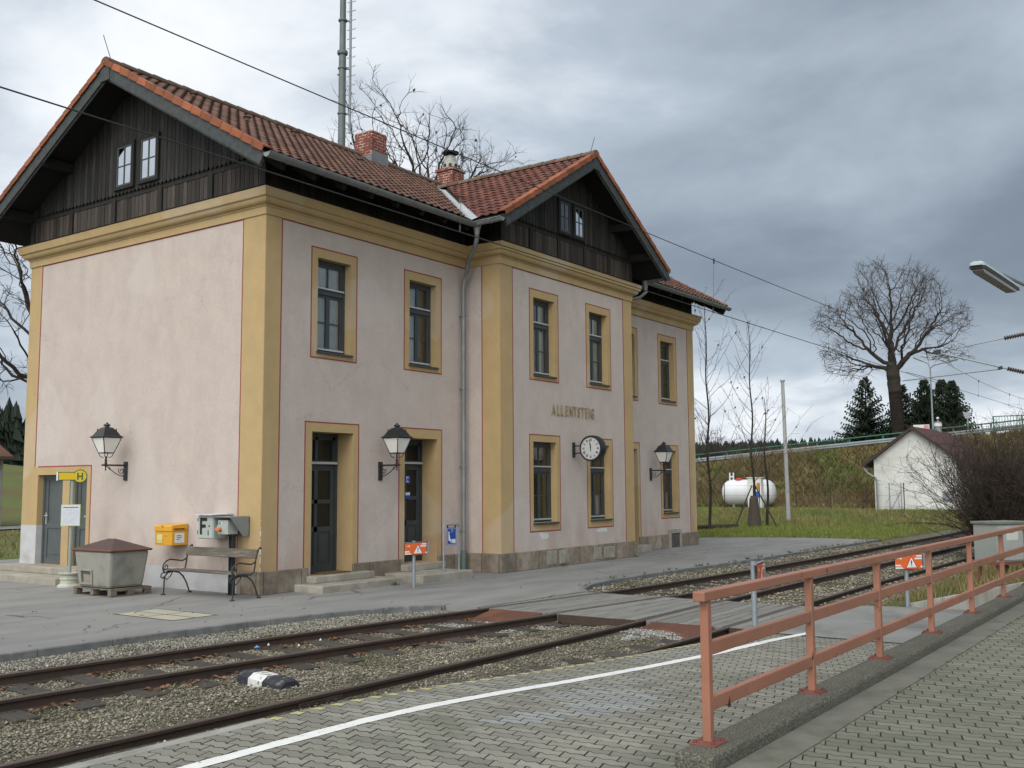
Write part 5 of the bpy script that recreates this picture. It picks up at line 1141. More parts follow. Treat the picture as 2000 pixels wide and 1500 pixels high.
# bench
WOODB = mat('weathered_bench_board', (0.115, 0.10, 0.078), (0.075, 0.064, 0.05), 5, 0.85, 0.5, 60, stretch=(6, 0.7, 6), c3=(0.17, 0.155, 0.13), s3=3)
BIRON = mat('dark_green_bench_iron', (0.022, 0.030, 0.028), (0.035, 0.035, 0.03), 20, 0.6, spec=0.4)
BE = thing('park_bench', 'weathered wooden bench with curled iron arms beside the building corner', 'bench', (-0.6, 0.65, 0))
by0, by1 = -0.34, 1.62
for (x, z, w_, t_, y0, y1) in ((-0.80, 0.455, 0.13, 0.035, by0 - 0.04, by1 + 0.04), (-0.65, 0.445, 0.13, 0.035, by0 + 0.0, by1), (-0.505, 0.44, 0.11, 0.035, by0, by1)):
    mb = MB(); mb.obox((x, (y0 + y1) / 2, z), (1, 0, 0.04 if x > -0.7 else -0.05), (0, 1, 0), (0, 0, 1), w_ / 2, (y1 - y0) / 2, t_ / 2); mb.build('seat_board', WOODB, BE, bevel=0.008)
mb = MB(); mb.obox((-0.375, (by0 + by1) / 2, 0.775), (0.95, 0, -0.3), (0, 1, 0), (0.3, 0, 0.95), 0.016, (by1 - by0) / 2, 0.082); mb.build('back_board', WOODB, BE, bevel=0.008)
for y in (by0 + 0.02, by1 - 0.02):
    f = MB()
    def T_(pts, r_=0.014): f.tube([(x, y, z) for x, z in pts], r_, 7)
    T_([(-0.30, 0.0), (-0.33, 0.06), (-0.39, 0.2), (-0.46, 0.31), (-0.55, 0.385), (-0.68, 0.415), (-0.80, 0.40), (-0.87, 0.33), (-0.875, 0.2), (-0.88, 0.06), (-0.89, 0.0)])
    T_([(-0.87, 0.33), (-0.82, 0.27), (-0.74, 0.33), (-0.70, 0.40)], 0.010); T_([(-0.87, 0.42), (-0.94, 0.38), (-0.95, 0.33), (-0.91, 0.30), (-0.89, 0.33)], 0.012)
    T_([(-0.88, 0.40), (-0.76, 0.425), (-0.6, 0.42), (-0.48, 0.42), (-0.42, 0.46), (-0.40, 0.55), (-0.38, 0.68), (-0.345, 0.80), (-0.31, 0.87), (-0.275, 0.885), (-0.262, 0.87), (-0.275, 0.855)])
    T_([(-0.37, 0.70), (-0.40, 0.635), (-0.48, 0.60), (-0.60, 0.615), (-0.74, 0.64), (-0.83, 0.62), (-0.895, 0.56), (-0.91, 0.49), (-0.89, 0.42)])
    T_([(-0.845 + 0.062 * (1 - k / 20) * math.cos(k * 0.46 + 3.0), 0.51 + 0.068 * (1 - k / 20) * math.sin(k * 0.46 + 3.0)) for k in range(17)], 0.011)
    T_([(-0.885, 0.43), (-0.875, 0.47), (-0.83, 0.445)], 0.011)
    f.lathe([(0.045, 0), (0.045, 0.012), (0.02, 0.03)], (-0.89, y, 0), 10); f.lathe([(0.045, 0), (0.045, 0.012), (0.02, 0.03)], (-0.30, y, 0), 10)
    f.build('iron_side_frame', BIRON, BE, smooth=True)
# yellow letter box
YEL = mat('yellow_letter_box_paint', (0.60, 0.30, 0.018), (0.55, 0.27, 0.02), 6, 0.4, spec=0.5)
LB = thing('letter_box', 'yellow letter box fixed to the pale side wall above the white plinth', 'letter box', (-0.02, 2.1, 1.02))
yb0, yb1 = 1.86, 2.40; xb = -0.37
mb = MB(); mb.box(xb, -0.012, yb0, yb1, 0.855, 1.135); mb.box(-0.012, -0.001, 1.9, 2.36, 0.88, 1.2, 0); mb.build('box_body', YEL, LB, bevel=0.01)
mb = MB(); mb.prism([(-0.012, 1.138), (xb - 0.012, 1.138), (xb - 0.012, 1.215), (xb + 0.0, 1.235), (-0.012, 1.262)], lambda a, b, d: (a, d, b), yb0 - 0.006, yb1 + 0.006); mb.box(xb - 0.02, xb + 0.02, yb0 - 0.012, yb1 + 0.012, 1.128, 1.142); mb.build('lid', YEL, LB, bevel=0.006)
mb = MB(); mb.box(xb + 0.04, xb + 0.27, yb0 - 0.0075, yb0 - 0.005, 1.155, 1.178, 0); mb.box(xb + 0.02, xb + 0.29, yb0 - 0.03, yb0 - 0.006, 1.178, 1.184, 1); mb.build('letter_slot', [BLK, YEL], LB)
mb = MB(); mb.box(xb + 0.055, xb + 0.275, yb0 - 0.002, yb0 + 0.001, 0.90, 1.09, 0)
for k, (a, b) in enumerate(((0.10, 0.21), (0.10, 0.215), (0.10, 0.165))): 
    z = 1.035 - k * 0.035; x = xb + a
    while x < xb + b: q = random.uniform(0.010, 0.018); mb.box(x, min(x + q, xb + b), yb0 - 0.003, yb0 - 0.002, z - 0.007, z + 0.008, 1); x += q + 0.004
mb.build('notice_label', [WHT, BLK], LB)
mb = MB(); mb.box(xb - 0.006, xb - 0.0005, 2.14, 2.34, 0.885, 1.075, 1); mb.box(xb - 0.008, xb - 0.006, 2.16, 2.32, 0.90, 1.06, 0); mb.box(xb - 0.009, xb - 0.008, 2.175, 2.305, 0.92, 0.96, 2)
mb.build('collection_panel', [mat('pale_yellow_card', (0.55, 0.52, 0.28), (0.5, 0.47, 0.22), 20, 0.5), YEL, mat('green_print', (0.35, 0.45, 0.15), None)], LB)
mb = MB(); mb.tube([(xb - 0.014, 2.18, 1.225), (xb - 0.014, 2.145, 1.19), (xb - 0.014, 2.11, 1.225), (xb - 0.014, 2.18, 1.225)], 0.0035, 5); mb.cyl((xb - 0.004, 2.05, 1.03), (xb + 0.004, 2.05, 1.03), 0.012, n=8); mb.build('emblem', IRON, LB); LB.location.y += 0.22
# F cabinet and switch box on a post
CABG = mat('pale_green_grey_enamel', (0.36, 0.39, 0.36), (0.31, 0.335, 0.31), 4, 0.5, 0.08, 30)
FB = thing('field_telephone_box', 'pale grey-green wall cabinet with a black letter F, right of the yellow letter box', 'cabinet', (-0.02, 0.95, 1.25))
mb = MB(); mb.box(-0.42, -0.001, 0.80, 1.24, 1.01, 1.44); mb.build('cabinet_body', CABG, FB, bevel=0.012)
mb = MB(); mb.prism([(-0.001, 1.475), (-0.50, 1.455), (-0.50, 1.445), (-0.001, 1.445)], lambda a, b, d: (a, d, b), 0.77, 1.28); mb.build('rain_hood', mat('pale_hood_sheet', (0.5, 0.52, 0.53), (0.42, 0.44, 0.45), 5, 0.4), FB)
mb = MB(); mb.box(-0.434, -0.421, 0.815, 1.225, 1.025, 1.43); d_ = mb.build('cabinet_door', CABG, FB, bevel=0.004)
ff = MB(); fy, fz = 1.175, 1.09
for (a0_, a1_, b0_, b1_) in ((0, 0.062, 0, 0.31), (0.062, 0.20, 0.248, 0.31), (0.062, 0.165, 0.125, 0.185)): ff.box(-0.437, -0.4345, fy - a1_, fy - a0_, fz + b0_, fz + b1_)
ff.build('letter_f', BLK, FB)
mb = MB(); mb.cyl((-0.434, 0.90, 1.25), (-0.45, 0.90, 1.25), 0.014, n=10); mb.box(-0.442, -0.434, 0.925, 0.94, 1.08, 1.17)
for z in (1.13, 1.36): mb.cyl((-0.44, 1.232, z - 0.03), (-0.44, 1.232, z + 0.03), 0.008, n=6)
mb.build('lock', IRON, FB)
SB = thing('switch_box', 'grey switch box with orange knob under a slanted hood, on a dark steel post', 'switch box', (-0.25, 0.42, 0))
mb = MB(); mb.box(-0.40, -0.16, 0.34, 0.62, 1.10, 1.36); mb.build('box_body', CABG, SB, bevel=0.01)
mb = MB(); mb.box(-0.46, -0.02, 0.20, 0.70, 1.41, 1.425); mb.prism([(-0.46, 1.41), (-0.02, 1.41), (-0.02, 1.06), (-0.16, 1.06)], lambda a, b, d: (a, d, b), 0.20, 0.212); mb.box(-0.03, -0.018, 0.20, 0.70, 1.06, 1.41); mb.build('rain_hood', mat('grey_hood_enamel', (0.20, 0.21, 0.21), (0.16, 0.17, 0.17), 5, 0.5), SB)
mb = MB(); mb.cyl((-0.40, 0.54, 1.19), (-0.47, 0.54, 1.19), 0.042, 0.036, n=10); mb.obox((-0.478, 0.54, 1.19), (1, 0, 0), (0, 0.9, 0.3), (0, -0.3, 0.9), 0.016, 0.055, 0.02); mb.build('rotary_knob', mat('faded_orange_plastic', (0.55, 0.17, 0.06), (0.45, 0.15, 0.06), 20, 0.6), SB, bevel=0.004)
mb = MB(); mb.cyl((-0.40, 0.50, 1.30), (-0.412, 0.50, 1.30), 0.018, n=10, m=0); mb.cyl((-0.40, 0.56, 1.30), (-0.41, 0.56, 1.30), 0.012, n=8, m=1); mb.box(-0.415, -0.40, 0.615, 0.625, 1.2, 1.26, 0); mb.build('indicator', [WHT, BLK], SB)
mb = MB(); mb.box(-0.27, -0.19, 0.36, 0.365, 0, 1.12); mb.box(-0.27, -0.19, 0.455, 0.46, 0, 1.12); mb.box(-0.232, -0.228, 0.365, 0.455, 0, 1.12); mb.box(-0.29, -0.17, 0.34, 0.48, 1.07, 1.09); mb.box(-0.29, -0.17, 0.34, 0.48, 0, 0.012); mb.build('post', mat('black_steel_post', (0.022, 0.022, 0.024), (0.035, 0.035, 0.035), 9, 0.6), SB); SB.location.y += 0.09
# bus stop
CREAM = mat('cream_bus_pole', (0.42, 0.43, 0.36), (0.35, 0.36, 0.30), 6, 0.6)
HYEL = mat('bus_sign_yellow', (0.52, 0.36, 0.01), None, rough=0.4); HGRN = mat('bus_sign_green', (0.01, 0.09, 0.04), None, rough=0.4)
bxp, byp = -0.95, 4.55
BS = thing('bus_stop', 'bus stop pole with yellow H sign and timetable on a wheel-rim foot', 'bus stop', (bxp, byp, 0))
mb = MB(); mb.lathe([(0.02, 0.0), (0.225, 0.0), (0.225, 0.03), (0.17, 0.07), (0.165, 0.14), (0.185, 0.16), (0.165, 0.18), (0.165, 0.24), (0.21, 0.265), (0.21, 0.285), (0.16, 0.29), (0.13, 0.26), (0.05, 0.26)], (bxp, byp, 0), 28); mb.build('wheel_rim_base', CREAM, BS, smooth=True)
mb = MB(); mb.cyl((bxp, byp, 0.2), (bxp, byp, 2.16), 0.035, n=12); mb.build('pole', mat('grey_green_pole', (0.26, 0.29, 0.27), (0.22, 0.25, 0.23), 6, 0.6), BS, smooth=True)
fa = Vector((-0.60, -0.80, 0)).normalized(); sd_ = Vector((0.80, -0.60, 0)); up3 = Vector((0, 0, 1)); ctr = Vector((bxp, byp, 2.20)) + fa * 0.05
def fp(a, b, d, c=ctr): return tuple(c + sd_ * a + up3 * b + fa * d)
mb = MB(); 
Hc, Hr = 0.14, 0.135
blade = [(-0.27, -0.085), (-0.27, 0.085)] ; arc0 = math.asin(0.085 / Hr)
pts = [(-0.27, -0.085), (Hc - Hr * math.cos(arc0), -0.085)] + [(Hc + Hr * math.cos(t), Hr * math.sin(t)) for t in np.linspace(-math.pi + arc0, math.pi - arc0, 24)] + [(-0.27, 0.085)]
mb.prism(pts, lambda a, b, d: fp(a, b, d), -0.012, 0.0, 0); sg_ = mb.build('sign_blade', HGRN, BS)
mb = MB(); ins_ = [(-0.255, -0.07), (Hc - 0.11, -0.07), (Hc - 0.11, 0.07), (-0.255, 0.07)]; mb.prism(ins_, lambda a, b, d: fp(a, b, d), 0.0005, 0.002, 0)
mb.prism([(Hc + 0.118 * math.cos(t), 0.118 * math.sin(t)) for t in np.linspace(0, 2 * math.pi, 25)[:-1]], lambda a, b, d: fp(a, b, d), 0.0005, 0.0025, 0)
mb.prism([(-0.30, -0.085), (-0.27, -0.085), (-0.27, 0.085), (-0.30, 0.085)], lambda a, b, d: fp(a, b, d), -0.012, 0.001, 1); mb.build('sign_face', [HYEL, WHT], sg_)
text_mesh('H', 0.19, 0.002, 'letter_h', HGRN, lambda a, b, d: fp(Hc - 0.062 + a, -0.067 + b, 0.0035 + d), sg_, bold=0.006, sx=0.9)
ct2 = Vector((bxp, byp, 1.42)) + fa * 0.04
mb = MB(); mb.prism([(-0.19, -0.215), (0.17, -0.215), (0.17, 0.215), (-0.19, 0.215)], lambda a, b, d: fp(a, b, d, ct2), 0.0, 0.018, 0); tt = mb.build('timetable_case', mat('yellow_green_case', (0.42, 0.47, 0.22), None, rough=0.5), BS)
mb = MB(); mb.prism([(-0.18, -0.2), (0.155, -0.2), (0.155, 0.205), (-0.18, 0.205)], lambda a, b, d: fp(a, b, d, ct2), 0.0185, 0.0195, 0); mb.prism([(-0.15, 0.15), (0.13, 0.15), (0.13, 0.165), (-0.15, 0.165)], lambda a, b, d: fp(a, b, d, ct2), 0.0196, 0.0202, 1)
for k in range(15):
    z = 0.12 - k * 0.02; x = -0.15
    while x < 0.10: q = random.uniform(0.02, 0.05); mb.prism([(x, z), (min(x + q, 0.13), z), (min(x + q, 0.13), z + 0.006), (x, z + 0.006)], lambda a, b, d: fp(a, b, d, ct2), 0.0196, 0.0202, 2) if random.random() < 0.7 else None; x += q + 0.01
mb.build('timetable_sheet', [mat('white_timetable_paper', (0.55, 0.57, 0.60), None, rough=0.3), BLK, mat('faint_print', (0.38, 0.40, 0.45), None)], tt)
# pallet + grit bin (rotated a little)
PWD = mat('grey_pallet_wood', (0.15, 0.13, 0.10), (0.10, 0.085, 0.065), 9, 0.9, 0.4, 50, rnd=0.3)
pr = 0.0; PLT = thing('pallet', 'worn wooden pallet under the grey grit bin', 'pallet', (-1.27, 2.60, 0), pr)
def pl_(x0, x1, y0, y1, z0, z1, nm_='board'):
    mb = MB(); mb.box(x0, x1, y0, y1, z0, z1, rnd=random.random()); mb.build(nm_, PWD, PLT, bevel=0.004, local=True)
LX, LY = 0.425, 0.59
for k in range(7): x = -LX + 0.0 + k * (2 * LX - 0.10) / 6; pl_(x, x + 0.10, -LY, LY, 0.122, 0.142)
for k in range(3):
    y = (-LY, -0.05, LY - 0.1)[k]; pl_(-LX, LX, y, y + 0.1, 0.10, 0.121); pl_(-LX, LX, y, y + 0.1, 0, 0.02)
    for x in (-LX, -0.06, LX - 0.13): pl_(x, x + 0.13, y, y + 0.1, 0.021, 0.099, 'block')
BINM = mat('grey_fibreglass_bin', (0.27, 0.262, 0.225), (0.215, 0.208, 0.178), 2.2, 0.75, 0.3, 60, c3=(0.165, 0.158, 0.135), s3=2.2)
LIDM = mat('dark_brown_bin_lid', (0.085, 0.05, 0.045), (0.065, 0.042, 0.04), 5, 0.7, 0.2, 40)
GB = thing('grit_bin', 'grey tapered grit bin with brown pitched lid, standing on a pallet', 'grit bin', (-1.32, 2.58, 0.144))
def frus(mb, b, t, z0, z1, m=None): mb.add([(-b[0], -b[1], z0), (b[0], -b[1], z0), (b[0], b[1], z0), (-b[0], b[1], z0), (-t[0], -t[1], z1), (t[0], -t[1], z1), (t[0], t[1], z1), (-t[0], t[1], z1)], ((0, 3, 2, 1), (4, 5, 6, 7), (0, 1, 5, 4), (1, 2, 6, 5), (2, 3, 7, 6), (3, 0, 4, 7)), m)
mb = MB(); frus(mb, (0.355, 0.48), (0.41, 0.58), 0.0, 0.665); mb.build('bin_body', BINM, GB, bevel=0.05, local=True)
mb = MB(); frus(mb, (0.435, 0.625), (0.44, 0.63), 0.66, 0.70); mb.build('lid_rim', mat('rusty_brown_rim', (0.15, 0.065, 0.04), (0.11, 0.055, 0.04), 6, 0.7), GB, bevel=0.015, local=True)
mb = MB(); frus(mb, (0.425, 0.61), (0.015, 0.10), 0.695, 0.875); mb.build('lid', LIDM, GB, bevel=0.02, local=True)
mb = MB(); sx_ = -0.435
for (y0, y1, z0, z1) in ((0.03, 0.36, 0.075, 0.30),): 
    mb.add([(sx_ - 0.003, y0, z0), (sx_ - 0.003, y1, z0), (sx_ - 0.022, y1, z1), (sx_ - 0.022, y0, z1), (sx_ + 0.06, y0 + .03, z0 + .03), (sx_ + 0.06, y1 - .03, z0 + .03), (sx_ + 0.045, y1 - .03, z1 - .03), (sx_ + 0.045, y0 + .03, z1 - .03)], ((0, 1, 5, 4), (1, 2, 6, 5), (2, 3, 7, 6), (3, 0, 4, 7)), 0)
ob = MB(); ob.box(-0.424, -0.405, 0.04, 0.34, 0.09, 0.275); 
mb2 = MB(); mb2.add([(-0.364, 0.04, 0.09), (-0.364, 0.34, 0.09), (-0.3815, 0.34, 0.30), (-0.3815, 0.04, 0.30)], ((0, 1, 2, 3),)); mb2.build('painted_chute_shadow', mat('painted_recess_shade', (0.09, 0.09, 0.075), None), GB, local=True)  # shadow of the chute opening, painted as a flat dark panel on the bin
h2 = MB(); h2.add([(-0.367, 0.05, 0.095), (-0.367, 0.29, 0.095), (-0.379, 0.29, 0.235), (-0.379, 0.05, 0.235)], ((0, 1, 2, 3),)); h2.build('chute_flap', mat('pale_wood_flap', (0.28, 0.25, 0.20), (0.22, 0.19, 0.15), 9, 0.8), GB, local=True)
f2 = MB()
for (a, b, c, d) in ((0.0, 0.04, 0.05, 0.33), (0.34, 0.38, 0.05, 0.33), (0.04, 0.34, 0.05, 0.09), (0.04, 0.34, 0.295, 0.335)):
    xa = lambda z: -0.355 - 0.055 * z / 0.665 - 0.008
    f2.add([(xa(z) - q, y, z) for q in (0, 0.018) for z in (c, d) for y in (a, b)], BOX6)
f2.build('chute_frame', BINM, GB, bevel=0.008, local=True)
h3 = MB(); h3.add([(-0.20, -0.512 - 0.02 * 1.2, 0.33), (0.12, -0.512 - 0.02 * 1.2, 0.33), (0.12, -0.5415, 0.47 - 0.02), (-0.20, -0.5415, 0.45)], ((0, 1, 2, 3),)); 
# cover slabs in the asphalt
mb = MB()
for i in range(2):
    for j in range(2):
        x0_, y0_ = -3.08 + i * 0.40, -1.66 + j * 0.74; mb.box(x0_ + 0.02, x0_ + 0.38, y0_ + 0.02, y0_ + 0.72, -0.02, 0.004 - 0.0008 * i, 0)
mb.box(-3.10, -2.26, -1.68, -0.16, -0.03, 0.0015, 1); tag(mb.build('pit_cover', [mat('buff_cover_slab', (0.36, 0.34, 0.265), (0.30, 0.285, 0.22), 4, 0.9, 0.3, 60), GROUT], loc=(-2.7, -0.9, 0)), 'buff concrete slabs covering a pit in the asphalt before the bench', 'pit cover')
# warning boards on posts
def warn(label, loc, rz, h=0.90, bw=0.66, bh=0.26, two=True, ox=0.0):
    t_ = thing('warning_sign', label, 'warning sign', loc, rz, 'orange warning signs at the track crossing')
    mb = MB(); mb.cyl((0, 0.03, 0.0), (0, 0.03, h), 0.032, n=12); mb.build('post', GALV, t_, smooth=True, local=True)
    w2 = bw / 2; z0, z1 = h - 0.03 - bh, h - 0.03; dp_ = 0.13
    for s_ in ((0, 1) if two else (0,)):
        mb = MB(); ca_, sa_ = math.cos(R(65)), math.sin(R(65))
        q = (lambda a, b, d: (ox + a, -0.035 - d, b)) if s_ == 0 else (lambda a, b, d: (ox + w2 + 0.05 + (a + w2) * ca_ + d * sa_, -0.03 + (a + w2) * sa_ - d * ca_, b))
        mb.prism([(-w2, z0), (w2, z0), (w2, z1), (-w2, z1)], q, -0.008, 0.0, 1)
        mb.prism([(-w2 + 0.008, z0 + 0.008), (w2 - 0.008, z0 + 0.008), (w2 - 0.008, z1 - 0.008), (-w2 + 0.008, z1 - 0.008)], q, 0.0005, 0.0015, 0)
        bd = mb.build('board', [ORNG, BLK], t_, local=True)
        mb = MB(); tri = lambda c, zc, r_: [(c - r_, zc - r_ * 0.62), (c + r_, zc - r_ * 0.62), (c, zc + r_ * 1.1)]
        zc = (z0 + z1) / 2 - 0.03
        mb.prism(tri(0.05, zc, 0.115), q, 0.002, 0.003, 1); mb.prism(tri(0.05, zc - 0.002, 0.092), q, 0.0032, 0.004, 0)
        mb.prism([(0.042, zc - 0.01), (0.058, zc - 0.01), (0.060, zc + 0.05), (0.040, zc + 0.05)], q, 0.0042, 0.005, 2); mb.prism([(0.042, zc - 0.035), (0.058, zc - 0.035), (0.058, zc - 0.02), (0.042, zc - 0.02)], q, 0.0042, 0.005, 2)
        for (ax, az, di) in ((-0.16, z1 - 0.065, 1), (0.25, z0 + 0.04, -1)):
            mb.prism([(ax - 0.04 * di, az - 0.005), (ax + 0.02 * di, az - 0.005), (ax + 0.02 * di, az + 0.005), (ax - 0.04 * di, az + 0.005)], q, 0.002, 0.003, 0)
            mb.prism([(ax + 0.005 * di, az - 0.025), (ax + 0.04 * di, az), (ax + 0.005 * di, az + 0.025), (ax + 0.015 * di, az)], q, 0.0021, 0.0032, 0)
        for (sx2, zt, dr) in ((1, z1 - 0.015, -1), (-1, z0 + 0.045 + 0.02, 1)):
            for k in range(2):
                za = zt - 0.028 - k * 0.04 if sx2 > 0 else z0 + 0.015 + k * 0.04; L2 = 0.13 + 0.03 * (k if sx2 > 0 else 1 - k)
                mb.prism([(sx2 * (w2 - 0.01), za), (sx2 * (w2 - L2), za), (sx2 * (w2 - L2 + 0.025), za + 0.024), (sx2 * (w2 - 0.01), za + 0.024)], q, 0.002, 0.003, 0)
        mb.build('markings', [WHT, REDS, BLK], bd, local=True)
    mb = MB(); mb.box(ox - w2, ox + w2 + 0.05, -0.03, 0.0, z1 - 0.004, z1 + 0.008); mb.box(ox + w2 + 0.012, ox + w2 + 0.045, -0.04, -0.02, z0, z1); mb.build('top_bracket', GALV, t_, local=True); return t_
warn('orange warning sign on a grey post before the second station door', (2.55, -1.50, 0.0), R(-20), 0.9, 0.5, 0.24)
warn('orange warning sign on a post standing on the white line, half behind the railing', (-1.12, -9.93, 0.10), R(12), 0.95, 0.5, 0.26, False, 0.13)
warn('orange warning sign beyond the railing, at the low concrete wing wall', (4.22, -10.28, 0.0), R(-38), 0.87, 0.52, 0.24)
# blue waiting-area sign in a hoop frame
BG = thing('hoop_sign', 'blue and white seated-passenger sign hanging in a tubular hoop on the step', 'sign', (4.3, -0.95, 0.16))
xa, xb_, yy = 4.14, 4.66, -0.93
mb = MB(); mb.tube([(xa, yy, 0.16), (xa, yy, 1.06), (xa + 0.015, yy, 1.11), (xa + 0.06, yy, 1.14), (xb_ - 0.06, yy, 1.14), (xb_ - 0.015, yy, 1.11), (xb_, yy, 1.06), (xb_, yy, 0.16)], 0.02, 10); mb.lathe([(0.05, 0), (0.05, 0.008), (0.02, 0.012)], (xa, yy, 0.16), 12); mb.lathe([(0.05, 0), (0.05, 0.008), (0.02, 0.012)], (xb_, yy, 0.16), 12); mb.build('hoop', GALV, BG, smooth=True)
q = lambda a, b, d: (4.245 + a * 0.998, yy - 0.005 - d, 0.715 + b - a * 0.02)
mb = MB(); mb.prism([(0, 0), (0.32, 0), (0.32, 0.37), (0, 0.37)], q, -0.006, 0.0, 0); mb.box(4.26, 4.28, yy - 0.012, yy + 0.012, 1.07, 1.135, 1); mb.box(4.52, 4.54, yy - 0.012, yy + 0.012, 1.07, 1.135, 1); bp = mb.build('sign_panel', [BLUE, IRON], BG)
mb = MB()
for P_ in ([(0.012, 0.012), (0.308, 0.012), (0.308, 0.02), (0.012, 0.02)], [(0.012, 0.35), (0.308, 0.35), (0.308, 0.358), (0.012, 0.358)], [(0.012, 0.02), (0.02, 0.02), (0.02, 0.35), (0.012, 0.35)], [(0.30, 0.02), (0.308, 0.02), (0.308, 0.35), (0.30, 0.35)]): mb.prism(P_, q, 0.0005, 0.0015)
mb.prism([(0.065 + 0.024 * math.cos(t), 0.255 + 0.026 * math.sin(t)) for t in np.linspace(0, 6.28, 15)[:-1]], q, 0.0005, 0.002)
mb.prism([(0.045, 0.225), (0.075, 0.23), (0.105, 0.165), (0.10, 0.13), (0.148, 0.125), (0.15, 0.05), (0.118, 0.05), (0.115, 0.092), (0.05, 0.09)], q, 0.0005, 0.002)
mb.prism([(0.17, 0.04), (0.285, 0.04), (0.285, 0.125), (0.17, 0.125)], q, 0.0005, 0.002)
for k in range(14):
    t0_, t1_ = k * 6.28 / 14, (k + 0.75) * 6.28 / 14; mb.prism([(0.17 + r_ * math.cos(t), 0.30 + r_ * math.sin(t)) for r_, t in ((0.034, t0_), (0.034, t1_), (0.028, t1_), (0.028, t0_))], q, 0.0005, 0.002)
mb.prism([(0.168, 0.30), (0.174, 0.30), (0.174, 0.323), (0.168, 0.323)], q, 0.0005, 0.002); mb.prism([(0.17, 0.297), (0.19, 0.297), (0.19, 0.303), (0.17, 0.303)], q, 0.0005, 0.002)
mb.build('pictogram', WHT, bp)
# black and white marker block between the tracks
mb = MB(); ax = Vector((-0.20, -0.98, 0)).normalized(); ay = Vector((0.98, -0.2, 0)).normalized(); c0 = Vector((-5.17, -6.10, -0.12))
def seg(a, b, m_):
    prof_ = [(-0.14, -0.03), (0.14, -0.03), (0.135, 0.055), (0.07, 0.105), (-0.07, 0.105), (-0.135, 0.055)]
    k0 = 1.0 if a > -0.45 else 0.78; k1 = 1.0 if b < 0.45 else 0.78
    vs = [tuple(c0 + ax * a + ay * (p[0] * k0) + Vector((0, 0, p[1] * k0))) for p in prof_] + [tuple(c0 + ax * b + ay * (p[0] * k1) + Vector((0, 0, p[1] * k1))) for p in prof_]
    mb.add(vs, [tuple(range(6)), tuple(range(11, 5, -1))] + [(i, 6 + i, 6 + (i + 1) % 6, (i + 1) % 6) for i in range(6)], m_)
seg(-0.46, -0.39, 0); seg(-0.39, -0.17, 0); seg(-0.17, 0.12, 1); seg(0.12, 0.39, 0); seg(0.39, 0.46, 0)
MBK = mat('flaked_black_marker_paint', (0.02, 0.022, 0.03), (0.035, 0.037, 0.045), 9, 0.8, 0.5, 30, c3=(0.13, 0.13, 0.10), s3=9, th3=(0.56, 0.66))
MWH = mat('flaked_white_marker_paint', (0.60, 0.60, 0.58), (0.5, 0.5, 0.47), 12, 0.8, 0.5, 30, c3=(0.16, 0.15, 0.12), s3=13, th3=(0.55, 0.62))
tag(mb.build('marker_block', [MBK, MWH], loc=tuple(c0)), 'chipped black and white concrete marker block lying in the gravel between the tracks', 'marker block')
# weeds along kerbs and steps
def weeds(spots, name='weeds'):
    r = np.random.default_rng(77); vs = []; rn = []
    for (x, y, z, h, n_) in spots:
        for k in range(n_):
            a = r.uniform(0, 6.28); l = r.normal(0, 0.5, 2) * h; w_ = 0.006 + 0.05 * h; p = np.array([x, y, z]) + np.array([r.normal(0, 0.4 * h), r.normal(0, 0.3 * h), 0]); vs += [p + np.array([math.cos(a) * w_, math.sin(a) * w_, 0]), p - np.array([math.cos(a) * w_, math.sin(a) * w_, 0]), p + np.array([l[0], l[1], h * r.uniform(0.6, 1.1)])]; rn.append(r.random())
    o = np_mesh(name, np.array(vs), np.arange(len(vs)), 3, WEED, rn); o['kind'] = 'stuff'
WEED = mat('weed_leaves', (0.05, 0.085, 0.025), (0.075, 0.09, 0.035), 5, 0.9, rnd=0.5)
rw = np.random.default_rng(3); sp = [(2.75, -0.83, 0, 0.09, 26), (8.62, -1.1, 0, 0.09, 22), (12.2, -1.12, 0, 0.07, 14)]
for x in rw.uniform(4.5, 24, 46): sp.append((x, np.interp(x, [a for a, b in KL], [b for a, b in KL]) + 0.03, 0, rw.uniform(0.03, 0.10), 9))
for x in rw.uniform(-9, 0, 14): sp.append((x, np.interp(x, [a for a, b in KL], [b for a, b in KL]) - 0.13, -0.12, rw.uniform(0.03, 0.07), 8))
for x in rw.uniform(-7, 8, 40): sp.append((x, -12.58, PZ, rw.uniform(0.006, 0.018), 8))
for k in range(60): sp.append((rw.uniform(-9.5, -3), rw.uniform(-7.1, -5.6), -0.14, rw.uniform(0.015, 0.045), 10))
weeds(sp)
# litter
for (x, y, s_, m_, lab) in ((-3.72, -4.25, 0.055, mat('blue_litter', (0.05, 0.25, 0.5), None, rough=0.5), 'crumpled blue wrapper between the rails of the first track'), (-3.52, -4.24, 0.022, WHT, 'small white paper scrap next to the blue wrapper'), (-3.35, -4.62, 0.022, WHT, 'white scrap on the ballast below the blue wrapper'), (-2.85, -4.5, 0.024, WHT, 'white scrap farthest right of the blue wrapper')):
    mb = MB(); mb.add([(x - s_, y, -0.085), (x, y - s_ * 0.7, -0.08), (x + s_, y - 0.01, -0.09), (x + 0.01, y + s_ * 0.6, -0.082), (x, y, -0.055)], ((0, 1, 4), (1, 2, 4), (2, 3, 4), (3, 0, 4), (3, 2, 1, 0))); tag(mb.build('litter', m_, loc=(x, y, -0.09)), lab, 'litter', 'litter on the first track')
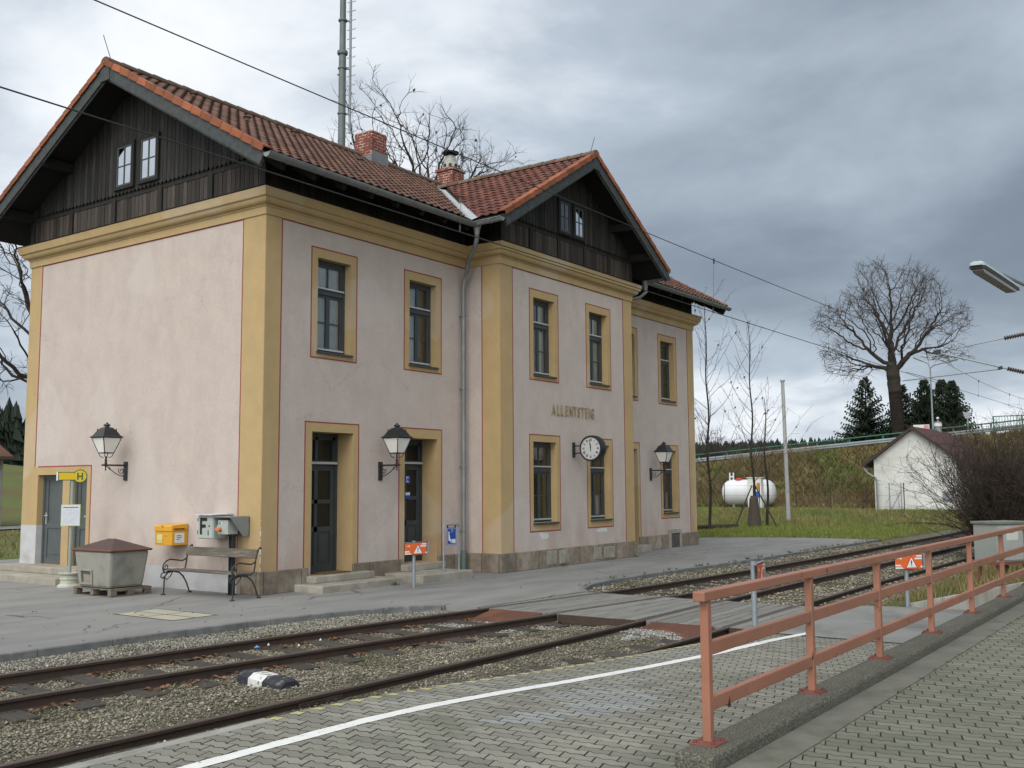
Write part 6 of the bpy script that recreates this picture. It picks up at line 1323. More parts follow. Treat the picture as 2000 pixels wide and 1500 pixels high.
# ================================================================== TREES
BARK = mat('dark_wet_bark', (0.022, 0.018, 0.015), (0.038, 0.031, 0.026), 3, 0.95, rnd=0.0)
TWIG = mat('brown_twigs', (0.06, 0.045, 0.035), (0.045, 0.035, 0.03), 1, 0.95)
def tubes_np(segs, nside, name, m, parent, loc=None):
    """segs: array (N,8): p, q, r0, r1 -> one mesh of open tapered tubes"""
    S = np.asarray(segs, float); p, q, r0, r1 = S[:, :3], S[:, 3:6], S[:, 6], S[:, 7]; d = q - p; d /= np.linalg.norm(d, axis=1, keepdims=True) + 1e-9
    p = p - d * (r0 * 0.35 * (r0 > 0.04))[:, None]; q = q + d * (r1 * 0.35 * (r1 > 0.04))[:, None]
    ref = np.where(np.abs(d[:, 2:3]) < 0.9, np.array([[0, 0, 1.0]]), np.array([[1.0, 0, 0]])); a = np.cross(d, ref); a /= np.linalg.norm(a, axis=1, keepdims=True) + 1e-9; b = np.cross(d, a)
    t = np.arange(nside) * 2 * np.pi / nside; c, s = np.cos(t), np.sin(t); ring_ = a[:, None, :] * c[None, :, None] + b[:, None, :] * s[None, :, None]
    V0 = p[:, None, :] + ring_ * r0[:, None, None]; V1 = q[:, None, :] + ring_ * r1[:, None, None]; vs = np.concatenate([V0, V1], 1).reshape(-1, 3)
    k = np.arange(nside); f = np.stack([k, (k + 1) % nside, nside + (k + 1) % nside, nside + k], -1)
    F = (f[None] + (np.arange(len(S)) * 2 * nside)[:, None, None]).reshape(-1)
    return np_mesh(name, vs, F, 4, m, parent=parent, loc=loc, smooth=True)
def colonize(att, root, step, influence, kill, iters, seed, trunk=(), bias=0.0):
    r = np.random.default_rng(seed); nodes = [np.array(root, float)]; par = [-1]
    for t in trunk: nodes.append(np.array(t, float)); par.append(len(nodes) - 2)
    kids = {}; P_ = np.array(nodes); att = att.copy(); near = np.zeros(len(att), int); dist = np.full(len(att), 1e9)
    def upd(lo):
        nonlocal near, dist
        for i in range(lo, len(nodes)):
            dd = np.linalg.norm(att - nodes[i], axis=1); m_ = dd < dist; near[m_] = i; dist[m_] = dd[m_]
    upd(0)
    for it in range(iters):
        ok = dist < influence
        if not ok.any(): break
        new = []; ids = near[ok]; A_ = att[ok]
        for i in np.unique(ids):
            v = A_[ids == i] - nodes[i]; v = v / (np.linalg.norm(v, axis=1, keepdims=True) + 1e-9); d = v.sum(0); d = d / (np.linalg.norm(d) + 1e-6) + r.normal(0, 0.10, 3)
            if bias: o_ = nodes[i] - nodes[len(trunk)]; d = d + bias * (o_ / (np.linalg.norm(o_) + 0.5) + np.array([0, 0, 0.25]))
            n_ = np.linalg.norm(d)
            if n_ < 0.05: continue
            q_ = nodes[i] + d / n_ * step
            if kids.get(i, 0) >= 3 or np.min(np.abs(np.array(nodes[-400:]) - q_).sum(1)) < step * 0.35: continue
            kids[i] = kids.get(i, 0) + 1; new.append((i, q_))
        lo = len(nodes)
        for i, p in new: nodes.append(p); par.append(i)
        if not new: break
        upd(lo); keep = dist > kill; att, near, dist = att[keep], near[keep], dist[keep]
        if len(att) == 0 or len(nodes) > 9000: break
    return np.array(nodes), np.array(par)
def grow_tree(name, label, cat, root, att, step, influence, kill, seed, tip=0.012, expo=2.2, twn=4, twl=0.5, tip_up=0.3, trunk=(), iters=160, group=None, twr=0.006, mats=(BARK, TWIG), base_r=None, leafn=0, jit=0.0, bias=0.5):
    N_, par = colonize(att, root, step, influence, kill, iters, seed, trunk, bias); n = len(N_)
    r = np.random.default_rng(seed + 99); nch = np.bincount(par[par >= 0], minlength=n); rad = np.zeros(n)
    for i in range(n - 1, -1, -1):
        rad[i] = tip if nch[i] == 0 else rad[i] ** (1 / expo)
        if par[i] >= 0: rad[par[i]] += rad[i] ** expo
    if base_r: rad *= (base_r / rad[0]) ** (np.clip((rad - tip) / (rad[0] - tip), 0, 1) ** 0.5)
    N2 = N_ + r.normal(0, jit, N_.shape) * (np.arange(n) > len(trunk))[:, None]
    best = {}
    for i in range(n):
        if par[i] >= 0 and (par[i] not in best or rad[i] > rad[best[par[i]]]): best[par[i]] = i
    segs = [np.concatenate([N2[par[i]], N2[i], [rad[par[i]] if best[par[i]] == i else rad[i] * 1.2, rad[i]]]) for i in range(n) if par[i] >= 0]
    T = thing(name, label, cat, tuple(root), 0, group)
    big = [s for s in segs if s[7] > tip * 2.6]; small = [s for s in segs if s[7] <= tip * 2.6]
    tubes_np(big, 8, 'trunk', mats[0], T)
    tw = []
    thin = [i for i in range(n) if rad[i] < tip * 2.2 and par[i] >= 0]
    for i in thin:
        d = N_[i] - N_[par[i]]; d /= np.linalg.norm(d) + 1e-9
        for k in range(twn if nch[i] == 0 else max(1, twn // 3)):
            e_ = d * 0.7 + r.normal(0, 0.5, 3) + np.array([0, 0, tip_up]); e_ /= np.linalg.norm(e_); L = twl * r.uniform(0.5, 1.3); m_ = N2[i] + e_ * L * 0.5; e2 = e_ + r.normal(0, 0.25, 3); e2 /= np.linalg.norm(e2); en = m_ + e2 * L * 0.5
            tw.append(np.concatenate([N2[i], m_, [twr * 1.2, twr]])); tw.append(np.concatenate([m_, en, [twr, twr * 0.5]]))
            if r.random() < 0.6: e3 = e_ + r.normal(0, 0.6, 3); e3 /= np.linalg.norm(e3); tw.append(np.concatenate([m_, m_ + e3 * L * 0.4, [twr * 0.8, twr * 0.4]]))
    tubes_np(small + tw, 3, 'crown', mats[1], T)
    if leafn:
        tips = np.array([t[3:6] for t in tw]); sel = tips[r.integers(0, len(tips), leafn)]; s = r.uniform(0.05, 0.09, leafn) * (1 if leafn < 60 else 0.8); q = np.array([(-1, 0, 0.2), (0, 0.5, -0.6), (1, 0, 0), (0, -0.5, 0.7)])
        vs = q[None] * s[:, None, None] + sel[:, None, :] + r.normal(0, 0.2, (leafn, 4, 3)) * s[:, None, None]; F = (np.arange(4)[None] + np.arange(leafn)[:, None] * 4).reshape(-1)
        np_mesh('withered_leaves', vs.reshape(-1, 3), F, 4, LEAF, r.random(leafn), parent=T)
    return T
def ell(n, c, rx, ry, rz, seed, fn=None, shell=0.0):
    r = np.random.default_rng(seed); out = []
    while len(out) < n:
        p = r.uniform(-1, 1, (n, 3)); q = np.linalg.norm(p, axis=1); p = p[(q < 1) & (q > shell)]; P_ = p * np.array([rx, ry, rz]) + np.array(c)
        if fn is not None: P_ = P_[fn(P_)]
        out += list(P_)
    return np.array(out[:n])
HZ = lambda x, y: float(H(x, y))
# big bare oak behind the road, right
ox, oy = 75.0, 8.0; oz = HZ(ox, oy) - 0.3
lob = lambda P: (vnoise(P[:, 1] * 1.0 + 40, P[:, 2], 0.35, 21) + 0.3 * vnoise(P[:, 0] + 40, P[:, 1] + 40, 0.4, 22)) > 0.46
attO = np.concatenate([ell(330, (ox + dx_, oy + a_, b_), 2.2, r1_, r2_, 31 + i_) for i_, (dx_, a_, b_, r1_, r2_) in enumerate(((0.5, 4.9, 13.2, 1.7, 1.1), (-1.5, 4.7, 15.6, 1.7, 1.4), (1.5, 3.3, 17.6, 1.5, 1.5), (-1.2, 1.3, 18.9, 1.6, 1.6), (1.6, -1.0, 18.7, 1.5, 1.7), (-1.0, -2.9, 17.4, 1.3, 1.5), (1.0, -4.2, 15.2, 1.5, 1.4), (-2.5, 0.8, 15.8, 1.6, 1.7), (2.5, -0.8, 15.4, 1.6, 1.5)))] + [ell(300, (ox, oy, 15.2), 3.5, 4.0, 3.0, 50), ell(240, (ox, oy + 3.6, 11.6), 2.0, 2.4, 0.8, 32), ell(180, (ox, oy - 3.7, 12.4), 2.0, 1.8, 0.9, 33)])
grow_tree('oak_tree', 'large bare oak with spreading crown and thick trunk beyond the road embankment', 'tree', (ox, oy, oz), attO, 0.38, 9.0, 0.50, 4, tip=0.016, expo=2.1, twn=5, twl=0.85, tip_up=0.15, trunk=[(ox, oy + 0.02 * k, oz + k * 0.42) for k in range(1, 15)], twr=0.010, base_r=0.54, jit=0.05, iters=130)
# tall bare tree right behind the roof
attB = np.concatenate([ell(620, (19.4, 14, 16.3), 3.3, 3.0, 3.5, 41, lambda P: vnoise(P[:, 0] + 9, P[:, 2], 0.6, 42) > 0.36, 0.1), ell(460, (23.2, 14, 15.6), 2.9, 2.8, 2.9, 45), ell(150, (27.0, 14, 16.4), 1.3, 1.6, 2.2, 43)])
grow_tree('tall_bare_tree', 'bare tree rising behind the station roof by the chimneys, a few leaves left', 'tree', (21.3, 14, 0), attB, 0.34, 8.0, 0.55, 8, tip=0.014, expo=2.1, twn=4, twl=0.7, trunk=[(21.3, 14, k * 0.34) for k in range(1, 32)], twr=0.0075, base_r=0.36, jit=0.04, leafn=46)
# bare tree at the far left edge
attL = ell(900, (13.2, 32, 10.6), 4.8, 4.6, 4.6, 51, lambda P: vnoise(P[:, 0] + 9, P[:, 2], 0.5, 52) > 0.33, 0.2)
grow_tree('bare_tree', 'bare tree seen at the left edge behind the building corner', 'tree', (15.5, 32.5, HZ(15.5, 32.5)), attL, 0.4, 8.0, 0.7, 9, tip=0.014, expo=2.1, twn=4, twl=0.6, trunk=[(15.5, 32.5, k * 0.4) for k in range(1, 16)], twr=0.011, base_r=0.33, jit=0.04)
# two saplings by the last corner
def sapling(x, y, h, label, seed, wd=1.2, leaf=6):
    r = np.random.default_rng(seed); z0 = HZ(x, y) - 0.05; tr = [np.array([x + 0.05 * math.sin(k * 0.5), y + 0.04 * math.sin(k * 0.7 + 1), z0 + k * 0.35]) for k in range(int(h / 0.35))]
    segs = []; n = len(tr)
    for k in range(n - 1): r0 = 0.062 * (1 - k / n) + 0.010; r1 = 0.062 * (1 - (k + 1) / n) + 0.010; segs.append(np.concatenate([tr[k], tr[k + 1], [r0, r1]]))
    T = thing('sapling', label, 'young tree', (x, y, z0), 0, 'young bare trees beside the building end'); tubes_np(segs, 8, 'trunk', BARK, T); br = []
    for k in range(int(2.4 / 0.35), n - 1):
        for j in range(2 if r.random() < 0.6 else 1):
            a = r.uniform(0, 6.28); L = wd * (1.15 - 0.85 * k / n) * r.uniform(0.5, 1.5); p = tr[k].copy(); d = np.array([math.cos(a) * 0.8, math.sin(a) * 0.8, 0.75]); st = 7; rr = 0.015 * (1.15 - k / n) + 0.004
            for s in range(st):
                d = d + np.array([0, 0, 0.10]) + r.normal(0, 0.10, 3); d /= np.linalg.norm(d); q = p + d * L / st * 1.5; r1 = rr * (1 - (s + 1) / (st + 1)); r0 = rr * (1 - s / (st + 1)); br.append(np.concatenate([p, q, [max(r0, 0.006), max(r1, 0.005)]]))
                if s > 0 and r.random() < 0.75:
                    e = d + r.normal(0, 0.55, 3); e /= np.linalg.norm(e); q2 = q + e * L * r.uniform(0.12, 0.3); br.append(np.concatenate([q, q2, [0.006, 0.004]]))
                p = q
    tubes_np(br, 4, 'crown', TWIG, T)
    tips = np.array([b[3:6] for b in br]); sel = tips[r.integers(0, len(tips), leaf)]; q = np.array([(-1, 0, 0.2), (0, 0.5, -0.6), (1, 0, 0), (0, -0.5, 0.7)]) * 0.09; np_mesh('withered_leaves', (q[None] + sel[:, None, :]).reshape(-1, 3), np.arange(4 * leaf), 4, LEAF, r.random(leaf), parent=T)
    return T
sapling(28.6, 4.12, 10.8, 'slim bare sapling nearest the building end, its base at the asphalt edge', 61, 2.3)
sapling(31.9, 3.45, 10.0, 'slim bare sapling with a staked trunk in front of the white gas tank', 62, 2.1, 14)
sapling(32.5, 3.05, 6.6, 'shorter thin bare sapling right of the staked one, left of the tall pole', 63, 1.9, 8)
STK = mat('dark_stake_wood', (0.05, 0.035, 0.025), (0.035, 0.026, 0.02), 5, 0.9)
mb = MB()
ST = thing('tree_stake', 'dark slanted wooden stakes propping the sapling before the gas tank', 'tree stakes', (31.9, 3.45, 0))
for a, L in ((0.4, 1.15), (2.5, 1.15), (4.6, 1.3)):
    mb = MB(); mb.cyl((31.9 + math.cos(a) * L * 0.9, 3.45 + math.sin(a) * L * 0.9, -0.05), (31.9 + math.cos(a) * 0.08, 3.45 + math.sin(a) * 0.08, 1.9), 0.035, 0.03, 6); mb.build('stake', STK, ST)
mb = MB(); mb.cyl((27.2, 5.0, 0.12), (31.0, 3.9, 0.10), 0.10, 0.09, 8); tag(mb.build('log', STK, loc=(28.7, 4.8, 0.1), smooth=True), 'dark log lying in the grass between the saplings and the building corner', 'log')
mb = MB(); mb.lathe([(0.3, 0), (0.33, 0.1), (0.25, 0.7), (0.2, 1.3), (0.14, 1.45)], (31.9, 3.45, -0.02), 12); 
tag(mb.build('trunk_guard', mat('woven_brown_guard', (0.075, 0.062, 0.048), (0.05, 0.042, 0.034), 12, 0.95, 0.6, 40, stretch=(1, 1, 4)), loc=(31.9, 3.45, 0)), 'brown matting wrapped round the foot of the staked sapling', 'trunk guard')
# shrubs: fans of stems
def shrub(x, y, z, h, w, n, name, label, seed, m=None, r0=0.012, thin=0.004, group=None, leafn=0, cat='shrub'):
    r = np.random.default_rng(seed); T = thing(name, label, cat, (x, y, z), 0, group); sg = []
    for i in range(n):
        a = r.uniform(0, 6.28); sp = abs(r.normal(0, 1)) * 0.9; p = np.array([x + math.cos(a) * 0.15 * w * r.random(), y + math.sin(a) * 0.15 * w * r.random(), z - 0.05]); d = np.array([math.cos(a) * sp * w / h, math.sin(a) * sp * w / h, 1.0]); L = h * r.uniform(0.45, 1.05); st = 9; rr = r0 * r.uniform(0.6, 1.2)
        for s in range(st):
            d = d / np.linalg.norm(d); d = d + r.normal(0, 0.17, 3) + np.array([0, 0, 0.02]); d /= np.linalg.norm(d); q = p + d * L / st; a0 = rr * (1 - s / st) + thin; a1 = rr * (1 - (s + 1) / st) + thin; sg.append(np.concatenate([p, q, [a0, a1]]))
            if s > 0:
                for _ in range(3):
                    if r.random() < 0.75:
                        e = d + r.normal(0, 0.6, 3); e /= np.linalg.norm(e); q2 = q + e * L * r.uniform(0.05, 0.16); sg.append(np.concatenate([q, q2, [thin, thin * 0.7]]))
                        for _ in range(2): e2 = e + r.normal(0, 0.6, 3); e2 /= np.linalg.norm(e2); q3 = q2 + e2 * L * r.uniform(0.03, 0.09); sg.append(np.concatenate([q2, q3, [thin * 0.8, thin * 0.5]]))
            p = q
    tubes_np(sg, 3, 'branches', m or TWIG, T)
    if leafn:
        tips = np.array([b[3:6] for b in sg]); sel = tips[r.integers(0, len(tips), leafn)]; s = r.uniform(0.012, 0.03, leafn); q = np.array([(-1, 0, 0.2), (0, 0.6, -0.6), (1, 0, 0), (0, -0.6, 0.7)]); np_mesh('withered_leaves', (q[None] * s[:, None, None] + sel[:, None, :]).reshape(-1, 3), np.arange(4 * leafn), 4, LEAF, r.random(leafn), parent=T)
    return T
DKTW = mat('dark_brown_twigs', (0.042, 0.031, 0.026), (0.058, 0.044, 0.034), 2, 0.9)
shrub(17.4, -9.35, 0.1, 3.5, 2.15, 420, 'bare_shrub', 'large dense leafless shrub in front of the small white house', 71, DKTW, 0.014, 0.0042, leafn=700)
shrub(18.6, -11.0, 0.25, 3.4, 2.8, 400, 'bare_shrub', 'leafless shrub right behind the grey roadside cabinet at the photo edge', 72, DKTW, 0.014, 0.0042, leafn=500)
shrub(69.5, 22.5, HZ(69.5, 22.5), 3.6, 4.2, 120, 'bare_bush', 'rounded bare bush beyond the guard rail behind the saplings', 73, TWIG, 0.02, 0.012, group='bare bushes beyond the guard rail')
shrub(70.5, 26.5, HZ(70.5, 26.5), 3.0, 4.2, 110, 'bare_bush', 'lower bare bush beyond the guard rail, left of the rounded one', 74, TWIG, 0.02, 0.012, group='bare bushes beyond the guard rail')
shrub(68.8, 18.4, HZ(68.8, 18.4), 2.4, 2.6, 60, 'bare_bush', 'small bare bush beyond the guard rail beside the tall pole', 75, TWIG, 0.018, 0.011, group='bare bushes beyond the guard rail')
# conifers ------------------------------------------------------------------
NEED = mat('spruce_needles', (0.013, 0.024, 0.012), (0.024, 0.036, 0.017), 0.9, 0.9, rnd=0.45)
def conifer(x, y, h, rad, label, seed, dens=1.0, name='spruce_tree', z=None, group='spruces behind the bare oak', lowf=0.06):
    r = np.random.default_rng(seed); z0 = HZ(x, y) - 0.1 if z is None else z; T = thing(name, label, 'conifer', (x, y, z0), 0, group)
    mb = MB(); mb.cyl((x, y, z0), (x, y, z0 + h * 0.97), 0.022 * h + 0.05, 0.02, 8); mb.build('trunk', BARK, T, smooth=True)
    vs = []; rn = []; zc = z0 + h * lowf
    while zc < z0 + h * 0.985:
        f = (zc - z0) / h; L0 = rad * (1 - f) ** 1.05 + 0.10; nb = int((9 + 9 * (1 - f)) * dens)
        for k in range(nb):
            a = r.uniform(0, 6.28); L = L0 * r.uniform(0.65, 1.12); tilt = -0.25 + 0.75 * f; ca, sa = math.cos(a), math.sin(a); st = max(3, int(L / 0.22)); br = r.uniform(0.2, 1)
            for s in range(1, st + 1):
                t = s / st; px_, pz_ = L * t, zc + L * (tilt * t + 0.22 * t * t); w_ = 0.26 * L0 * (1.15 - t) + 0.10; hh = 0.16 + 0.10 * L0 * (1 - t) 
                for sd in (-1, 1):
                    for q in range(2):
                        b = a + sd * r.uniform(0.5, 1.1); c0 = np.array([x + ca * px_, y + sa * px_, pz_ + r.normal(0, 0.03)]); tipp = c0 + np.array([math.cos(b) * w_, math.sin(b) * w_, -0.05 - hh * r.uniform(0.2, 1)]) * r.uniform(0.6, 1.1)
                        b2 = c0 + np.array([ca * 0.16 - 0, sa * 0.16, -0.10 * r.random()]); vs += [c0, b2, tipp]; rn.append(min(1, max(0, br * 0.5 + 0.5 * t * r.random())))
        zc += h * 0.022 * r.uniform(0.7, 1.3) / dens ** 0.3
    np_mesh('crown', np.array(vs), np.arange(len(vs)), 3, NEED, rn, parent=T); return T
conifer(84, 13.3, 8.1, 3.7, 'lone spruce with open branches, farthest left of the spruce group', 81, 1.0)
conifer(85.5, 10.4, 7.2, 3.0, 'narrow spruce just left of the oak trunk', 82, 1.2)
conifer(85, 8.3, 7.3, 3.0, 'dense spruce directly right of the oak trunk', 83, 1.3)
conifer(86, 7.0, 7.2, 2.8, 'spruce behind the double street lamp', 84, 1.3)
conifer(85, 5.9, 6.8, 2.9, 'rightmost spruce of the group, its right side clear against the sky', 85, 1.3)
conifer(90, 9.4, 6.3, 2.6, 'spruce filling the gap behind the oak trunk', 86, 1.2)
conifer(91, 12.0, 4.6, 2.6, 'low dark spruce between the lone spruce and the oak', 87, 1.2)
# far woods: one mass of small conifers
def wood(pts, name, hmin, hmax, seed, wr=0.22):
    r = np.random.default_rng(seed); vs = []; F = []; rn = []
    for (x, y, z) in pts:
        h = r.uniform(hmin, hmax); w_ = h * wr * r.uniform(0.8, 1.2); c = r.random()
        for l in range(7):
            zb_, zt_ = z + h * (0.02 + l * 0.13), z + h * (0.30 + l * 0.125); rr = w_ * (1.0 - l * 0.125); a0 = r.uniform(0, 6)
            for k in range(7):
                a = a0 + k * 0.9; j = r.uniform(0.75, 1.3); b = len(vs); vs += [(x + rr * j * math.cos(a), y + rr * j * math.sin(a), zb_ + r.normal(0, 0.02 * h)), (x + rr * j * math.cos(a + 0.8), y + rr * j * math.sin(a + 0.8), zb_ + r.normal(0, 0.02 * h)), (x, y, zt_)]; rn.append(min(1, max(0, c * 0.6 + 0.4 * r.random())))
    o = np_mesh(name, np.array(vs), np.arange(len(vs)), 3, mat(name + '_needles', (0.016, 0.026, 0.018), (0.026, 0.036, 0.024), 0.05, 0.95, rnd=0.5), rn); o['kind'] = 'stuff'; return o
r_ = np.random.default_rng(5); pts = []
for i in range(2600):
    b_ = r_.uniform(-0.30, 0.62); d_ = r_.uniform(330, 430); x, y = d_ * math.cos(b_), d_ * math.sin(b_); pts.append((x, y, HZ(x, y) - 0.5))
wood(pts, 'distant_forest', 7, 10, 6, 0.30)
pts = []
for i in range(420):
    t = r_.uniform(0, 1); x = 30 + 45 * t; y = r_.uniform(97, 122); pts.append((x, y, HZ(x, y) - 0.3))
wood(pts, 'forest_edge', 7, 9.5, 7, 0.24)
# grass tufts ------------------------------------------------------------------
GBL = mat('grass_blades', (0.12, 0.175, 0.032), (0.17, 0.175, 0.045), 0.35, 0.9, rnd=0.5, c3=(0.19, 0.13, 0.055), s3=0.28, th3=(0.58, 0.68))
BRU = mat('brown_brushwood', (0.165, 0.115, 0.06), (0.20, 0.175, 0.07), 0.5, 0.95, rnd=0.6, c3=(0.11, 0.145, 0.04), s3=0.3, th3=(0.48, 0.62))
def blades(n, gen, name, m, hmin, hmax, seed, zf=H, per=5, lean=0.35, wdt=0.1, group=None):
    r = np.random.default_rng(seed); x, y = gen(r, n); n = len(x); z = zf(x, y); k = n * per; X = np.repeat(x, per) + r.normal(0, 0.09, k); Y = np.repeat(y, per) + r.normal(0, 0.09, k); Z = np.repeat(z, per) - 0.02
    h = r.uniform(hmin, hmax, k); a = r.uniform(0, 6.28, k); w_ = h * wdt; lx, ly = r.normal(0, lean, k) * h, r.normal(0, lean, k) * h
    vs = np.stack([np.stack([X - np.cos(a) * w_, Y - np.sin(a) * w_, Z], -1), np.stack([X + np.cos(a) * w_, Y + np.sin(a) * w_, Z], -1), np.stack([X + lx, Y + ly, Z + h], -1)], 1)
    o = np_mesh(name, vs.reshape(-1, 3), np.arange(3 * k), 3, m, np.repeat(r.random(n), per) * 0.6 + 0.4 * r.random(k)); o['kind'] = 'stuff'; return o
def g_meadow(r, n):
    x = 19.7 + 30 * r.random(n) ** 1.2; y = r.uniform(-4.3, 17, n); e_ = np.interp(x, [19.6, 20.6, 22.4, 23.2, 24.2], [1.3, 1.5, 1.8, 0.6, -1.6]); k = (y > e_ + 0.1) & ~((x < 24.2) & (y < 0.5)); k |= (x > 24.3)
    return x[k], y[k]
blades(24000, g_meadow, 'grass', GBL, 0.05, 0.16, 11, zf=lambda x, y: np.where((x < 24.4) & (y < 13.5), 0.0, H(x, y)))
blades(1700, lambda r, n: (45 - 11 * r.random(n) ** 1.5, r.uniform(-4.2, 12, n)), 'tall_dry_grass', BRU, 0.15, 0.42, 12, wdt=0.04)
blades(26000, lambda r, n: (r.uniform(50.8, 59.3, n), r.uniform(-9, 33, n)), 'embankment_scrub', BRU, 0.10, 0.42, 13, wdt=0.10, lean=0.7)
def g_scrub(r, n):
    x = r.uniform(51.5, 58.5, n); y = r.uniform(-8, 33, n); k = vnoise(x + 50, y + 50, 0.28, 66) > 0.5; return x[k], y[k]
REDB = mat('reddish_bramble_stems', (0.14, 0.10, 0.055), (0.17, 0.14, 0.07), 0.7, 0.95, rnd=0.6)
blades(6500, g_scrub, 'bramble_stems', REDB, 0.35, 1.0, 16, wdt=0.022, lean=0.6, per=7)
blades(1100, lambda r, n: (r.uniform(4.5, 14, n), r.uniform(-12.05, -9.7, n)), 'bank_grass', BRU, 0.05, 0.22, 14, zf=bankz, wdt=0.04, per=8)
blades(1500, lambda r, n: (r.uniform(-12, 20, n), r.uniform(13.7, 32, n)), 'verge_grass', BRU, 0.08, 0.25, 15)
# ground under the meadow between asphalt edge and lowered zone
mb = MB(); mb.prism([(24.2, -1.6), (23.2, 0.6), (22.4, 1.8), (20.6, 1.5), (19.6, 1.3), (19.6, 13.6), (24.6, 13.6), (24.6, -4.2), (24.2, -4.2)], lambda a, b, d: (a, b, d), -0.2, -0.012); struct(mb.build('grass_verge', GRASS))
# ================================================================== FAR OBJECTS
# white house
HOUSEW = mat('white_house_render', (0.60, 0.60, 0.58), (0.54, 0.54, 0.52), 0.8, 0.9, 0.2, 20, c3=(0.45, 0.44, 0.41), s3=0.7)
hx0, hx1, hy0, hy1, hz = 47.8, 56.5, -1.95, 2.53, HZ(47.8, 0.3) - 0.05; hr = 0.29; ze, zr_ = 3.05, 5.12
HO = thing('small_house', 'small white house with brown tiled gable roof at the foot of the embankment', 'house', (47.8, 0.3, hz))
mb = MB(); zg = lambda y: zr_ - abs(y - hr) * (zr_ - ze) / 2.75
mb.prism([(hy0, hz - 0.3), (hy1, hz - 0.3), (hy1, zg(hy1) - 0.12), (hr, zr_ - 0.12), (hy0, zg(hy0) - 0.12)], lambda a, b, d: (d, a, b), hx0, hx1); mb.build('wall', HOUSEW, HO)
mb = MB()
for s in (-1, 1):
    y1_ = hr + s * 2.85; z1_ = zr_ - 2.85 * (zr_ - ze) / 2.75
    mb.add([(hx0 - 0.35, hr, zr_), (hx1 + 0.3, hr, zr_), (hx1 + 0.3, y1_, z1_), (hx0 - 0.35, y1_, z1_), (hx0 - 0.35, hr, zr_ - 0.12), (hx1 + 0.3, hr, zr_ - 0.12), (hx1 + 0.3, y1_, z1_ - 0.12), (hx0 - 0.35, y1_, z1_ - 0.12)], ((0, 1, 2, 3), (4, 7, 6, 5), (0, 3, 7, 4), (2, 6, 7, 3), (1, 5, 6, 2)), rnd=0.5)
    nrm = Vector((0, s * (zr_ - ze) / 2.75, 1)).normalized()
    for k in range(9):
        t = k / 9; c = Vector(((hx0 + hx1) / 2 - 0.02, hr + s * 2.85 * (t + 0.05), zr_ - 2.85 * (t + 0.05) * (zr_ - ze) / 2.75)) + nrm * 0.03
        mb.obox(c, (1, 0, 0), (0, s * 2.75, -(zr_ - ze)), nrm, (hx1 - hx0) / 2 + 0.32, 0.21, 0.014 + 0.01 * (k % 2), m=1, rnd=random.random())
hroof = mb.build('roof', [mat('brown_barge_board', (0.045, 0.035, 0.03), None), mat('brown_roof_tile', (0.075, 0.036, 0.030), (0.05, 0.028, 0.025), 4, 0.85, rnd=0.25, stretch=(1, 4, 4))], HO)
mb = MB(); mb.cyl((54.0, 0.3, 4.9), (54.0, 0.3, 5.75), 0.2, n=12, m=0); mb.cyl((54.0, 0.3, 5.45), (54.0, 0.3, 5.65), 0.23, n=12, m=1); mb.cyl((54, 0.3, 5.75), (54, 0.3, 5.95), 0.04, n=6, m=0); mb.cyl((54, 0.3, 5.93), (54, 0.3, 6.03), 0.1, 0.04, n=8, m=1); mb.build('chimney', [ZINC, HOUSEW], HO)
mb = MB(); mb.tube([(hx0 - 0.3, 3.08, 2.92), (hx1, 3.08, 2.92)], 0.08, 8); mb.build('gutter', ZINC, HO)
mb = MB(); mb.tube([(hx0 - 0.2, 3.05, 2.85), (hx0 - 0.18, 2.85, 2.55), (hx0 - 0.08, 2.45, 2.3), (hx0 - 0.08, 2.38, 2.05), (hx0 - 0.08, 2.38, hz)], 0.055, 8); mb.build('downpipe', ZINC, HO)
mb = MB(); mb.box(hx0 - 0.03, hx0 - 0.001, -1.75, -1.15, 0.95, 1.5); mb.build('vent_grille', mat('grey_vent', (0.25, 0.26, 0.27), (0.15, 0.16, 0.17), 12, 0.6), HO)
# fence panel by the house
FM_ = mat('green_wire_mesh', (0.05, 0.07, 0.06), None)
FE = thing('wire_fence', 'short grey mesh fence with braced end post in front of the white house', 'fence', (47, 1.5, HZ(47, 1.5)))
for y in (2.15, 1.5, 0.86): mb = MB(); mb.cyl((47, y, HZ(47, y) - 0.1), (47, y, 2.0), 0.03, n=6); mb.build('post', GALV, FE)
mb = MB(); mb.cyl((47, 0.86, 1.5), (46.9, 1.45, HZ(47, 1.4)), 0.025, n=6); mb.build('brace', GALV, FE)
mb = MB()
for k in range(14): mb.cyl((47, 2.15 - k * 0.1, HZ(47, 1)), (47, 2.15 - k * 0.1, 1.97), 0.004, n=4)
for k in range(14): mb.cyl((47, 2.15, 0.65 + k * 0.1), (47, 0.86, 0.65 + k * 0.1), 0.004, n=4)
mb.build('mesh', GALV, FE)
# long wire fence along the meadow (posts)
F2 = thing('meadow_fence', 'thin dark fence posts and wires along the far meadow edge', 'fence', (44, 8, 0.4))
for y in (0.2, 2.2, 4.2, 6.2, 8.4, 10.6): mb = MB(); mb.cyl((45, y, HZ(45, y) - 0.1), (45, y, HZ(45, y) + 1.6), 0.025, n=6); mb.build('post', STK, F2)
mb = MB()
for z in (0.3, 0.9, 1.5): mb.cyl((45, 0.2, HZ(45, 3) + z), (45, 10.6, HZ(45, 9) + z), 0.006, n=4)
mb.build('wire', STK, F2)
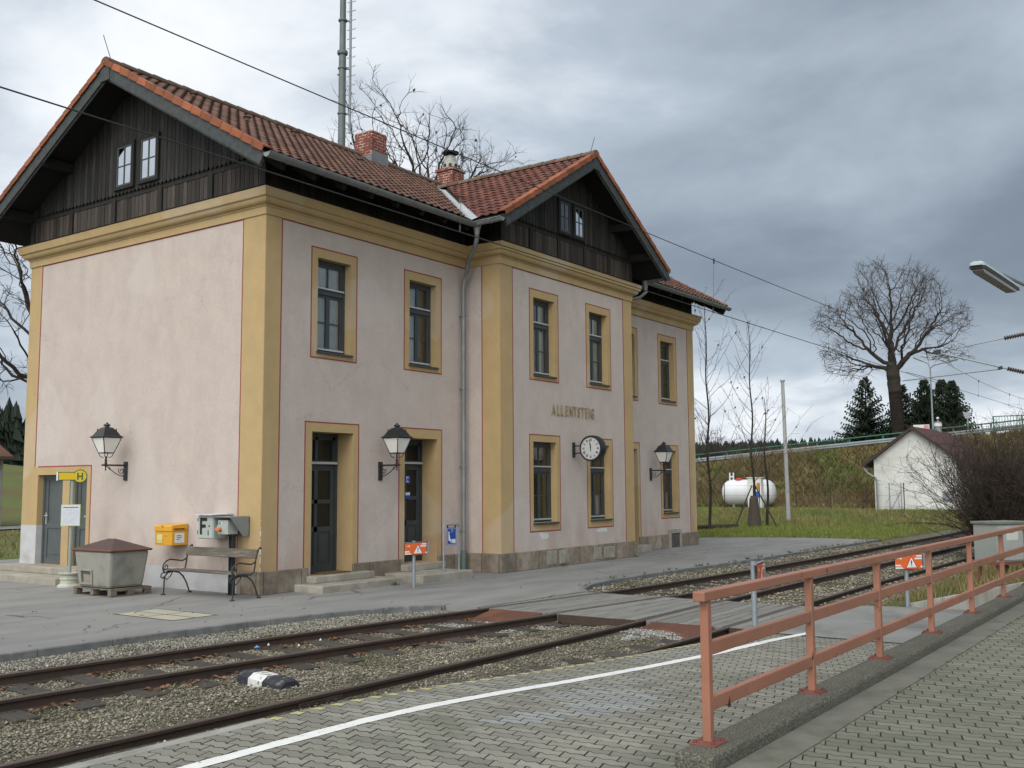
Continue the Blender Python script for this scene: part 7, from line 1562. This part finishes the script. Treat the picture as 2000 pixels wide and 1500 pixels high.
# gas tank
TKW = mat('white_tank_enamel', (0.60, 0.60, 0.62), (0.55, 0.55, 0.57), 2, 0.4, spec=0.5)
GT = thing('gas_tank', 'white horizontal gas tank with red dome cap and filling pipes', 'gas tank', (50, 11.2, 0.3))
mb = MB(); prof_ = [(0.001, -1.75), (0.35, -1.72), (0.62, -1.6), (0.78, -1.4), (0.84, -1.15), (0.84, 1.15), (0.78, 1.4), (0.62, 1.6), (0.35, 1.72), (0.001, 1.75)]; mb.lathe(prof_, (50.5, 11.3, 1.42), 24, axis='y', cap=False); mb.build('tank_shell', TKW, GT, smooth=True)
mb = MB(); mb.lathe([(0.25, 0), (0.25, 0.05), (0.15, 0.13), (0.0, 0.15)], (50.4, 11.9, 2.22), 16); mb.build('dome_cap', REDS, GT, smooth=True)
mb = MB()
for y in (12.3, 12.55): mb.cyl((50.4, y, 2.1), (50.4, y, 2.72), 0.05, n=8)
mb.cyl((50.4, 12.3, 2.45), (50.4, 12.55, 2.45), 0.05, n=8); mb.build('filling_pipe', TKW, GT)
for y in (10.4, 12.2): mb = MB(); mb.box(50.1, 50.9, y - 0.08, y + 0.08, 0.0, 0.75); mb.build('saddle', CONCL, GT)
mb = MB(); mb.box(49.2, 49.6, 9.95, 10.85, 0.05, 2.35, 0); mb.box(49.15, 49.65, 9.9, 10.9, 2.35, 2.4, 0); mb.box(49.19, 49.199, 10.1, 10.35, 1.1, 1.5, 1); mb.box(49.19, 49.199, 10.05, 10.25, 1.6, 2.05, 2)
tag(mb.build('regulator_cabinet', [HOUSEW, BLUE, mat('orange_hazard_label', (0.45, 0.2, 0.05), None)], loc=(49.4, 10.4, 0.05)), 'tall white cabinet with blue and orange labels standing before the gas tank', 'cabinet')
# pole in the meadow
mb = MB(); mb.cyl((38.7, 4.35, -0.1), (38.72, 4.45, 7.3), 0.11, 0.085, n=12); mb.cyl((38.72, 4.45, 7.28), (38.72, 4.45, 7.36), 0.13, n=12); mb.box(38.55, 38.62, 4.25, 4.32, 1.6, 2.2)
tag(mb.build('bare_pole', mat('grey_pole_wood', (0.33, 0.33, 0.33), (0.25, 0.25, 0.25), 3, 0.8, stretch=(3, 3, 0.3)), loc=(38.7, 4.35, 0), smooth=True), 'tall plain grey pole with a flat cap standing alone in the meadow', 'pole')
# road guard rail on the embankment
GRN = mat('green_rail_paint', (0.035, 0.12, 0.075), None, rough=0.5); 
GR = thing('guard_rail', 'green and grey roadside guard rail along the top of the embankment', 'guard rail', (59.6, 10, 4))
mb = MB(); a, b = 42.0, -14.0
mb.tube([(59.6, y, road_z(y) + 0.98) for y in (a, b)], 0.045, 8); mb.build('top_rail', GRN, GR)
mb = MB(); zz0 = 0.45
for dz_, dx_ in ((0.12, 0), (0.04, -0.06), (-0.04, 0.0), (-0.10, -0.06), (-0.16, 0)): pass
prf = [(0, 0.15), (-0.05, 0.10), (-0.05, 0.04), (0.0, 0.0), (-0.05, -0.04), (-0.05, -0.10), (0, -0.15)]
for (p, q) in zip(prf, prf[1:]): mb.quad((59.55 + p[0], a, road_z(a) + 0.55 + p[1]), (59.55 + p[0], b, road_z(b) + 0.55 + p[1]), (59.55 + q[0], b, road_z(b) + 0.55 + q[1]), (59.55 + q[0], a, road_z(a) + 0.55 + q[1]))
mb.build('crash_barrier', mat('galvanised_barrier', (0.26, 0.29, 0.30), (0.21, 0.24, 0.25), 2, 0.5, metal=0.2), GR)
y = a
while y > b: mb = MB(); mb.box(59.62, 59.72, y - 0.05, y + 0.05, road_z(y) - 0.3, road_z(y) + 0.98); mb.build('post', GRN, GR); y -= 2.3
BR_ = thing('bridge_railing', 'green barred railing on the pale concrete bridge at the right edge', 'bridge', (60, -6, 4.5))
mb = MB(); mb.box(59.3, 66, -40, -2.6, road_z(-5) - 0.75, road_z(-5) + 0.12); mb.build('bridge_deck', CONCL, BR_)
mb = MB()
y = -1.9
for z in (0.25, 1.15): mb.box(59.42, 59.47, -30, -1.9, road_z(-5) + z - 0.03, road_z(-5) + z + 0.03)
mb.build('horizontal_rail', GRN, BR_)
mb = MB(); yy = -1.9; bars = 0
while yy > -16: mb.box(59.435, 59.455, yy - 0.012, yy + 0.012, road_z(-5) + 0.25, road_z(-5) + 1.15); yy -= 0.17
mb.build('baluster_row', GRN, BR_)
for yy in np.arange(-1.9, -16, -1.7): mb = MB(); mb.box(59.41, 59.48, yy - 0.035, yy + 0.035, road_z(-5), road_z(-5) + 1.18); mb.build('post', GRN, BR_)
mb = MB(); mb.box(59.5, 66, 42, -1.9, 0, 0.01)
mb = MB()
for k in range(14): ya, yb = 44 - k * 4.5, 44 - (k + 1) * 4.5; mb.quad((60, ya, road_z(ya) + 0.02), (66, ya, road_z(ya) + 0.02), (66, yb, road_z(yb) + 0.02), (60, yb, road_z(yb) + 0.02))
struct(mb.build('road', ASPH))
mb = MB(); mb.box(57.0, 57.4, -30, -3.4, -0.3, road_z(-5) - 0.7); 
# double street lamp, road sign board
SLM = thing('street_lamp', 'tall grey street lamp with two curved arms in front of the spruces', 'street lamp', (77, 5.85, HZ(77, 5.85)))
zs_ = HZ(77, 5.85)
mb = MB(); mb.cyl((77, 5.85, zs_ - 0.1), (77, 5.85, 11.6), 0.09, 0.055, n=10); mb.build('pole', GALV, SLM)
for s, L, ht in ((-1, 2.0, 0.45), (1, 1.1, 0.75)):
    mb = MB(); mb.tube([(77, 5.85, 11.5), (77, 5.85 + s * 0.12 * L, 11.5 + ht * 0.55), (77, 5.85 + s * 0.45 * L, 11.5 + ht * 0.85), (77, 5.85 + s * L * 0.75, 11.5 + ht)], 0.04, 6); mb.build('arm', GALV, SLM)
    mb = MB(); mb.obox((77, 5.85 + s * L * 0.93, 11.5 + ht + 0.06 * L * (1 if s < 0 else 2)), (1, 0, 0), (0, 1, 0.2 * s if s < 0 else 0.5), (0, 0, 1), 0.13, 0.33, 0.06); mb.build('lamp_head', GALV, SLM)
mb = MB(); zq = HZ(71, 5.3); mb.box(71, 71.05, 4.75, 5.95, zq + 1.5, zq + 2.15, 0); mb.box(70.985, 70.999, 4.8, 5.15, zq + 1.55, zq + 2.1, 1)
for y in (4.95, 5.75): mb.cyl((71.1, y, zq - 0.2), (71.1, y, zq + 1.6), 0.04, n=6, m=0)
tag(mb.build('roadside_board', [HOUSEW, mat('pink_print', (0.5, 0.2, 0.25), None)], loc=(71, 5.3, zq)), 'small white board with a pink panel beside the road above the house roof', 'sign')
mb = MB(); zq = HZ(67, 1.2); mb.cyl((67, 1.15, zq - 0.2), (67, 1.15, zq + 2.0), 0.04, n=6); mb.prism([(1.45, zq + 2.45), (0.85, zq + 2.45), (1.0, zq + 2.0), (1.3, zq + 2.0)], lambda a, b, d: (67 + d, a, b), -0.03, 0.03); tag(mb.build('road_sign', GALV, loc=(67, 1.15, zq)), 'back of a small road sign by the guard rail right of the spruces', 'sign')
# loudspeaker on a mast near the bush
SPK = thing('loudspeaker', 'dark box loudspeaker on a thin bracket pole at the right edge', 'loudspeaker', (24, -10.6, 0.4))
mb = MB(); mb.box(23.9, 24.25, -10.78, -10.42, 3.80, 4.38, 0); mb.build('box_body', [mat('black_speaker', (0.02, 0.02, 0.024), None, rough=0.6)], SPK, bevel=0.02)
mb = MB(); mb.box(23.95, 24.2, -10.80, -10.782, 3.83, 4.35); mb.build('side_panel', mat('pale_speaker_side', (0.35, 0.37, 0.28), None), SPK)
mb = MB(); mb.cyl((24.3, -10.6, 0.3), (24.3, -10.6, 4.1), 0.03, n=8); mb.tube([(24.0, -10.5, 3.8), (24.05, -10.5, 3.66), (24.15, -10.7, 3.66), (24.3, -10.6, 3.75)], 0.015, 6); mb.build('bracket_pole', IRON, SPK)
# grey roadside cabinet on red legs
CB = thing('electrical_cabinet', 'grey electrical cabinet on reddish legs behind the railing, beside the shrub', 'cabinet', (7.02, -11.1, 0.22), R(-30))
mb = MB(); mb.box(0, 0.80, 0, 0.5, 0.34, 1.0); mb.build('cabinet_body', mat('light_grey_cabinet', (0.25, 0.265, 0.25), (0.21, 0.225, 0.21), 3, 0.55, c3=(0.25, 0.27, 0.25), s3=2), CB, bevel=0.012, local=True)
mb = MB(); mb.box(-0.03, 0.83, -0.03, 0.53, 1.0, 1.045); mb.build('lid', mat('mossy_cabinet_lid', (0.17, 0.175, 0.15), (0.12, 0.125, 0.10), 9, 0.9), CB, bevel=0.006, local=True)
mb = MB(); mb.box(0.02, 0.78, -0.012, -0.001, 0.37, 0.97); mb.build('cabinet_door', mat('cabinet_door_grey', (0.32, 0.34, 0.33), (0.275, 0.295, 0.285), 3, 0.5), CB, bevel=0.003, local=True)
mb = MB(); mb.box(0.22, 0.52, -0.014, -0.0125, 0.72, 0.94, 0); mb.box(0.30, 0.42, -0.0155, -0.0142, 0.84, 0.91, 1); mb.build('sticker', [mat('pale_sticker', (0.48, 0.49, 0.45), None), mat('faded_pink', (0.42, 0.28, 0.28), None)], CB, local=True)
for x in (0.03, 0.72): 
    for y in (0.03, 0.42): mb = MB(); mb.box(x, x + 0.05, y, y + 0.05, 0.0, 0.29); mb.build('leg', SALMONR, CB, local=True)
mb = MB(); mb.box(-0.01, 0.81, -0.01, 0.51, 0.29, 0.34); mb.build('base_frame', SALMONR, CB, local=True)
# radio mast behind the roof with climbing ladder
MST = mat('grey_green_mast_steel', (0.13, 0.15, 0.15), (0.10, 0.115, 0.115), 3, 0.5, metal=0.2)
MA = thing('radio_mast', 'tall grey tubular mast with a climbing rail behind the station roof', 'mast', (11.48, 9.5, 0))
mb = MB(); mb.cyl((11.48, 9.5, 0), (11.48, 9.5, 16.8), 0.135, 0.122, n=16); mb.build('pole', MST, MA, smooth=True)
mb = MB(); mb.cyl((11.48, 9.5, 16.8), (11.48, 9.5, 24.5), 0.108, 0.09, n=16); mb.build('upper_pole', MST, MA, smooth=True)
mb = MB(); mb.lathe([(0.13, -0.07), (0.175, -0.06), (0.185, 0), (0.175, 0.06), (0.12, 0.09)], (11.48, 9.5, 16.75), 16); mb.build('flange', MST, MA, smooth=True)
ld = Vector((0.577, -0.816, 0)); lc = Vector((11.48, 9.5, 0)) + ld * 0.27
for z in (14.6, 16.2, 17.9, 19.6): mb = MB(); mb.lathe([(0.11, -0.025), (0.155, -0.025), (0.155, 0.025), (0.11, 0.025)], (11.48, 9.5, z), 14); mb.beam(Vector((11.48, 9.5, z)) + ld * 0.12, lc + Vector((0, 0, z - 0.04)), 0.05, 0.05); mb.build('clamp', MST, MA)
LGT = mat('pale_ladder_steel', (0.34, 0.35, 0.36), (0.25, 0.26, 0.27), 6, 0.5, metal=0.3)
mb = MB(); mb.beam(lc + Vector((0, 0, 13.9)), lc + Vector((0, 0, 24)), 0.075, 0.05); 
LR = mb.build('climbing_rail', LGT, MA)
z = 13.95; k = 0
while z < 23.8:
    mb = MB(); mb.tube([lc + ld * -0.12 + Vector((0, 0, z - 0.03)), lc + Vector((0, 0, z)), lc + ld * 0.15 + Vector((0, 0, z + 0.03)), lc + ld * 0.16 + Vector((0, 0, z + 0.06))], 0.017, 5); mb.build('rung', LGT, LR); z += 0.33
# overhead line ------------------------------------------------------------------
WIRE = mat('dark_wire', (0.03, 0.03, 0.032), None, rough=0.6)
OL = thing('overhead_line', 'overhead contact line with droppers running above the track by the building', 'overhead wire', (0, -5.25, 5.8))
yc = lambda x: -5.2 if x < 24 else -5.2 - (x - 24) * 0.011
def wire(pts, r_, nm_): mb = MB(); mb.tube(pts, r_, 6); mb.build(nm_, WIRE, OL)
mz = lambda x: 6.93 + 0.0 + 0.20 * ((x - 0) / 24.0) ** 2 if x < 24.2 else 6.35 + 0.78 * ((x - 45) / 21.0) ** 2
wire([(x, yc(x), 5.80 + 0.003 * x) for x in range(-26, 25, 2)] + [(x, yc(x), 5.86) for x in range(26, 70, 4)], 0.0085, 'contact_wire')
wire([(x, yc(x) - 0.05, mz(x) + 0.05) for x in [-26, -20, -14, -10, -7, -5, -3, 0, 3, 6, 9, 12, 15, 18, 21, 24, 25, 27, 30, 33, 37, 41, 45, 49, 53, 57, 61, 66]], 0.008, 'messenger_wire')
for x in (-8.0, -0.72, 8.5, 16.5, 36.7, 43.8): mb = MB(); mb.cyl((x, yc(x), 5.82), (x, yc(x) - 0.05, mz(x) + 0.05), 0.0035, n=5); mb.cyl((x, yc(x) - 0.05, mz(x) - 0.03), (x, yc(x) - 0.05, mz(x) + 0.09), 0.018, n=6); mb.cyl((x, yc(x), 5.80), (x, yc(x), 5.90), 0.014, n=6); mb.build('dropper', WIRE, OL)
CT = thing('catenary_mast', 'overhead line support with brown insulators reaching in from the right edge', 'catenary mast', (25, -10.4, 0))
mb = MB(); mb.box(24.87, 25.13, -10.53, -10.27, 0.2, 8.2); mb.build('mast', GALV, CT)
INS = mat('brown_insulator', (0.05, 0.032, 0.028), (0.035, 0.024, 0.022), 9, 0.3, spec=0.5)
for nm_, p, q, r_ in (('top_tie', (25, -6.3, 6.53), (25, -8.45, 6.83), 0.018), ('bracket_tube', (25, -6.2, 6.55), (25, -8.5, 5.79), 0.030), ('registration_arm', (25, -5.05, 5.60), (25, -8.30, 5.80), 0.024), ('steady_arm', (25, -5.2, 5.9), (25, -6.6, 5.42), 0.010)):
    mb = MB(); mb.cyl(p, q, r_, n=8); mb.build(nm_, GALV if nm_ != 'steady_arm' else WIRE, CT)
for p, q, e_ in (((25, -8.45, 6.83), (25, -9.15, 6.93), (25, -10.3, 7.1)), ((25, -8.5, 5.79), (25, -9.15, 5.58), (25, -10.3, 5.2))):
    p, q, e_ = Vector(p), Vector(q), Vector(e_); d = (q - p); mb = MB()
    for k in range(9): c = p + d * (k + 0.5) / 9; mb.cyl(c - d * 0.04, c + d * 0.035, 0.085, 0.045, 10)
    mb.cyl(p, q, 0.035, n=8); mb.build('insulator', INS, CT); mb = MB(); mb.cyl(q, e_, 0.03, n=8); mb.build('bracket_end', GALV, CT)
mb = MB(); mb.obox((25, -8.28, 5.83), (1, 0, 0), (0, 1, -0.3), (0, 0.3, 1), 0.05, 0.07, 0.05); mb.obox((25, -6.28, 6.54), (1, 0, 0), (0, 1, 0), (0, 0, 1), 0.06, 0.12, 0.06); mb.build('clamp', IRON, CT)
# platform lamp
PLp = thing('platform_lamp', 'fluorescent platform lamp head on an arm at the upper right edge', 'platform lamp', (-0.3, -13.0, 0.48))
u_ = Vector((1, 0, 0.04)).normalized(); c0 = Vector((-3.02, -13.0, 3.74)); s_ = Vector((0, 1, 0)); w_ = u_.cross(s_) * -1; w_ = Vector((0, 0, 1))
mb = MB(); prf = [(-0.065, 0.0), (-0.06, 0.026), (-0.03, 0.042), (0.03, 0.042), (0.06, 0.026), (0.065, 0.0)]
secs = [(-0.88, 0.55), (-0.82, 0.95), (-0.5, 1.0), (0.5, 1.0), (0.80, 0.95), (0.88, 0.6)]; vs = []
for t, k_ in secs: vs += [tuple(c0 + u_ * t + s_ * a * k_ + w_ * b * k_) for a, b in prf]
fs = [(i * 6 + j, i * 6 + j + 1, (i + 1) * 6 + j + 1, (i + 1) * 6 + j) for i in range(5) for j in range(5)] + [tuple(range(5, -1, -1)), tuple(range(30, 36))] + [(i * 6 + 5, i * 6, (i + 1) * 6, (i + 1) * 6 + 5) for i in range(5)]
mb.add(vs, fs); mb.build('housing', mat('pale_lamp_housing', (0.42, 0.46, 0.46), (0.36, 0.40, 0.40), 4, 0.5), PLp)
mb = MB(); vs = []
for t, k_ in ((-0.80, 0.7), (-0.76, 1.0), (0.72, 1.0), (0.77, 0.7)): vs += [tuple(c0 + u_ * t + s_ * a + w_ * b) for a, b in ((-0.05, -0.002), (-0.042, -0.048 * k_), (0.042, -0.048 * k_), (0.05, -0.002))]
mb.add(vs, [(i * 4 + j, i * 4 + j + 1, i * 4 + 5 + j, i * 4 + 4 + j) for i in range(3) for j in range(3)] + [(3, 2, 1, 0), (12, 13, 14, 15)]); mb.build('diffuser', mat('clouded_diffuser', (0.27, 0.25, 0.26), (0.20, 0.19, 0.19), 12, 0.3), PLp)
mb = MB(); mb.obox(c0 + u_ * 0.0 - w_ * 0.012, u_, s_, w_, 0.84, 0.057, 0.008); mb.build('seal_frame', IRON, PLp)
mb = MB(); mb.tube([tuple(c0 + u_ * -0.1 + w_ * 0.035), tuple(c0 + u_ * 0.3 + w_ * 0.075), (-1.4, -13.0, 3.93), (-0.3, -13.0, 4.08)], [0.02, 0.018, 0.017, 0.02], 8); mb.cyl((-0.3, -13, 0.48), (-0.3, -13, 4.2), 0.06, 0.045, n=10); mb.build('arm_and_pole', GALV, PLp, smooth=True)
# low grey shed at the left edge
SH = thing('grey_shed', 'small grey concrete shed with a flat tiled roof at the left edge', 'shed', (13.0, 36.0, HZ(13, 36)))
mb = MB(); mb.box(8.0, 14.8, 36.5, 40, -0.3, 3.45); mb.build('wall', CONCL, SH); mb = MB(); mb.prism([(36.1, 3.45), (40.4, 3.45), (40.4, 3.6), (38, 4.5), (36.1, 3.6)], lambda a, b, d: (d, a, b), 7.5, 15.1); mb.build('roof', TILE, SH)
mb = MB(); mb.quad((-40, 33.2, 0.06), (40, 33.2, 0.06), (40, 36.2, 0.08), (-40, 36.2, 0.08)); 
struct(mb.build('side_road', ASPH))
# thin haze over the far hills
def haze():
    m = bpy.data.materials.new('thin_haze'); m.use_nodes = True; nt = m.node_tree; nt.nodes.clear(); o = nt.nodes.new('ShaderNodeOutputMaterial'); v = nt.nodes.new('ShaderNodeVolumePrincipled')
    v.inputs['Color'].default_value = (0.75, 0.82, 0.9, 1); v.inputs['Density'].default_value = 0.0008; nt.links.new(v.outputs[0], o.inputs['Volume'])
    mb = MB(); mb.box(-200, 950, -250, 850, -2, 60); ob = mb.build('haze', m); ob['kind'] = 'stuff'
USE_HAZE = False
if USE_HAZE: haze()
